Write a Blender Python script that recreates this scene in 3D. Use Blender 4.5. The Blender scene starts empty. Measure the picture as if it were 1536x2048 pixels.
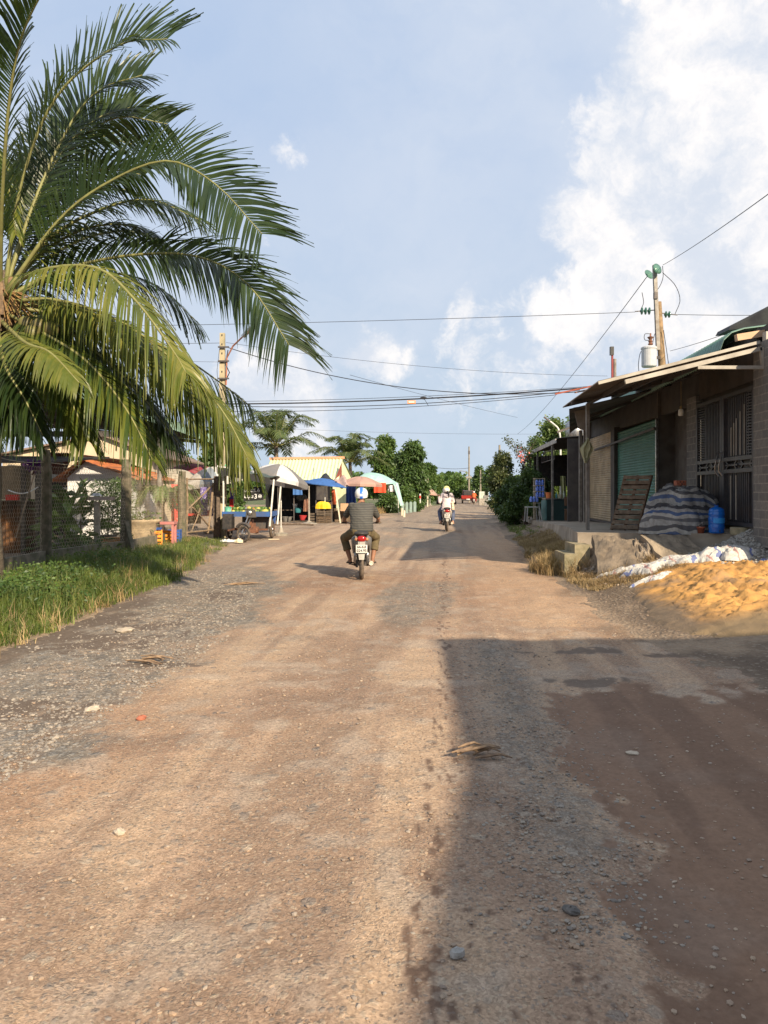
import bpy, math, random
import numpy as np
from mathutils import Vector, Matrix
random.seed(7); rng = np.random.default_rng(7)
R = math.radians; PI = math.pi
S = bpy.context.scene
COL = S.collection
# ------------------------------------------------------------------ camera
F = 1479.0; CX = 768.0; HY = 984.0; EYE = 1.6
cd = bpy.data.cameras.new('camera'); cam = bpy.data.objects.new('camera', cd); COL.objects.link(cam)
cam.location = (0, 0, EYE); cam.rotation_euler = (R(90), 0, 0)
cd.sensor_fit = 'VERTICAL'; cd.sensor_height = 36.0; cd.lens = 36.0 * F / 2048
cd.shift_y = -(1024 - HY) / 2048; cd.clip_start = 0.05; cd.clip_end = 3000
S.camera = cam
# ------------------------------------------------------------------ light
SUN_EL, SUN_AZ = 28.5, 150.0            # azimuth clockwise from +Y
sd = (math.sin(R(SUN_AZ)) * math.cos(R(SUN_EL)), math.cos(R(SUN_AZ)) * math.cos(R(SUN_EL)), math.sin(R(SUN_EL)))
ld = bpy.data.lights.new('sun', 'SUN'); ld.energy = 4.4; ld.angle = R(0.7); ld.color = (1.0, 0.84, 0.62)
lo = bpy.data.objects.new('sun', ld); COL.objects.link(lo); lo.location = (30, -50, 40)
lo.rotation_euler = Vector(sd).to_track_quat('Z', 'Y').to_euler()
S.view_settings.view_transform = 'Standard'; S.view_settings.look = 'None'
S.view_settings.exposure = 0.92; S.view_settings.gamma = 1.0; S.view_settings.use_curve_mapping = False
S.cycles.max_bounces = 6; S.cycles.transparent_max_bounces = 8; S.cycles.diffuse_bounces = 3
S.cycles.use_denoising = True

class NT:
    """small helper to write node trees as expressions"""
    def __init__(s, tree): s.t = tree; s.n = tree.nodes; s.l = tree.links
    def node(s, typ, **kw):
        n = s.n.new(typ)
        for k, v in kw.items(): setattr(n, k, v)
        return n
    def put(s, sock, v):
        if v is None: return
        if isinstance(v, bpy.types.NodeSocket): s.l.new(v, sock)
        elif isinstance(v, (tuple, list)) and len(v) == 3 and sock.type == 'RGBA': sock.default_value = (*v, 1)
        else: sock.default_value = v
    def m(s, op, a, b=None, c=None, clamp=False):
        n = s.node('ShaderNodeMath', operation=op); n.use_clamp = clamp
        s.put(n.inputs[0], a); s.put(n.inputs[1], b)
        if c is not None: s.put(n.inputs[2], c)
        return n.outputs[0]
    def v(s, op, a, b=None, sc=None):
        n = s.node('ShaderNodeVectorMath', operation=op); s.put(n.inputs[0], a); s.put(n.inputs[1], b)
        if sc is not None: s.put(n.inputs['Scale'], sc)
        return n.outputs['Value'] if op in ('LENGTH', 'DISTANCE', 'DOT_PRODUCT') else n.outputs[0]
    def mix(s, f, a, b, mode='MIX'):
        n = s.node('ShaderNodeMix', data_type='RGBA', blend_type=mode); s.put(n.inputs[0], f)
        s.put(n.inputs[6], a); s.put(n.inputs[7], b); return n.outputs[2]
    def ramp(s, x, lo, hi, a=0.0, b=1.0, smooth=True):
        n = s.node('ShaderNodeMapRange', interpolation_type='SMOOTHSTEP' if smooth else 'LINEAR')
        for i, q in enumerate((x, lo, hi, a, b)): s.put(n.inputs[i], q)
        return n.outputs[0]
    def noise(s, vec, scale, detail=4, rough=.55, color=False, dist=0):
        n = s.node('ShaderNodeTexNoise'); s.put(n.inputs['Vector'], vec); n.inputs['Scale'].default_value = scale
        n.inputs['Detail'].default_value = detail; n.inputs['Roughness'].default_value = rough; n.inputs['Distortion'].default_value = dist
        return n.outputs['Color' if color else 'Fac']
    def vor(s, vec, scale, out='Distance', feature='F1', rnd=1.0):
        n = s.node('ShaderNodeTexVoronoi', feature=feature); s.put(n.inputs['Vector'], vec); n.inputs['Scale'].default_value = scale
        n.inputs['Randomness'].default_value = rnd
        return n.outputs[out]
    def xyz(s, vec):
        n = s.node('ShaderNodeSeparateXYZ'); s.put(n.inputs[0], vec); return n.outputs
    def comb(s, x, y, z):
        n = s.node('ShaderNodeCombineXYZ'); s.put(n.inputs[0], x); s.put(n.inputs[1], y); s.put(n.inputs[2], z); return n.outputs[0]

# ------------------------------------------------------------------ sky
W_ = bpy.data.worlds.new('World'); S.world = W_; W_.use_nodes = True
t = NT(W_.node_tree); t.n.clear()
dirv = t.node('ShaderNodeTexCoord').outputs['Generated']
sky = t.node('ShaderNodeTexSky', sky_type='NISHITA'); sky.sun_disc = False
sky.sun_elevation = R(SUN_EL); sky.sun_rotation = R(SUN_AZ); sky.air_density = 1.2; sky.dust_density = 1.5; sky.ozone_density = 2.0
def sky_dir(px, py):
    d = Vector(((px - CX) / F, 1, (HY - py) / F)); return tuple(d.normalized())
warp = t.v('SCALE', t.v('SUBTRACT', t.noise(dirv, 5.5, 7, .62, color=True), (.5, .5, .5)), sc=.20)
dw = t.v('ADD', dirv, warp)
def blobs(lst, dv, soft):
    acc = None
    for (px, py, rpx, amp) in lst:
        q = t.v('DISTANCE', dv, sky_dir(px, py))
        g = t.m('MULTIPLY', t.m('SUBTRACT', 1.0, t.m('DIVIDE', q, rpx / F), clamp=True), amp)
        acc = g if acc is None else t.m('MAXIMUM', acc, g)
    return acc
cum = blobs([(1560, 40, 330, 1), (1500, 250, 330, 1), (1400, 400, 300, 1), (1290, 500, 240, .95), (1190, 590, 170, .7), (1420, 150, 160, .95), (1650, 500, 330, 1), (1700, 250, 400, 1),
             (560, 790, 170, .72), (480, 770, 120, .7), (720, 710, 120, .5), (900, 620, 80, .42), (590, 305, 70, .30), (560, 460, 60, .30), (960, 710, 200, .34), (1120, 640, 150, .42)], dw, .1)
bil = t.noise(t.v('ADD', dirv, t.v('SCALE', t.v('SUBTRACT', t.noise(dirv, 9, 5, .6, color=True), (.5, .5, .5)), sc=.10)), 13, 9, .62)
cf = t.m('ADD', cum, t.m('MULTIPLY', t.m('SUBTRACT', bil, .5), .75))
cden = t.ramp(cf, .17, .38)
veil = t.ramp(t.noise(t.v('MULTIPLY', dw, (1, 1, 1.6)), 2.3, 5, .6), .28, .66, .35, .95)
gap = blobs([(480, 180, 460, 1), (600, 120, 300, .8), (380, 60, 330, 1), (1150, 130, 170, .6), (1000, 440, 280, .45)], dw, .1)
veil = t.m('MULTIPLY', veil, t.m('SUBTRACT', 1.0, t.m('MULTIPLY', gap, .7), clamp=True))
el = t.xyz(dirv)[2]
veil = t.m('MAXIMUM', veil, t.ramp(el, -.02, .30, .55, .05))
blue = t.mix(t.ramp(el, 0.0, .45), (3.5, 4.8, 6.0), (3.5, 4.6, 6.5))
base = t.mix(.15, blue, t.v('SCALE', sky.outputs[0], sc=.35))
c1 = t.mix(veil, base, (4.95, 5.45, 6.3))
lit = t.ramp(t.m('ADD', t.m('MULTIPLY', bil, .6), t.m('MULTIPLY', t.noise(t.v('ADD', dw, (.35, 0, .22)), 6, 6, .6), .5)), .44, .66)
c2 = t.mix(t.m('MULTIPLY', cden, .93), c1, t.mix(lit, (5.2, 5.6, 6.3), (7.8, 7.5, 7.3)))
below = t.ramp(el, -.03, 0.0)
c3 = t.mix(below, (3.0, 2.8, 2.5), c2)
bg = t.node('ShaderNodeBackground'); t.put(bg.inputs[0], c3); bg.inputs[1].default_value = .074
out = t.node('ShaderNodeOutputWorld'); t.l.new(bg.outputs[0], out.inputs[0])

# ------------------------------------------------------------------ mapping helpers
def W(px, py, Y): return Vector(((px - CX) / F * Y, Y, EYE - (py - HY) / F * Y))
def WX(px, Y): return (px - CX) / F * Y
def sm(x, a, b):
    u = np.clip((np.asarray(x, float) - a) / (b - a), 0, 1); return u * u * (3 - 2 * u)
_tab = np.random.default_rng(11).random((256, 256))
def vn(x, y, seed=0):
    x = np.asarray(x, float) + seed * 17.31; y = np.asarray(y, float) + seed * 9.17
    xi = np.floor(x).astype(int); yi = np.floor(y).astype(int); fx = x - xi; fy = y - yi
    fx = fx * fx * (3 - 2 * fx); fy = fy * fy * (3 - 2 * fy)
    a = _tab[xi & 255, yi & 255]; b = _tab[(xi + 1) & 255, yi & 255]; c = _tab[xi & 255, (yi + 1) & 255]; d = _tab[(xi + 1) & 255, (yi + 1) & 255]
    return (a * (1 - fx) + b * fx) * (1 - fy) + (c * (1 - fx) + d * fx) * fy
def fbm(x, y, oct=4, seed=0, gain=.5):
    s = 0; a = 1; n = 0
    for i in range(oct):
        s = s + a * vn(x * 2 ** i, y * 2 ** i, seed + i * 3); n += a; a *= gain
    return s / n
def edge_r(y):  # right border of the road
    return np.interp(y, [0, 6, 8, 10, 16, 26, 40, 80, 110, 200], [3.3, 3.2, 2.9, 2.95, 3.5, 4.4, 6.2, 11, 14.5, 22])
def edge_l(y):
    return np.interp(y, [0, 7.5, 12, 18, 22, 24, 27, 30, 46, 52, 70, 110, 200], [-4.0, -3.95, -3.85, -4.3, -4.8, -5.2, -12, -16, -16, -1.0, 3.5, 9.6, 17])
def H(x, y):
    """height of the ground"""
    x = np.asarray(x, float); y = np.asarray(y, float)
    h = .035 * (fbm(x * .5, y * .35, 3, 1) - .5) + .02 * (fbm(x * 2.2, y * 2.2, 3, 5) - .5)
    d = x - edge_r(y)
    near = sm(y, 9.5, 13) * (1 - sm(y, 24, 40))
    h = h + sm(d, 0, 2.2) * (.12 + .34 * near) + near * .08 * sm(d, -.1, .5) * fbm(x * 3, y * 3, 3, 8)
    dl = edge_l(y) - x
    h = h + sm(dl, 0, .9) * .10 * (1 - sm(y, 22, 27)) + sm(dl, 0, .5) * .05 * fbm(x * 2, y * 2, 3, 4)
    # sand heap
    h = h + SAND(x, y) + ruts(x, y)
    return h
def ruts(x, y):
    s = x - .086 * y
    w = sm(y, 1, 3) * (1 - sm(y, 35, 60))
    return w * (-.025 * np.exp(-((s - .95) / .35) ** 2) - .02 * np.exp(-((s + 1.0) / .3) ** 2) + .012 * (fbm(s * 5, y * .25, 2, 9) - .5))
def SAND(x, y):
    n = fbm(x * 1.3, y * 1.3, 4, 12)
    u = sm(x - 2.75 - .20 * (y - 8), 0, 1.4) * np.exp(-(((y - 10.0 - .12 * (x - 4)) / 1.75) ** 4))
    lump = np.abs(fbm(x * 4, y * 4, 4, 21) - .5)
    return u * (.08 + .13 * n + .26 * lump) * (.5 + .5 * sm(x, 3, 5.0))
def P(px, py):  # ground point below a picture point (height solved)
    y = F * EYE / (py - HY)
    for _ in range(12):
        x = (px - CX) / F * y; y = .5 * y + .5 * F * (EYE - float(H(x, y))) / (py - HY)
    x = (px - CX) / F * y
    return Vector((x, y, float(H(x, y))))

# ------------------------------------------------------------------ object helpers
def tag(o, label=None, cat=None, group=None, kind=None):
    if label: o['label'] = label
    if cat: o['category'] = cat
    if group: o['group'] = group
    if kind: o['kind'] = kind
    return o
def thing(name, label, cat, loc=(0, 0, 0), rz=0, group=None):
    o = bpy.data.objects.new(name, None); COL.objects.link(o); o.empty_display_size = .1
    o.location = loc; o.rotation_euler = (0, 0, rz); return tag(o, label, cat, group)
def wmat(o):
    m = Matrix.LocRotScale(o.location, o.rotation_euler, o.scale)
    return (wmat(o.parent) @ o.matrix_parent_inverse @ m) if o.parent else m
class MB:
    def __init__(s): s.v = []; s.f = []; s.col = None
    def add(s, vs, fs):
        b = len(s.v); s.v += [tuple(q) for q in vs]; s.f += [tuple(i + b for i in f) for f in fs]; return s
    def box(s, c, d, rz=0, M=None, taper=1.0):
        vs = []
        for z in (-.5, .5):
            k = taper if z > 0 else 1
            for x, y in ((-.5, -.5), (.5, -.5), (.5, .5), (-.5, .5)):
                vs.append(Vector((x * d[0] * k, y * d[1] * k, z * d[2])))
        m = M if M is not None else Matrix.Rotation(rz, 3, 'Z')
        vs = [m @ q + Vector(c) for q in vs]
        return s.add(vs, [(0, 3, 2, 1), (4, 5, 6, 7), (0, 1, 5, 4), (1, 2, 6, 5), (2, 3, 7, 6), (3, 0, 4, 7)])
    def bar(s, a, b, w, h=None, up=(0, 0, 1)):
        a = Vector(a); b = Vector(b); d = (b - a); L = d.length; d.normalize(); u = Vector(up)
        if abs(d.dot(u)) > .98: u = Vector((0, 1, 0))
        x = d.cross(u).normalized(); z = x.cross(d)
        M = Matrix((x, d, z)).transposed()
        return s.box((a + b) / 2, (w, L, h or w), M=M)
    def tube(s, pts, r, n=8, cap=True, sq=None):
        pts = [Vector(p) for p in pts]; k = len(pts)
        rr = [r] * k if isinstance(r, (int, float)) else list(r)
        T = [(pts[min(i + 1, k - 1)] - pts[max(i - 1, 0)]).normalized() for i in range(k)]
        u = T[0].cross(Vector((0, 0, 1)));
        if u.length < .05: u = Vector((1, 0, 0)) if abs(T[0].x) < .9 else Vector((0, 1, 0)); u = (u - T[0] * u.dot(T[0]))
        u.normalize(); vs = []
        for i in range(k):
            u = (u - T[i] * u.dot(T[i])).normalized(); w = T[i].cross(u)
            for j in range(n):
                a = 2 * PI * j / n; ra, rb = (rr[i] if isinstance(rr[i], (tuple, list)) else (rr[i], rr[i]))
                vs.append(pts[i] + u * (math.cos(a) * ra) + w * (math.sin(a) * rb))
        fs = [(i * n + j, i * n + (j + 1) % n, (i + 1) * n + (j + 1) % n, (i + 1) * n + j) for i in range(k - 1) for j in range(n)]
        if cap: fs += [tuple(reversed(range(n))), tuple((k - 1) * n + j for j in range(n))]
        return s.add(vs, fs)
    def lathe(s, c, prof, n=20, axis='Z', cap=True):
        vs = []
        for (r, z) in prof:
            for j in range(n):
                a = 2 * PI * j / n
                q = {'Z': (r * math.cos(a), r * math.sin(a), z), 'X': (z, r * math.cos(a), r * math.sin(a)), 'Y': (r * math.sin(a), z, r * math.cos(a))}[axis]
                vs.append(Vector(c) + Vector(q))
        k = len(prof)
        fs = [(i * n + j, i * n + (j + 1) % n, (i + 1) * n + (j + 1) % n, (i + 1) * n + j) for i in range(k - 1) for j in range(n)]
        if cap: fs += [tuple(reversed(range(n))), tuple((k - 1) * n + j for j in range(n))]
        return s.add(vs, fs)
    def ball(s, c, r, n=10, m=7, M=None):
        r = (r, r, r) if isinstance(r, (int, float)) else r; c = Vector(c); vs = []
        for i in range(m + 1):
            ph = PI * i / m
            for j in range(n):
                a = 2 * PI * j / n; q = Vector((r[0] * math.sin(ph) * math.cos(a), r[1] * math.sin(ph) * math.sin(a), r[2] * math.cos(ph)))
                vs.append(c + (M @ q if M is not None else q))
        fs = [(i * n + j, (i + 1) * n + j, (i + 1) * n + (j + 1) % n, i * n + (j + 1) % n) for i in range(m) for j in range(n)]
        return s.add(vs, fs)
    def torus(s, c, R_, r, axis='X', n=24, m=8, rb=None):
        vs = []; rb = rb or r
        for i in range(n):
            a = 2 * PI * i / n
            for j in range(m):
                b = 2 * PI * j / m; q = R_ + r * math.cos(b); h = rb * math.sin(b)
                p = {'X': (h, q * math.cos(a), q * math.sin(a)), 'Z': (q * math.cos(a), q * math.sin(a), h), 'Y': (q * math.cos(a), h, q * math.sin(a))}[axis]
                vs.append(Vector(c) + Vector(p))
        return s.add(vs, [(i * m + j, ((i + 1) % n) * m + j, ((i + 1) % n) * m + (j + 1) % m, i * m + (j + 1) % m) for i in range(n) for j in range(m)])
    def poly(s, pts, thick):  # flat polygon with thickness vector
        n = len(pts); th = Vector(thick); a = [Vector(p) for p in pts]
        return s.add(a + [p + th for p in a], [tuple(range(n)), tuple(reversed(range(n, 2 * n)))] + [(i, i + n, (i + 1) % n + n, (i + 1) % n) for i in range(n)])
    def grid(s, fn, nu, nv, thick=None):
        vs = [Vector(fn(i / nu, j / nv)) for j in range(nv + 1) for i in range(nu + 1)]
        fs = [(j * (nu + 1) + i, j * (nu + 1) + i + 1, (j + 1) * (nu + 1) + i + 1, (j + 1) * (nu + 1) + i) for j in range(nv) for i in range(nu)]
        if thick is None: return s.add(vs, fs)
        th = Vector(thick); N = len(vs); g2 = [tuple(reversed([q + N for q in f])) for f in fs]
        w = nu + 1; bd = [i for i in range(w)] + [j * w + nu for j in range(1, nv + 1)] + [nv * w + i for i in range(nu - 1, -1, -1)] + [j * w for j in range(nv - 1, 0, -1)]
        side = [(bd[k], bd[k] + N, bd[(k + 1) % len(bd)] + N, bd[(k + 1) % len(bd)]) for k in range(len(bd))]
        return s.add(vs + [q + th for q in vs], fs + g2 + side)
    def corr(s, o, a, b, waves, amp, along='a', nrm=None, flat=2, thick=None):
        """corrugated sheet: waves counted along a (ridges run along b)"""
        o = Vector(o); a = Vector(a); b = Vector(b); n = Vector(nrm) if nrm else a.cross(b).normalized()
        return s.grid(lambda u, v: o + a * u + b * v + n * (amp * math.sin(2 * PI * waves * u)), int(waves * 4), flat, thick)
    def build(s, name, mat, parent=None, world=True, smooth=False, **kw):
        me = bpy.data.meshes.new(name); me.from_pydata(s.v, [], s.f); me.validate(); me.update()
        if smooth: me.polygons.foreach_set('use_smooth', [True] * len(me.polygons))
        return link(name, me, mat, parent, world, **kw)
def link(name, me, mat, parent=None, world=True, label=None):
    if mat: me.materials.append(mat)
    o = bpy.data.objects.new(name, me); COL.objects.link(o)
    if parent is not None:
        o.parent = parent
        if world: o.matrix_parent_inverse = wmat(parent).inverted()
    if label: o['label'] = label
    return o
def solo(mb, name, mat, label, cat, group=None, smooth=False, kind=None):
    """a top-level thing that is one mesh; its origin is moved to its base"""
    vs = np.array(mb.v); c = Vector(((vs[:, 0].min() + vs[:, 0].max()) / 2, (vs[:, 1].min() + vs[:, 1].max()) / 2, vs[:, 2].min()))
    mb.v = [tuple(Vector(q) - c) for q in mb.v]
    o = mb.build(name, mat, smooth=smooth); o.location = c
    return tag(o, label, cat, group, kind)
def npmesh(name, V, Fq, mat, parent=None, smooth=False, cols=None, world=True):
    """V (n,3), Fq (m,k) quads or triangles"""
    me = bpy.data.meshes.new(name); k = Fq.shape[1]
    me.vertices.add(len(V)); me.vertices.foreach_set('co', V.astype(np.float32).ravel())
    me.loops.add(Fq.size); me.loops.foreach_set('vertex_index', Fq.astype(np.int32).ravel())
    me.polygons.add(len(Fq)); me.polygons.foreach_set('loop_start', np.arange(0, Fq.size, k, dtype=np.int32))
    me.update(calc_edges=True)
    me.polygons.foreach_set('use_smooth', [smooth] * len(me.polygons))
    if cols is not None:
        for nm, c in cols.items():
            at = me.color_attributes.new(nm, 'FLOAT_COLOR', 'POINT'); c4 = np.ones((len(V), 4), np.float32); c4[:, :3] = c; at.data.foreach_set('color', c4.ravel())
    return link(name, me, mat, parent, world)
def copy_thing(root, loc=None, rz=None, label=None, scale=None):
    r = root.copy(); COL.objects.link(r)
    if loc is not None: r.location = loc
    if rz is not None: r.rotation_euler = (0, 0, rz)
    if label: r['label'] = label
    if scale: r.scale = scale
    def rec(a, b):
        for ch in [o for o in a.children]:
            c = ch.copy(); COL.objects.link(c); c.parent = b; c.matrix_parent_inverse = ch.matrix_parent_inverse.copy(); rec(ch, c)
    rec(root, r); return r

# ------------------------------------------------------------------ materials
def newmat(name):
    m = bpy.data.materials.new(name); m.use_nodes = True; t = NT(m.node_tree)
    b = t.n['Principled BSDF']; return m, t, b
_mc = {}
def mat(name, c1, c2=None, scale=6, rough=.75, metal=0, bump=0, bscale=None, spec=.35, dirt=0, dirtc=(.10, .07, .045), transl=0, aniso=(1, 1, 1), alpha=1, lo=.35, hi=.65):
    if name in _mc: return _mc[name]
    m, t, b = newmat(name); _mc[name] = m
    oc = t.node('ShaderNodeTexCoord').outputs['Object']; oc = t.v('MULTIPLY', oc, tuple(aniso))
    c2 = c2 or tuple(q * .8 for q in c1)
    n = t.noise(oc, scale, 6, .6)
    c = t.mix(t.ramp(n, lo, hi), c1, c2)
    if dirt:
        c = t.mix(t.m('MULTIPLY', t.ramp(t.noise(oc, scale * .35 + .7, 8, .65), .42, .68), dirt), c, dirtc)
    t.put(b.inputs['Base Color'], c); b.inputs['Roughness'].default_value = rough; b.inputs['Metallic'].default_value = metal
    b.inputs['Specular IOR Level'].default_value = spec
    if bump:
        bn = t.node('ShaderNodeBump'); bn.inputs['Strength'].default_value = bump; bn.inputs['Distance'].default_value = .02
        t.put(bn.inputs['Height'], t.noise(oc, bscale or scale * 4, 6, .65)); t.l.new(bn.outputs[0], b.inputs['Normal'])
    if transl:
        o = t.n['Material Output']; tr = t.node('ShaderNodeBsdfTranslucent'); t.put(tr.inputs[0], c); ms = t.node('ShaderNodeMixShader'); ms.inputs[0].default_value = transl
        t.l.new(b.outputs[0], ms.inputs[1]); t.l.new(tr.outputs[0], ms.inputs[2]); t.l.new(ms.outputs[0], o.inputs[0])
    return m
def stripes(name, cols, period, axis='Z', rough=.8, warp=0, wscale=3, mixn=.25, duty=None, noise_scale=20):
    """bands of colour along an axis of the object's own space"""
    m, t, b = newmat(name); oc = t.node('ShaderNodeTexCoord').outputs['Object']
    if warp: oc = t.v('ADD', oc, t.v('SCALE', t.v('SUBTRACT', t.noise(oc, wscale, 3, .5, color=True), (.5, .5, .5)), sc=warp))
    x = t.xyz(oc)['XYZ'.index(axis)]
    f = t.m('FRACT', t.m('DIVIDE', x, period))
    cr = t.node('ShaderNodeValToRGB'); cr.color_ramp.interpolation = 'CONSTANT'; t.put(cr.inputs[0], f)
    els = cr.color_ramp.elements; pos = duty or [i / len(cols) for i in range(len(cols))]
    els[0].position = 0; els[0].color = (*cols[0], 1); els[1].position = pos[1]; els[1].color = (*cols[1], 1)
    for p_, c_ in list(zip(pos, cols))[2:]:
        e = els.new(p_); e.color = (*c_, 1)
    c = t.mix(t.ramp(t.noise(oc, noise_scale, 5, .6), .3, .75, 0, mixn), cr.outputs[0], (.09, .07, .05))
    t.put(b.inputs['Base Color'], c); b.inputs['Roughness'].default_value = rough; return m
def leafmat(name, ca, cb, cc, transl=.3, rough=.45, scale=1.2):
    """foliage: light and dark clumps, leaf to leaf variation"""
    m, t, b = newmat(name); oc = t.node('ShaderNodeTexCoord').outputs['Object']
    geo = t.node('ShaderNodeNewGeometry'); r = geo.outputs['Random Per Island']
    c = t.mix(t.ramp(r, 0, 1), ca, cb); c = t.mix(t.ramp(t.noise(oc, scale, 4, .6), .40, .62, 0, .7), c, cc)
    t.put(b.inputs['Base Color'], c); b.inputs['Roughness'].default_value = rough; b.inputs['Specular IOR Level'].default_value = .4
    o = t.n['Material Output']; tr = t.node('ShaderNodeBsdfTranslucent'); t.put(tr.inputs[0], t.mix(.5, c, (.22, .30, .03))); ms = t.node('ShaderNodeMixShader'); ms.inputs[0].default_value = transl
    t.l.new(b.outputs[0], ms.inputs[1]); t.l.new(tr.outputs[0], ms.inputs[2]); t.l.new(ms.outputs[0], o.inputs[0]); return m
WOODG = mat('wood_grey', (.20, .15, .11), (.11, .08, .06), 8, .85, bump=.4, aniso=(1, 1, .2))
WOODB = mat('wood_brown', (.25, .14, .08), (.13, .08, .05), 9, .85, bump=.4, aniso=(1, 1, .3))
WHITEM = mat('white_metal', (.72, .72, .68), (.55, .54, .50), 5, .45, dirt=.35)
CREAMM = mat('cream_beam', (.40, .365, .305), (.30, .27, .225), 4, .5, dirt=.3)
BLACKM = mat('black_plastic', (.022, .022, .024), (.04, .038, .036), 12, .5, dirt=.3, dirtc=(.12, .09, .07))
RUBBER = mat('rubber', (.035, .032, .03), (.12, .095, .075), 10, .9, dirt=.5, dirtc=(.22, .16, .11))
STEEL = mat('steel', (.5, .5, .5), (.3, .29, .28), 10, .35, .9, dirt=.3)
DSTEEL = mat('dark_steel', (.07, .07, .075), (.12, .10, .09), 10, .6, .3, dirt=.35)
RUST = mat('rusty_iron', (.20, .09, .05), (.10, .05, .035), 12, .85, .1, bump=.2)
CONC = mat('concrete', (.36, .32, .27), (.25, .22, .18), 5, .9, bump=.3, dirt=.35, dirtc=(.13, .12, .08))
WIREM = mat('cable_black', (.03, .03, .035), None, 5, .6)
# ================================================================== GROUND AND ROAD
def axis_pts(lo, a, b, hi, d, g=1.12):
    mid = np.arange(a, b + 1e-6, d); L = [a]; s = d
    while L[-1] > lo: s *= g; L.append(L[-1] - s)
    U = [mid[-1]]; s = d
    while U[-1] < hi: s *= g; U.append(U[-1] + s)
    return np.concatenate([np.array(L[:0:-1]), mid, np.array(U[1:])])
def gridfaces(nx, ny):
    i, j = np.meshgrid(np.arange(nx - 1), np.arange(ny - 1)); a = (j * nx + i).ravel()
    return np.stack([a, a + 1, a + nx + 1, a + nx], 1)
def lerp3(c, d, w):
    return c * (1 - w[:, None]) + np.array(d)[None] * w[:, None]
xs = axis_pts(-900, -17, 12, 900, .12, 1.16); ys = axis_pts(-300, 0, 46, 1600, .12, 1.10)
X, Y = np.meshgrid(xs, ys); X = X.ravel(); Y = Y.ravel()
dr = X - edge_r(Y); dl = edge_l(Y) - X
inside = sm(-dr, .15, .45) * sm(-dl, .15, .45) * sm(Y, -8, -7) * (1 - sm(Y, 230, 240))
Z = H(X, Y) - SAND(X, Y) - .06 * inside - .05 * (SAND(X, Y) > .05)
c = np.zeros((len(X), 3)) + (.20, .145, .10)
n1 = fbm(X * .7, Y * .7, 5, 31); n2 = fbm(X * 3.1, Y * 3.1, 4, 33); n3 = fbm(X * .06, Y * .06, 3, 35)
c = lerp3(c, (.30, .215, .14), sm(n1, .4, .6)); c = lerp3(c, (.13, .09, .06), sm(n2, .52, .7) * .7)
c = lerp3(c, (.36, .27, .15), sm(dr, .1, 1.0) * sm(Y, 9, 12) * (1 - sm(Y, 22, 26)) * sm(n2, .35, .6) * .7)   # straw litter
c = lerp3(c, (.10, .068, .045), sm(dr, -.2, .3) * (1 - sm(dr, .5, 1.6)) * sm(fbm(X * 1.1, Y * .8, 4, 40), .35, .55) * (1 - sm(Y, 24, 34)) * .8)
c = lerp3(c, (.05, .075, .022), sm(dl, .0, .5) * (1 - sm(dl, 2.0, 2.6)) * (1 - sm(Y, 24, 26)) * .7)
far = sm(np.hypot(X, Y), 50, 90); c = lerp3(c, (.07, .10, .03), far * sm(n3, .25, .5))
m, t, b = newmat('ground_earth')
at = t.node('ShaderNodeVertexColor', layer_name='Col').outputs[0]; pos = t.node('ShaderNodeNewGeometry').outputs['Position']
nz = t.noise(pos, 14, 8, .7); cc = t.mix(.9, at, t.mix(nz, (.35, .35, .35), (1.6, 1.6, 1.6)), 'MULTIPLY')
vd = t.vor(pos, 26, 'Color'); cc = t.mix(t.ramp(t.xyz(vd)[0], .84, .90, 0, .5), cc, (.30, .24, .17))
t.put(b.inputs['Base Color'], cc); b.inputs['Roughness'].default_value = .95
bn = t.node('ShaderNodeBump'); bn.inputs['Strength'].default_value = .7; bn.inputs['Distance'].default_value = .03
t.put(bn.inputs['Height'], t.m('ADD', nz, t.vor(pos, 26))); t.l.new(bn.outputs[0], b.inputs['Normal'])
tag(npmesh('ground', np.stack([X, Y, Z], 1), gridfaces(len(xs), len(ys)), m, smooth=True, cols={'Col': c}), kind='structure')

# ---- road
yr = [-7.0]
while yr[-1] < 235: yr.append(yr[-1] + max(.015, abs(yr[-1]) * .0062) if yr[-1] > .8 else yr[-1] + .25)
yr = np.array(yr); nc = 440; u = np.linspace(0, 1, nc)
Lx = edge_l(yr) - .25 + .5 * (fbm(yr * .7, yr * 0, 4, 50) - .5); Rx = edge_r(yr) + .3 + .9 * (fbm(yr * .6, yr * 0 + 3, 4, 51) - .5)
X = (Lx[:, None] * (1 - u) + Rx[:, None] * u).ravel(); Y = np.repeat(yr, nc); U = np.tile(u, len(yr))
wid = np.repeat(Rx - Lx, nc); de = np.minimum(U, 1 - U) * wid
s = X - .086 * Y
Zr = H(X, Y) - .075 * (1 - sm(de, 0, .45))
# real lumps of the near surface
nearw = 1 - sm(Y, 9, 16)
g0 = fbm(X * 1.0, Y * 1.0, 4, 60); g1 = fbm(X * 4, Y * 4, 4, 61); g2 = fbm(X * 14, Y * 14, 3, 62); st = fbm(s * 4.5, Y * .22, 4, 63); g3 = fbm(X * .35, Y * .25, 3, 64)
D = np.zeros((len(X), 3)) + (.395, .276, .190)
D = lerp3(D, (.44, .275, .155), sm(s, .2, 1.6) * sm(Y, 6, 9) * (1 - sm(Y, 24, 32)) * .8)
D = lerp3(D, (.265, .178, .122), sm(st, .42, .64) * .72)
D = lerp3(D, (.43, .305, .20), sm(st, .52, .36) * .55)
D = lerp3(D, (.29, .17, .105), sm(g3, .5, .68) * .6 * (1 - sm(Y, 12, 20)))
D = lerp3(D, (.25, .165, .115), sm(g0, .52, .68) * .6 * (1 - sm(Y, 14, 24)))
D = lerp3(D, (.40, .33, .26), sm(g1, .55, .72) * .45)
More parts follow.
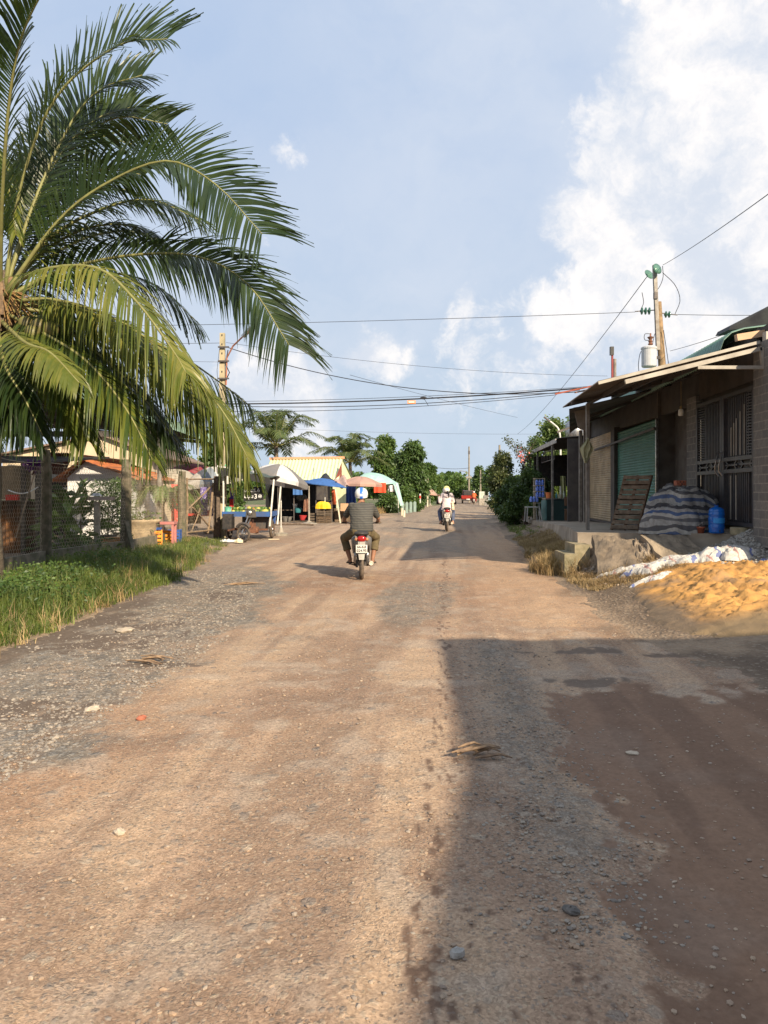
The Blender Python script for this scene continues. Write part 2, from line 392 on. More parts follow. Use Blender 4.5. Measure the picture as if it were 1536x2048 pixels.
# grey gravel: the left band, a strip on the right, and the old surface further on
wob = (g0 - .5) * 2.2 + (g1 - .5) * .9
lim = np.interp(Y, [2, 4.1, 5.7, 8, 11, 14, 18], [-2.6, -2.0, -1.8, -1.55, -1.5, -1.9, -3.2])
G = sm(lim + wob * .7 - X, -.1, .35) * (1 - .6 * sm(Y, 13, 17))
G = np.maximum(G, np.exp(-((s - .52 - wob * .25) / .26) ** 2) * sm(Y, 2.6, 3.6) * (1 - sm(Y, 7.3, 8.6)) * .7)
G = np.maximum(G, sm(fbm(X * .5, Y * .18, 4, 70), .53, .62) * .75 * sm(Y, 7, 10) * sm(s, 1.9, -.6))
G = np.maximum(G, sm(fbm(X * .3, Y * .12, 3, 72), .40, .55) * .7 * sm(Y, 26, 40))
G = np.maximum(G, sm(Y, 50, 60) * .7)
D = lerp3(D, (.215, .178, .138), G * (.55 + .45 * sm(g1, .35, .6)))
D = lerp3(D, (.115, .105, .092), G * sm(g2, .50, .66) * .75 * (1 - sm(Y, 14, 24)))
D = lerp3(D, (.45, .295, .185), sm(s, .1, 1.3) * sm(Y, 8, 10) * (1 - sm(Y, 21, 29)) * .65)
# wet mud
M1 = sm(X - np.interp(Y, [2.1, 2.6, 3.0, 3.15, 3.85, 4.25, 4.9, 6.1, 6.6], [.80, .92, .82, 1.06, 1.2, .86, 1.15, 1.30, 1.9]) + (g1 - .5) * .5 + (g2 - .5) * .12, -.01, .05) * (1 - sm(Y + (g1 - .5) * 1.6 + (g0 - .5) * 1.2, 5.9, 6.15))
M2 = np.zeros(len(X))
for (px, py, rx, ry) in [(310, 1252, .55, .42), (430, 1195, .65, .55), (240, 1290, .75, .5), (60, 1275, 1.1, .40), (180, 1240, .9, .6), (1130, 1300, .55, .16), (1190, 1362, .35, .14), (1330, 1310, .3, .1), (470, 1165, .4, .3), (320, 1330, .5, .2), (60, 1420, .7, .3)]:
    q = (HY + 0, F * EYE / (py - HY)); cx = (px - CX) / F * q[1]
    M2 = np.maximum(M2, sm(1.0 - np.hypot((X - cx) / rx, (Y - q[1]) / ry) - .15 + (g1 - .5) * 2.2 + (g2 - .5) * .8, .0, .3))
M3 = sm(.55 - (X - edge_l(Y)) + wob * .35, 0, .25) * (1 - sm(Y, 13, 17)) * .9
M4 = sm(.5 + X - edge_r(Y) + wob * .5, 0, .5) * sm(Y, 6, 8) * (1 - sm(Y, 22, 28)) * .7 * sm(g0, .38, .55)
wet = np.maximum.reduce([M1, M2, M3])
D = lerp3(D, (.13, .096, .072), np.clip(np.maximum(M2, M3) * .9, 0, 1)); D = lerp3(D, (.205, .124, .080), np.clip(M1 * .96, 0, 1)); D = lerp3(D, (.15, .10, .065), M4)
D = lerp3(D, (.24, .165, .115), M1 * sm(fbm(X * 5, Y * 9, 4, 82), .70, .76) * .5)
D = lerp3(D, (.155, .094, .062), M1 * sm(st + .25 * (g1 - .5), .44, .58) * .7); D = lerp3(D, (.225, .155, .112), M1 * sm(g0 + .4 * (g1 - .5), .56, .70) * .45)
# drips of water in a line and scattered drops
dr_ = np.zeros(len(X)); r2 = np.random.default_rng(5)
def drop(cx, cy, rx, ry):
    k = (np.abs(X - cx) < rx * 2) & (np.abs(Y - cy) < ry * 2)
    dr_[k] = np.maximum(dr_[k], sm(1 - np.hypot((X[k] - cx) / rx, (Y[k] - cy) / ry) + (g2[k] - .5) * 1.1, .0, .25))
y = 2.2
while y < 17:
    for (s0, pr, sd_) in ((-.09 + .035 * min(y - 2, 4) * .3, .75, .035), (-.02, .3, .05)):
        if r2.random() < pr: drop(s0 + .086 * y + r2.normal(0, sd_), y, r2.uniform(.010, .024) * (1 + y * .02), r2.uniform(.015, .07) * (1 + y * .06))
    y += r2.uniform(.03, .10) * (1 + y * .12)
for i in range(130): q = r2.uniform(2.2, 5.5); drop(r2.choice([-.05, .07, .2, .42, .5]) + .086 * q + r2.normal(0, .07), q, r2.uniform(.006, .02), r2.uniform(.008, .026))
drop(.085, 2.55, .018, .17); drop(.10, 2.42, .022, .1); drop(.12, 2.8, .012, .06)
D = lerp3(D, (.13, .082, .058), dr_ * .9)
Zr += nearw * ((g1 - .5) * .020 + (g2 - .5) * .010 * (1 + G) ) * (1 - .8 * np.maximum(M1, M2))
wetc = np.stack([np.maximum(wet, dr_ * .5), G, M1], 1)
m, t, b = newmat('road_dirt')
at = t.node('ShaderNodeVertexColor', layer_name='Col').outputs[0]; mk = t.xyz(t.node('ShaderNodeVertexColor', layer_name='Msk').outputs[0])
pos = t.node('ShaderNodeNewGeometry').outputs['Position']; pw = t.v('ADD', pos, t.v('SCALE', t.noise(pos, 9, 3, .5, color=True), sc=.05))
nz = t.noise(pos, 30, 8, .72); nb = t.noise(pos, 3.5, 5, .6)
cc = t.mix(.95, at, t.mix(nz, (.52, .50, .48), (1.45, 1.47, 1.5)), 'MULTIPLY'); cc = t.mix(.8, cc, t.mix(nb, (.75, .74, .73), (1.22, 1.23, 1.24)), 'MULTIPLY')
dry = t.m('SUBTRACT', 1.0, mk[0], clamp=True)
hs = None
for (sc_, th, amt, hh, cl) in ((62, .60, .55, .25, (.42, .33, .23)), (31, .78, .50, .5, (.42, .34, .25)), (15, .93, .6, .8, (.44, .36, .27))):
    vc = t.xyz(t.vor(pw, sc_, 'Color')); vd = t.vor(pw, sc_, 'Distance')
    sel = t.m('MULTIPLY', t.ramp(t.m('ADD', vc[0], t.m('MULTIPLY', mk[1], .28)), th, th + .04), t.ramp(vd, .52, .38)); sel = t.m('MULTIPLY', sel, t.m('ADD', t.m('MULTIPLY', dry, .93), .07))
    stone = t.mix(t.ramp(vc[1], 0, 1), (.17, .155, .14), cl); stone = t.mix(t.m('MULTIPLY', mk[1], .6), stone, t.mix(vc[2], (.14, .14, .135), (.42, .41, .38)))
    cc = t.mix(t.m('MULTIPLY', sel, amt), cc, stone); q = t.m('MULTIPLY', sel, t.m('MULTIPLY', t.m('SUBTRACT', .6, vd), hh)); hs = q if hs is None else t.m('ADD', hs, q)
sp = t.xyz(t.vor(pw, 48, 'Color')); spd = t.vor(pw, 48, 'Distance'); spm = t.m('MULTIPLY', t.m('MULTIPLY', t.ramp(sp[0], .80, .84), t.ramp(spd, .42, .25)), t.m('ADD', .25, t.ramp(t.noise(pos, 1.7, 4, .6), .45, .62)))
cc = t.mix(t.m('MULTIPLY', t.m('MULTIPLY', spm, dry), .62, None, True), cc, (.12, .088, .066))
sp2 = t.xyz(t.vor(pw, 110, 'Color')); cc = t.mix(t.m('MULTIPLY', dry, .55), cc, t.mix(sp2[0], (.62, .60, .58), (1.42, 1.42, 1.42)), 'MULTIPLY')
crev = t.m('MULTIPLY', t.m('MULTIPLY', t.ramp(t.vor(pw, 40, 'Distance', 'DISTANCE_TO_EDGE'), .10, .0), t.ramp(t.noise(pos, 2.4, 3, .6), .40, .60)), dry)
cc = t.mix(t.m('MULTIPLY', crev, t.m('ADD', .04, t.m('MULTIPLY', mk[1], .40))), cc, (.09, .068, .052))
t.put(b.inputs['Base Color'], cc)
t.put(b.inputs['Roughness'], t.ramp(mk[0], 0, 1, .95, .72, False)); b.inputs['Specular IOR Level'].default_value = .15
bn = t.node('ShaderNodeBump'); t.put(bn.inputs['Strength'], t.m('ADD', t.m('MULTIPLY', dry, .65), .12)); bn.inputs['Distance'].default_value = .02
t.put(bn.inputs['Height'], t.m('ADD', t.m('ADD', t.m('MULTIPLY', nz, .55), hs), t.m('MULTIPLY', crev, -.12))); t.l.new(bn.outputs[0], b.inputs['Normal'])
tag(npmesh('road', np.stack([X, Y, Zr], 1), gridfaces(nc, len(yr)), m, smooth=True, cols={'Col': D, 'Msk': wetc}), kind='structure')

# ---- loose stones lying on the road
def stones(n, xf, yf, smin, smax, seed, flat=.55, zf=None, sink=.25):
    r = np.random.default_rng(seed); y_ = yf(r, n); x_ = xf(r, n, y_)
    ico = np.array([(0, 0, 1), (.894, 0, .447), (.276, .851, .447), (-.724, .526, .447), (-.724, -.526, .447), (.276, -.851, .447), (.724, .526, -.447), (-.276, .851, -.447), (-.894, 0, -.447), (-.276, -.851, -.447), (.724, -.526, -.447), (0, 0, -1)])
    fc = np.array([(0, 1, 2), (0, 2, 3), (0, 3, 4), (0, 4, 5), (0, 5, 1), (1, 6, 2), (2, 7, 3), (3, 8, 4), (4, 9, 5), (5, 10, 1), (2, 6, 7), (3, 7, 8), (4, 8, 9), (5, 9, 10), (1, 10, 6), (6, 11, 7), (7, 11, 8), (8, 11, 9), (9, 11, 10), (10, 11, 6)])
    sz = smin + (smax - smin) * r.random(n) ** 3.2; a = r.random(n) * 2 * PI
    v = ico[None] * (1 + .35 * (r.random((n, 12, 1)) - .5)); v = v * np.stack([sz * r.uniform(.8, 1.3, n), sz * r.uniform(.6, 1, n), sz * flat * r.uniform(.6, 1.1, n)], 1)[:, None]
    ca, sa = np.cos(a)[:, None], np.sin(a)[:, None]; vx = v[..., 0] * ca - v[..., 1] * sa; vy = v[..., 0] * sa + v[..., 1] * ca
    z_ = (zf or H)(x_, y_); V = np.stack([vx + x_[:, None], vy + y_[:, None], v[..., 2] + (z_ + sz * flat * sink)[:, None]], 2).reshape(-1, 3)
    return V, (fc[None] + (np.arange(n) * 12)[:, None, None]).reshape(-1, 3)
def stonemat(name, cols):
    m, t, b = newmat(name); r = t.node('ShaderNodeNewGeometry').outputs['Random Per Island']; cr = t.node('ShaderNodeValToRGB'); t.put(cr.inputs[0], r)
    e = cr.color_ramp.elements; e[0].color = (*cols[0], 1); e[1].color = (*cols[-1], 1)
    for i in range(1, len(cols) - 1): q = e.new(i / (len(cols) - 1)); q.color = (*cols[i], 1)
    pos = t.node('ShaderNodeNewGeometry').outputs['Position']
    t.put(b.inputs['Base Color'], t.mix(t.ramp(t.noise(pos, 60, 4, .6), .3, .7, 0, .4), cr.outputs[0], (.28, .19, .13))); b.inputs['Roughness'].default_value = .9; return m
yl = lambda r, n: 1.9 * np.exp(r.random(n) ** .9 * math.log(16 / 1.9))
V1, F1 = stones(11000, lambda r, n, y: r.uniform(-1, 1, n) * 3.3 + .086 * y - .3, yl, .003, .014, 3)
SM = stonemat('road_stones', [(.30, .21, .14), (.40, .30, .21), (.22, .175, .14), (.36, .25, .165), (.25, .22, .19), (.44, .35, .26)])
SMg = stonemat('grey_stones', [(.22, .20, .175), (.13, .125, .115), (.31, .285, .245), (.17, .16, .145), (.36, .32, .26), (.24, .21, .175)])
tag(npmesh('pebbles', V1, F1, SM), kind='stuff')
V2, F2 = stones(12000, lambda r, n, y: np.interp(y, [2, 4, 6, 8, 11, 16], [-2.6, -2.2, -2.0, -1.8, -2.0, -3.2]) - np.abs(r.normal(0, .9, n)) + .1, lambda r, n: 3.2 * np.exp(r.random(n) * math.log(15 / 3.2)), .004, .021, 4)
k = V2.reshape(-1, 12, 3)[:, 0]; ok = (k[:, 0] > edge_l(k[:, 1]) + .05); F2 = F2.reshape(-1, 20, 3)[ok].reshape(-1, 3)
tag(npmesh('gravel', V2, F2, SMg), kind='stuff')
V2, F2 = stones(2600, lambda r, n, y: .52 + .086 * y + r.normal(0, .22, n), lambda r, n: 2.6 * np.exp(r.random(n) * math.log(8 / 2.6)), .004, .014, 41)
tag(npmesh('gravel', V2, F2, SMg), kind='stuff')

# ---- single stones, a brick chip and dry fronds lying on the road
rr = random.Random(3)
def rock(name, p, r, m, label, cat, group=None, flat=.6, seed=0):
    b = MB(); b.ball((0, 0, r * flat * .5), (r, r * .75, r * flat), 10, 7); q = random.Random(seed)
    b.v = [tuple(Vector(v) * (1 + q.uniform(-.14, .14))) for v in b.v]
    o = b.build(name, m, smooth=False); o.location = p; o.rotation_euler = (0, 0, q.random() * 6); return tag(o, label, cat, group)
def flatp(px, py): return P(px, py)
rock('stone', flatp(500, 1425), .055, mat('stone_pale', (.50, .42, .32), (.40, .33, .25), 20), 'pale flat stone in the left grey gravel band, biggest there', 'stone', flat=.35, seed=2).location = flatp(185, 1420)
rock('stone', flatp(250, 1262), .13, mat('stone_pale', (.5, .42, .32)), 'flat tan stone slab beside the small mud puddle on the left', 'stone', flat=.2, seed=5)
rock('brick_chip', flatp(283, 1438), .045, mat('brick_red', (.40, .14, .08), (.3, .1, .06), 20), 'small red brick chip lying where grey gravel meets the brown dirt', 'brick chip', flat=.4, seed=8)
rock('stone', flatp(240, 1668), .03, mat('stone_pale', (.5, .42, .32)), 'small rounded tan stone on the bare dirt at lower left', 'stone', seed=11)
rock('stone', flatp(820, 1790 + 60), .03, mat('stone_grey', (.36, .34, .31), (.26, .25, .23), 20), 'grey angular stone beside the trail of water drips', 'stone', seed=13).location = flatp(915, 1912)
rock('stone', flatp(1160, 1820), .035, mat('stone_dark', (.09, .085, .08), (.16, .14, .12), 20), 'dark stone near the edge of the wet mud', 'stone', flat=.4, seed=17).location = flatp(1142, 1824)
rock('stone', flatp(1265, 1508), .04, mat('stone_pale', (.5, .42, .32)), 'pale pebble embedded alone in the wet brown mud', 'stone', flat=.3, seed=19)
def litter(px, py, L, w, n, m, label, ang=0, name='dry_frond_piece'):
    p = P(px, py); b = MB(); q = random.Random(int(px))
    for i in range(n):
        o = Vector((q.uniform(-.09, .09), q.uniform(-w, w) * 1.4, .010 + .006 * i)); a = ang + q.uniform(-.38, .38); d = Vector((math.cos(a), math.sin(a), 0)); l = L * q.uniform(.3, 1)
        k = q.uniform(-.06, .06)
        b.tube([o - d * l / 2, o - d * l * .15 + Vector((0, k * .4, .015)), o + d * l * .2 + Vector((0, k * .4, .02)), o + d * l / 2 + Vector((0, k, .004))], [(.004, .005), (.012, .010), (.012, .008), (.003, .004)], 5)
    o = b.build(name, m); o.location = p; return tag(o, label, 'dry frond')
DRYM = mat('dry_frond', (.33, .22, .13), (.18, .12, .08), 14, .9)
litter(300, 1328, .46, .05, 8, DRYM, 'dry palm frond piece lying on the grey gravel at left', -.15)
litter(955, 1510, .30, .05, 9, DRYM, 'dry palm frond piece at the edge of the shadow on the road', .2)
litter(490, 1170, .8, .04, 4, DRYM, 'thin dry stalk on the dirt near the small puddles', .35, 'dry_stalk')

# ================================================================== VEGETATION HELPERS
def leaf_quads(C, N, size, r, asp=.5, droop=.25):
    """rhombic leaves at points C with main directions N"""
    n = len(C); N = N / (np.linalg.norm(N, axis=1, keepdims=True) + 1e-9)
    q = r.normal(size=(n, 3)); S_ = np.cross(N, q); S_ /= np.linalg.norm(S_, axis=1, keepdims=True) + 1e-9
    L = size * r.uniform(.6, 1.3, n)[:, None]; dz = np.array([0, 0, -1.0])[None] * L * droop
    a = C; bq = C + N * L * .5 + S_ * L * asp * .5 + dz * .2; c_ = C + N * L + dz; d = C + N * L * .5 - S_ * L * asp * .5 + dz * .2
    V = np.stack([a, bq, c_, d], 1).reshape(-1, 3); return V, np.arange(4 * n).reshape(-1, 4)
def crown_pts(blobs_, n, r, shell=.55):
    w = np.array([b_[3] ** 2 for b_ in blobs_]); k = r.choice(len(blobs_), n, p=w / w.sum()); B = np.array([b_[:4] for b_ in blobs_])[k]
    d = r.normal(size=(n, 3)); d /= np.linalg.norm(d, axis=1, keepdims=True)
    # leaf sprays: pull directions towards random sprig centres so that the outline is uneven
    sp = r.normal(size=(n // 14 + 8, 3)); sp /= np.linalg.norm(sp, axis=1, keepdims=True); idx = r.integers(0, len(sp), n)
    d = d * .55 + sp[idx] * .75; d /= np.linalg.norm(d, axis=1, keepdims=True)
    rad = B[:, 3] * (shell + (1 - shell) * r.random(n) ** .7) * (.62 + .66 * ((idx * 37 % 11) / 11.0))
    p = B[:, :3] + d * rad[:, None] * np.array([1, 1, .85]); return p, d
def tree(name, label, base, h, blobs_, n, leaf, lm, trunk_r=.14, bark=None, group=None, seed=0, cat='tree', asp=.55, stems=1, trunk_top=.55, world=False, shell=.40, part='crown'):
    """blobs are (dx, dy, z, radius) from the base"""
    r = np.random.default_rng(seed + 100); q = random.Random(seed); rt = thing(name, label, cat, base, 0, group)
    b = MB()
    for k in range(stems):
        ox, oy = (0, 0) if stems == 1 else (q.uniform(-.25, .25), q.uniform(-.25, .25)); lean = Vector((q.uniform(-.1, .1) * h, q.uniform(-.1, .1) * h, h * trunk_top))
        b.tube([(ox, oy, -.1), Vector((ox, oy, 0)) + lean * .35 + Vector((q.uniform(-.05, .05) * h, 0, 0)), Vector((ox, oy, 0)) + lean], [trunk_r, trunk_r * .8, trunk_r * .6], 8)
        for bl in blobs_[k::stems]:
            c_ = Vector(bl[:3]); st_ = Vector((ox, oy, 0)) + lean * q.uniform(.55, 1.0)
            b.tube([st_, st_.lerp(c_, .5) + Vector((q.uniform(-.1, .1), q.uniform(-.1, .1), .1)) * h * .1, c_], [trunk_r * .5, trunk_r * .3, trunk_r * .08], 6)
    b.build('trunk', bark or WOODG, rt, world=False, smooth=True)
    p, d = crown_pts(blobs_, n, r, shell); d = d * .6 + r.normal(size=d.shape) * .6 + np.array([0, 0, -.15])
    V, Fq = leaf_quads(p, d, leaf, r, asp); npmesh(part, V, Fq, lm, rt, world=False); return rt
LM_G = leafmat('leaf_green', (.070, .130, .032), (.125, .190, .042), (.030, .065, .022))
LM_D = leafmat('leaf_dark', (.052, .098, .028), (.095, .155, .038), (.026, .052, .020), transl=.2)
LM_Y = leafmat('leaf_light', (.10, .155, .035), (.14, .19, .045), (.05, .09, .025))
LM_B = leafmat('leaf_olive', (.075, .095, .035), (.11, .12, .045), (.035, .05, .022))
DRYG = leafmat('dry_grass_blades', (.38, .26, .12), (.46, .34, .18), (.22, .14, .07), transl=.15, rough=.8)
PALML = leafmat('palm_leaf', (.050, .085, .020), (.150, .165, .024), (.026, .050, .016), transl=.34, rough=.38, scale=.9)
PALMY = leafmat('palm_leaf_sunlit', (.12, .15, .026), (.22, .21, .045), (.065, .09, .020), transl=.36, rough=.38, scale=.9)  # palm leaf copy with sunlight put into its yellow-green colour
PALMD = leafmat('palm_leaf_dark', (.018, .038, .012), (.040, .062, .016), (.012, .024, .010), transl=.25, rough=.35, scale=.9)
PALMF = leafmat('palm_leaf_far', (.09, .125, .045), (.14, .165, .06), (.05, .08, .03), transl=.3, rough=.5, scale=.9)
RACH = mat('palm_rachis', (.22, .22, .08), (.17, .16, .06), 8, .5)
PTRUNK = mat('palm_trunk', (.20, .16, .12), (.11, .085, .065), 9, .95, bump=.6, aniso=(1, 1, 3))
def catmull(pts, n):
    P_ = [pts[0] * 2 - pts[1]] + list(pts) + [pts[-1] * 2 - pts[-2]]; out = []
    for i in range(n + 1):
        u = i / n * (len(pts) - 1); k = min(int(u), len(pts) - 2); f = u - k; a, b_, c_, d = P_[k:k + 4]
        out.append(.5 * ((2 * b_) + (c_ - a) * f + (2 * a - 5 * b_ + 4 * c_ - d) * f * f + (3 * b_ - a - 3 * c_ + d) * f ** 3))
    return out
def frond(parent, pts, m, LL=.95, nl=95, wid=.034, droop=.55, seed=0, world=True, fwd=.75, start=.14, seg=4, rr=(.028, .006), tatter=.0, vee=.25, name='frond', tipf=.93, roll=0.0):
    """one palm frond: midrib plus two rows of long pointed leaflets"""
    q = random.Random(seed); pts = [Vector(p) for p in pts]; C_ = catmull(pts, 40); V = []; Fq = []
    up0 = Vector((0, 0, 1))
    for i in range(nl):
        tt = start + (1 - start) * (i + .5) / nl; u = tt * 40; k = min(int(u), 39); p = C_[k].lerp(C_[k + 1], u - k); T = (C_[k + 1] - C_[k]).normalized()
        sd_ = T.cross(up0)
        if sd_.length < .2: sd_ = T.cross(Vector((0, 1, 0)))
        sd_.normalize(); nrm = sd_.cross(T).normalized(); sd_, nrm = sd_ * math.cos(roll) - nrm * math.sin(roll), nrm * math.cos(roll) + sd_ * math.sin(roll)
        for sgn in (-1, 1):
            if q.random() < tatter: continue
            l = LL * 1.12 * (math.sin(PI * min(1, (.16 + .84 * (tt - start) / (1 - start)) ** .8) * tipf) ** .6) * q.uniform(.85, 1.08); fw = fwd * (.75 + .6 * tt) + q.uniform(-.1, .1)
            d = (sd_ * sgn + T * fw + nrm * (vee + q.uniform(-.12, .12))).normalized(); dr_o = droop * q.uniform(.7, 1.3)
            b0 = len(V); wv = (T - d * T.dot(d)).normalized() * wid * q.uniform(.8, 1.15) * .5; tw = nrm * q.uniform(-.3, .3) * wid
            for s_ in range(seg + 1):
                f = s_ / seg; c_ = p + d * (l * f * (1 - .25 * dr_o * f)) + Vector((0, 0, -1)) * (dr_o * l * f ** 1.8); ww = (.55, 1, .95, .6, .04)[s_] if seg == 4 else (.6, 1, .04)[s_]
                V.append(c_ - wv * ww - tw * f); V.append(c_ + wv * ww + tw * f)
            Fq += [(b0 + 2 * s_, b0 + 2 * s_ + 1, b0 + 2 * s_ + 3, b0 + 2 * s_ + 2) for s_ in range(seg)]
    fr = npmesh(name, np.array([tuple(v) for v in V]), np.array(Fq), m, parent, world=world)
    b = MB(); b.tube(C_[::2], [rr[0] + (rr[1] - rr[0]) * (i / 20) for i in range(21)], 6); rb = b.build('midrib', RACH, fr, world=False, smooth=True); return fr

# ================================================================== THE BIG COCONUT PALM
PY = 11.0; PC = W(-6, 615, PY)
palm = thing('coconut_palm', 'large coconut palm with long arching fronds and green coconuts behind the wire fence', 'palm tree', (PC.x - .25, PY + .3, float(H(PC.x, PY))))
b = MB(); g0_ = float(H(PC.x - .25, PY + .3))
b.tube([(PC.x - .25, PY + .3, g0_ - .2), (PC.x - .3, PY + .25, g0_ + 1.2), (PC.x - .15, PY + .1, 3.0), (PC.x - .02, PY, 4.4), (PC.x, PY, 4.9)], [.24, .19, .17, .19, .12], 16)
b.build('trunk', PTRUNK, palm, smooth=True)
cp = W(2, 600, PY)
FR = [  # picture points with their distance, material, leaflet length, droop, tatter
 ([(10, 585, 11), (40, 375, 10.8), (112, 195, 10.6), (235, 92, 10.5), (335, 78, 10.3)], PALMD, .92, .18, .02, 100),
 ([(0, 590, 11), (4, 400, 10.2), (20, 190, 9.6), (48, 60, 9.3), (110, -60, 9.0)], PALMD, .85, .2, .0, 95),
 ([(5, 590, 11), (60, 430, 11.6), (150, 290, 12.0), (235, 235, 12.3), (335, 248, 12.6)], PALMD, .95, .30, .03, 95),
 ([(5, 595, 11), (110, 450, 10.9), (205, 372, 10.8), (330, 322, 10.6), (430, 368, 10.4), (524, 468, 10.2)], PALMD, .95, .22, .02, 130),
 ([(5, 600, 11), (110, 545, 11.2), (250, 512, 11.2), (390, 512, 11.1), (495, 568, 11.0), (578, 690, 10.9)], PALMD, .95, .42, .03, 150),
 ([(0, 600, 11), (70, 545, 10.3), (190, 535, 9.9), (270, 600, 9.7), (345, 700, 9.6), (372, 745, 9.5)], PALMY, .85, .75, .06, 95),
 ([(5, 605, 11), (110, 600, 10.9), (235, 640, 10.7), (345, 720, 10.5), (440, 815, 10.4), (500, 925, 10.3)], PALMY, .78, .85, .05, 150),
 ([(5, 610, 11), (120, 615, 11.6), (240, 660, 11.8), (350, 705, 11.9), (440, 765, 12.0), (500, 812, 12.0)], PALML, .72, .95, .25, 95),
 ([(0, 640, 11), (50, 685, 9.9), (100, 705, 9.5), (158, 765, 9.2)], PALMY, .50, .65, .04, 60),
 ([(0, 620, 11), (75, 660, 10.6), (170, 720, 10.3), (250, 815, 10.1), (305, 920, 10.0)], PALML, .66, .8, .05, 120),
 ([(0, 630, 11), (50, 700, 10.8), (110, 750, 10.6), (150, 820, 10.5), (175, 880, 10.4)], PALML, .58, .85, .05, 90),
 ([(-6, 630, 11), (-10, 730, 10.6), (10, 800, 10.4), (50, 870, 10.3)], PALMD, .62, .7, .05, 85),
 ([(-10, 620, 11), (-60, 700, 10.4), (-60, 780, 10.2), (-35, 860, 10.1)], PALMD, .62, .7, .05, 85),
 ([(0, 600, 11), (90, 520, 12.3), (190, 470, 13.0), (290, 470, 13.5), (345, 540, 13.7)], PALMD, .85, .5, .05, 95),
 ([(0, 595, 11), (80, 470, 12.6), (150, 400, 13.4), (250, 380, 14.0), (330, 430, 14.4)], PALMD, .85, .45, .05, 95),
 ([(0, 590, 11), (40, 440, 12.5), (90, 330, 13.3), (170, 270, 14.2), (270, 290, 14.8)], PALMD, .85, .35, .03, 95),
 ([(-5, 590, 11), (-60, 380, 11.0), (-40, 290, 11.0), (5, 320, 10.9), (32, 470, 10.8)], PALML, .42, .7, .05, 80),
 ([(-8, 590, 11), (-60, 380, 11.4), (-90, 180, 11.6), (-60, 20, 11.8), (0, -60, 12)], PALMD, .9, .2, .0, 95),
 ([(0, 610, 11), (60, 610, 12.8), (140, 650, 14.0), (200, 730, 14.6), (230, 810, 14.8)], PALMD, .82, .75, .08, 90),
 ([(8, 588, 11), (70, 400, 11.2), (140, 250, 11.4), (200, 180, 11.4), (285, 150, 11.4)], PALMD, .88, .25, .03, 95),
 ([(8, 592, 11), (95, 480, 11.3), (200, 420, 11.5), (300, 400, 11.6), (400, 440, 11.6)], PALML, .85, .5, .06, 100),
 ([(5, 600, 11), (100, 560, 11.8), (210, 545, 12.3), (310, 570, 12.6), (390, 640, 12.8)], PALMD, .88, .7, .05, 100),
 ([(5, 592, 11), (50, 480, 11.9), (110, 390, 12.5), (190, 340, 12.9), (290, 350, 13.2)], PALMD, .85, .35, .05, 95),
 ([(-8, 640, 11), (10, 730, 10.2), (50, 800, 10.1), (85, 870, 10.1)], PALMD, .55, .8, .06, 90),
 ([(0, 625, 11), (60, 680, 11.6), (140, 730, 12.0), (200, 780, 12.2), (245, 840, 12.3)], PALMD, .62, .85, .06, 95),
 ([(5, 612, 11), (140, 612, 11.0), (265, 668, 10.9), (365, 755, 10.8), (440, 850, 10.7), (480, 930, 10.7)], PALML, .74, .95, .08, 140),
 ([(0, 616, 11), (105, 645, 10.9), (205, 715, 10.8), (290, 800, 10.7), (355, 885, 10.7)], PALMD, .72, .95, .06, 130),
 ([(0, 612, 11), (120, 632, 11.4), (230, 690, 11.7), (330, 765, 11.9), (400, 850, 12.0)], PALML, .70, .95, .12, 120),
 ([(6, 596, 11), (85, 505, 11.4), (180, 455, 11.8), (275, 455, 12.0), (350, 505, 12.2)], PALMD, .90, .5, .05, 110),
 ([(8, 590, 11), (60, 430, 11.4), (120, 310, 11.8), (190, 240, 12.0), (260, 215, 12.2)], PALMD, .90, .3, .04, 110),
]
for i, (pp, m_, LL, dp, ta, nl) in enumerate(FR):
    frond(palm, [W(*p) for p in pp], m_, LL=LL, nl=nl, droop=dp, seed=i, tatter=ta, rr=(.034, .007), vee=.42 if dp < .45 else .25, tipf=.80 if dp < .45 else .93, roll=(.95, .8, -.9, 1.0)[i % 4] if dp < .45 else (.45 if dp < .6 else .25))
q = random.Random(9)
for i in range(11):   # fronds that arch away on the far sides of the crown
    a = R(100 + i * 12.5 + q.uniform(-5, 5)); el_ = q.uniform(-.35, 1.0); d = Vector((math.cos(a), math.sin(a), 0)); L = q.uniform(3.4, 4.3); z1 = math.sin(el_)
    pts = [cp, cp + d * L * .3 + Vector((0, 0, .9 * z1 + .35)), cp + d * L * .6 + Vector((0, 0, 1.3 * z1 + .2)), cp + d * L * .85 + Vector((0, 0, 1.0 * z1 - .4)), cp + d * L + Vector((0, 0, .5 * z1 - 1.1))]
    frond(palm, pts, PALMD if i % 3 else PALML, LL=.85, nl=80, droop=.55, seed=50 + i, rr=(.034, .007))
NUTM = mat('coconut_green', (.17, .17, .05), (.12, .10, .04), 5, .5)
for i, (px, py, yy) in enumerate([(78, 655, 10.6), (102, 660, 10.65), (65, 668, 10.5), (88, 676, 10.7), (112, 672, 10.8), (52, 650, 10.7), (95, 640, 10.9)]):
    b = MB(); c_ = W(px, py, yy); b.lathe(c_, [(.0, -.13), (.05, -.12), (.095, -.06), (.11, .01), (.095, .08), (.05, .12), (0, .13)], 14, cap=False); b.build('coconut', NUTM, palm, smooth=True)
b = MB()
for i in range(26):
    a = q.uniform(-.6, 1.1); e_ = cp + Vector((math.cos(a) * q.uniform(.3, .75), -q.uniform(0, .4), q.uniform(-.55, .05))); b.tube([cp + Vector((0, 0, .1)), cp.lerp(e_, .5) + Vector((0, 0, .12)), e_], [.02, .012, .006], 5)
b.build('flower_stalk', mat('stalk_brown', (.28, .17, .06), (.16, .09, .04), 12, .9), palm)
b = MB()
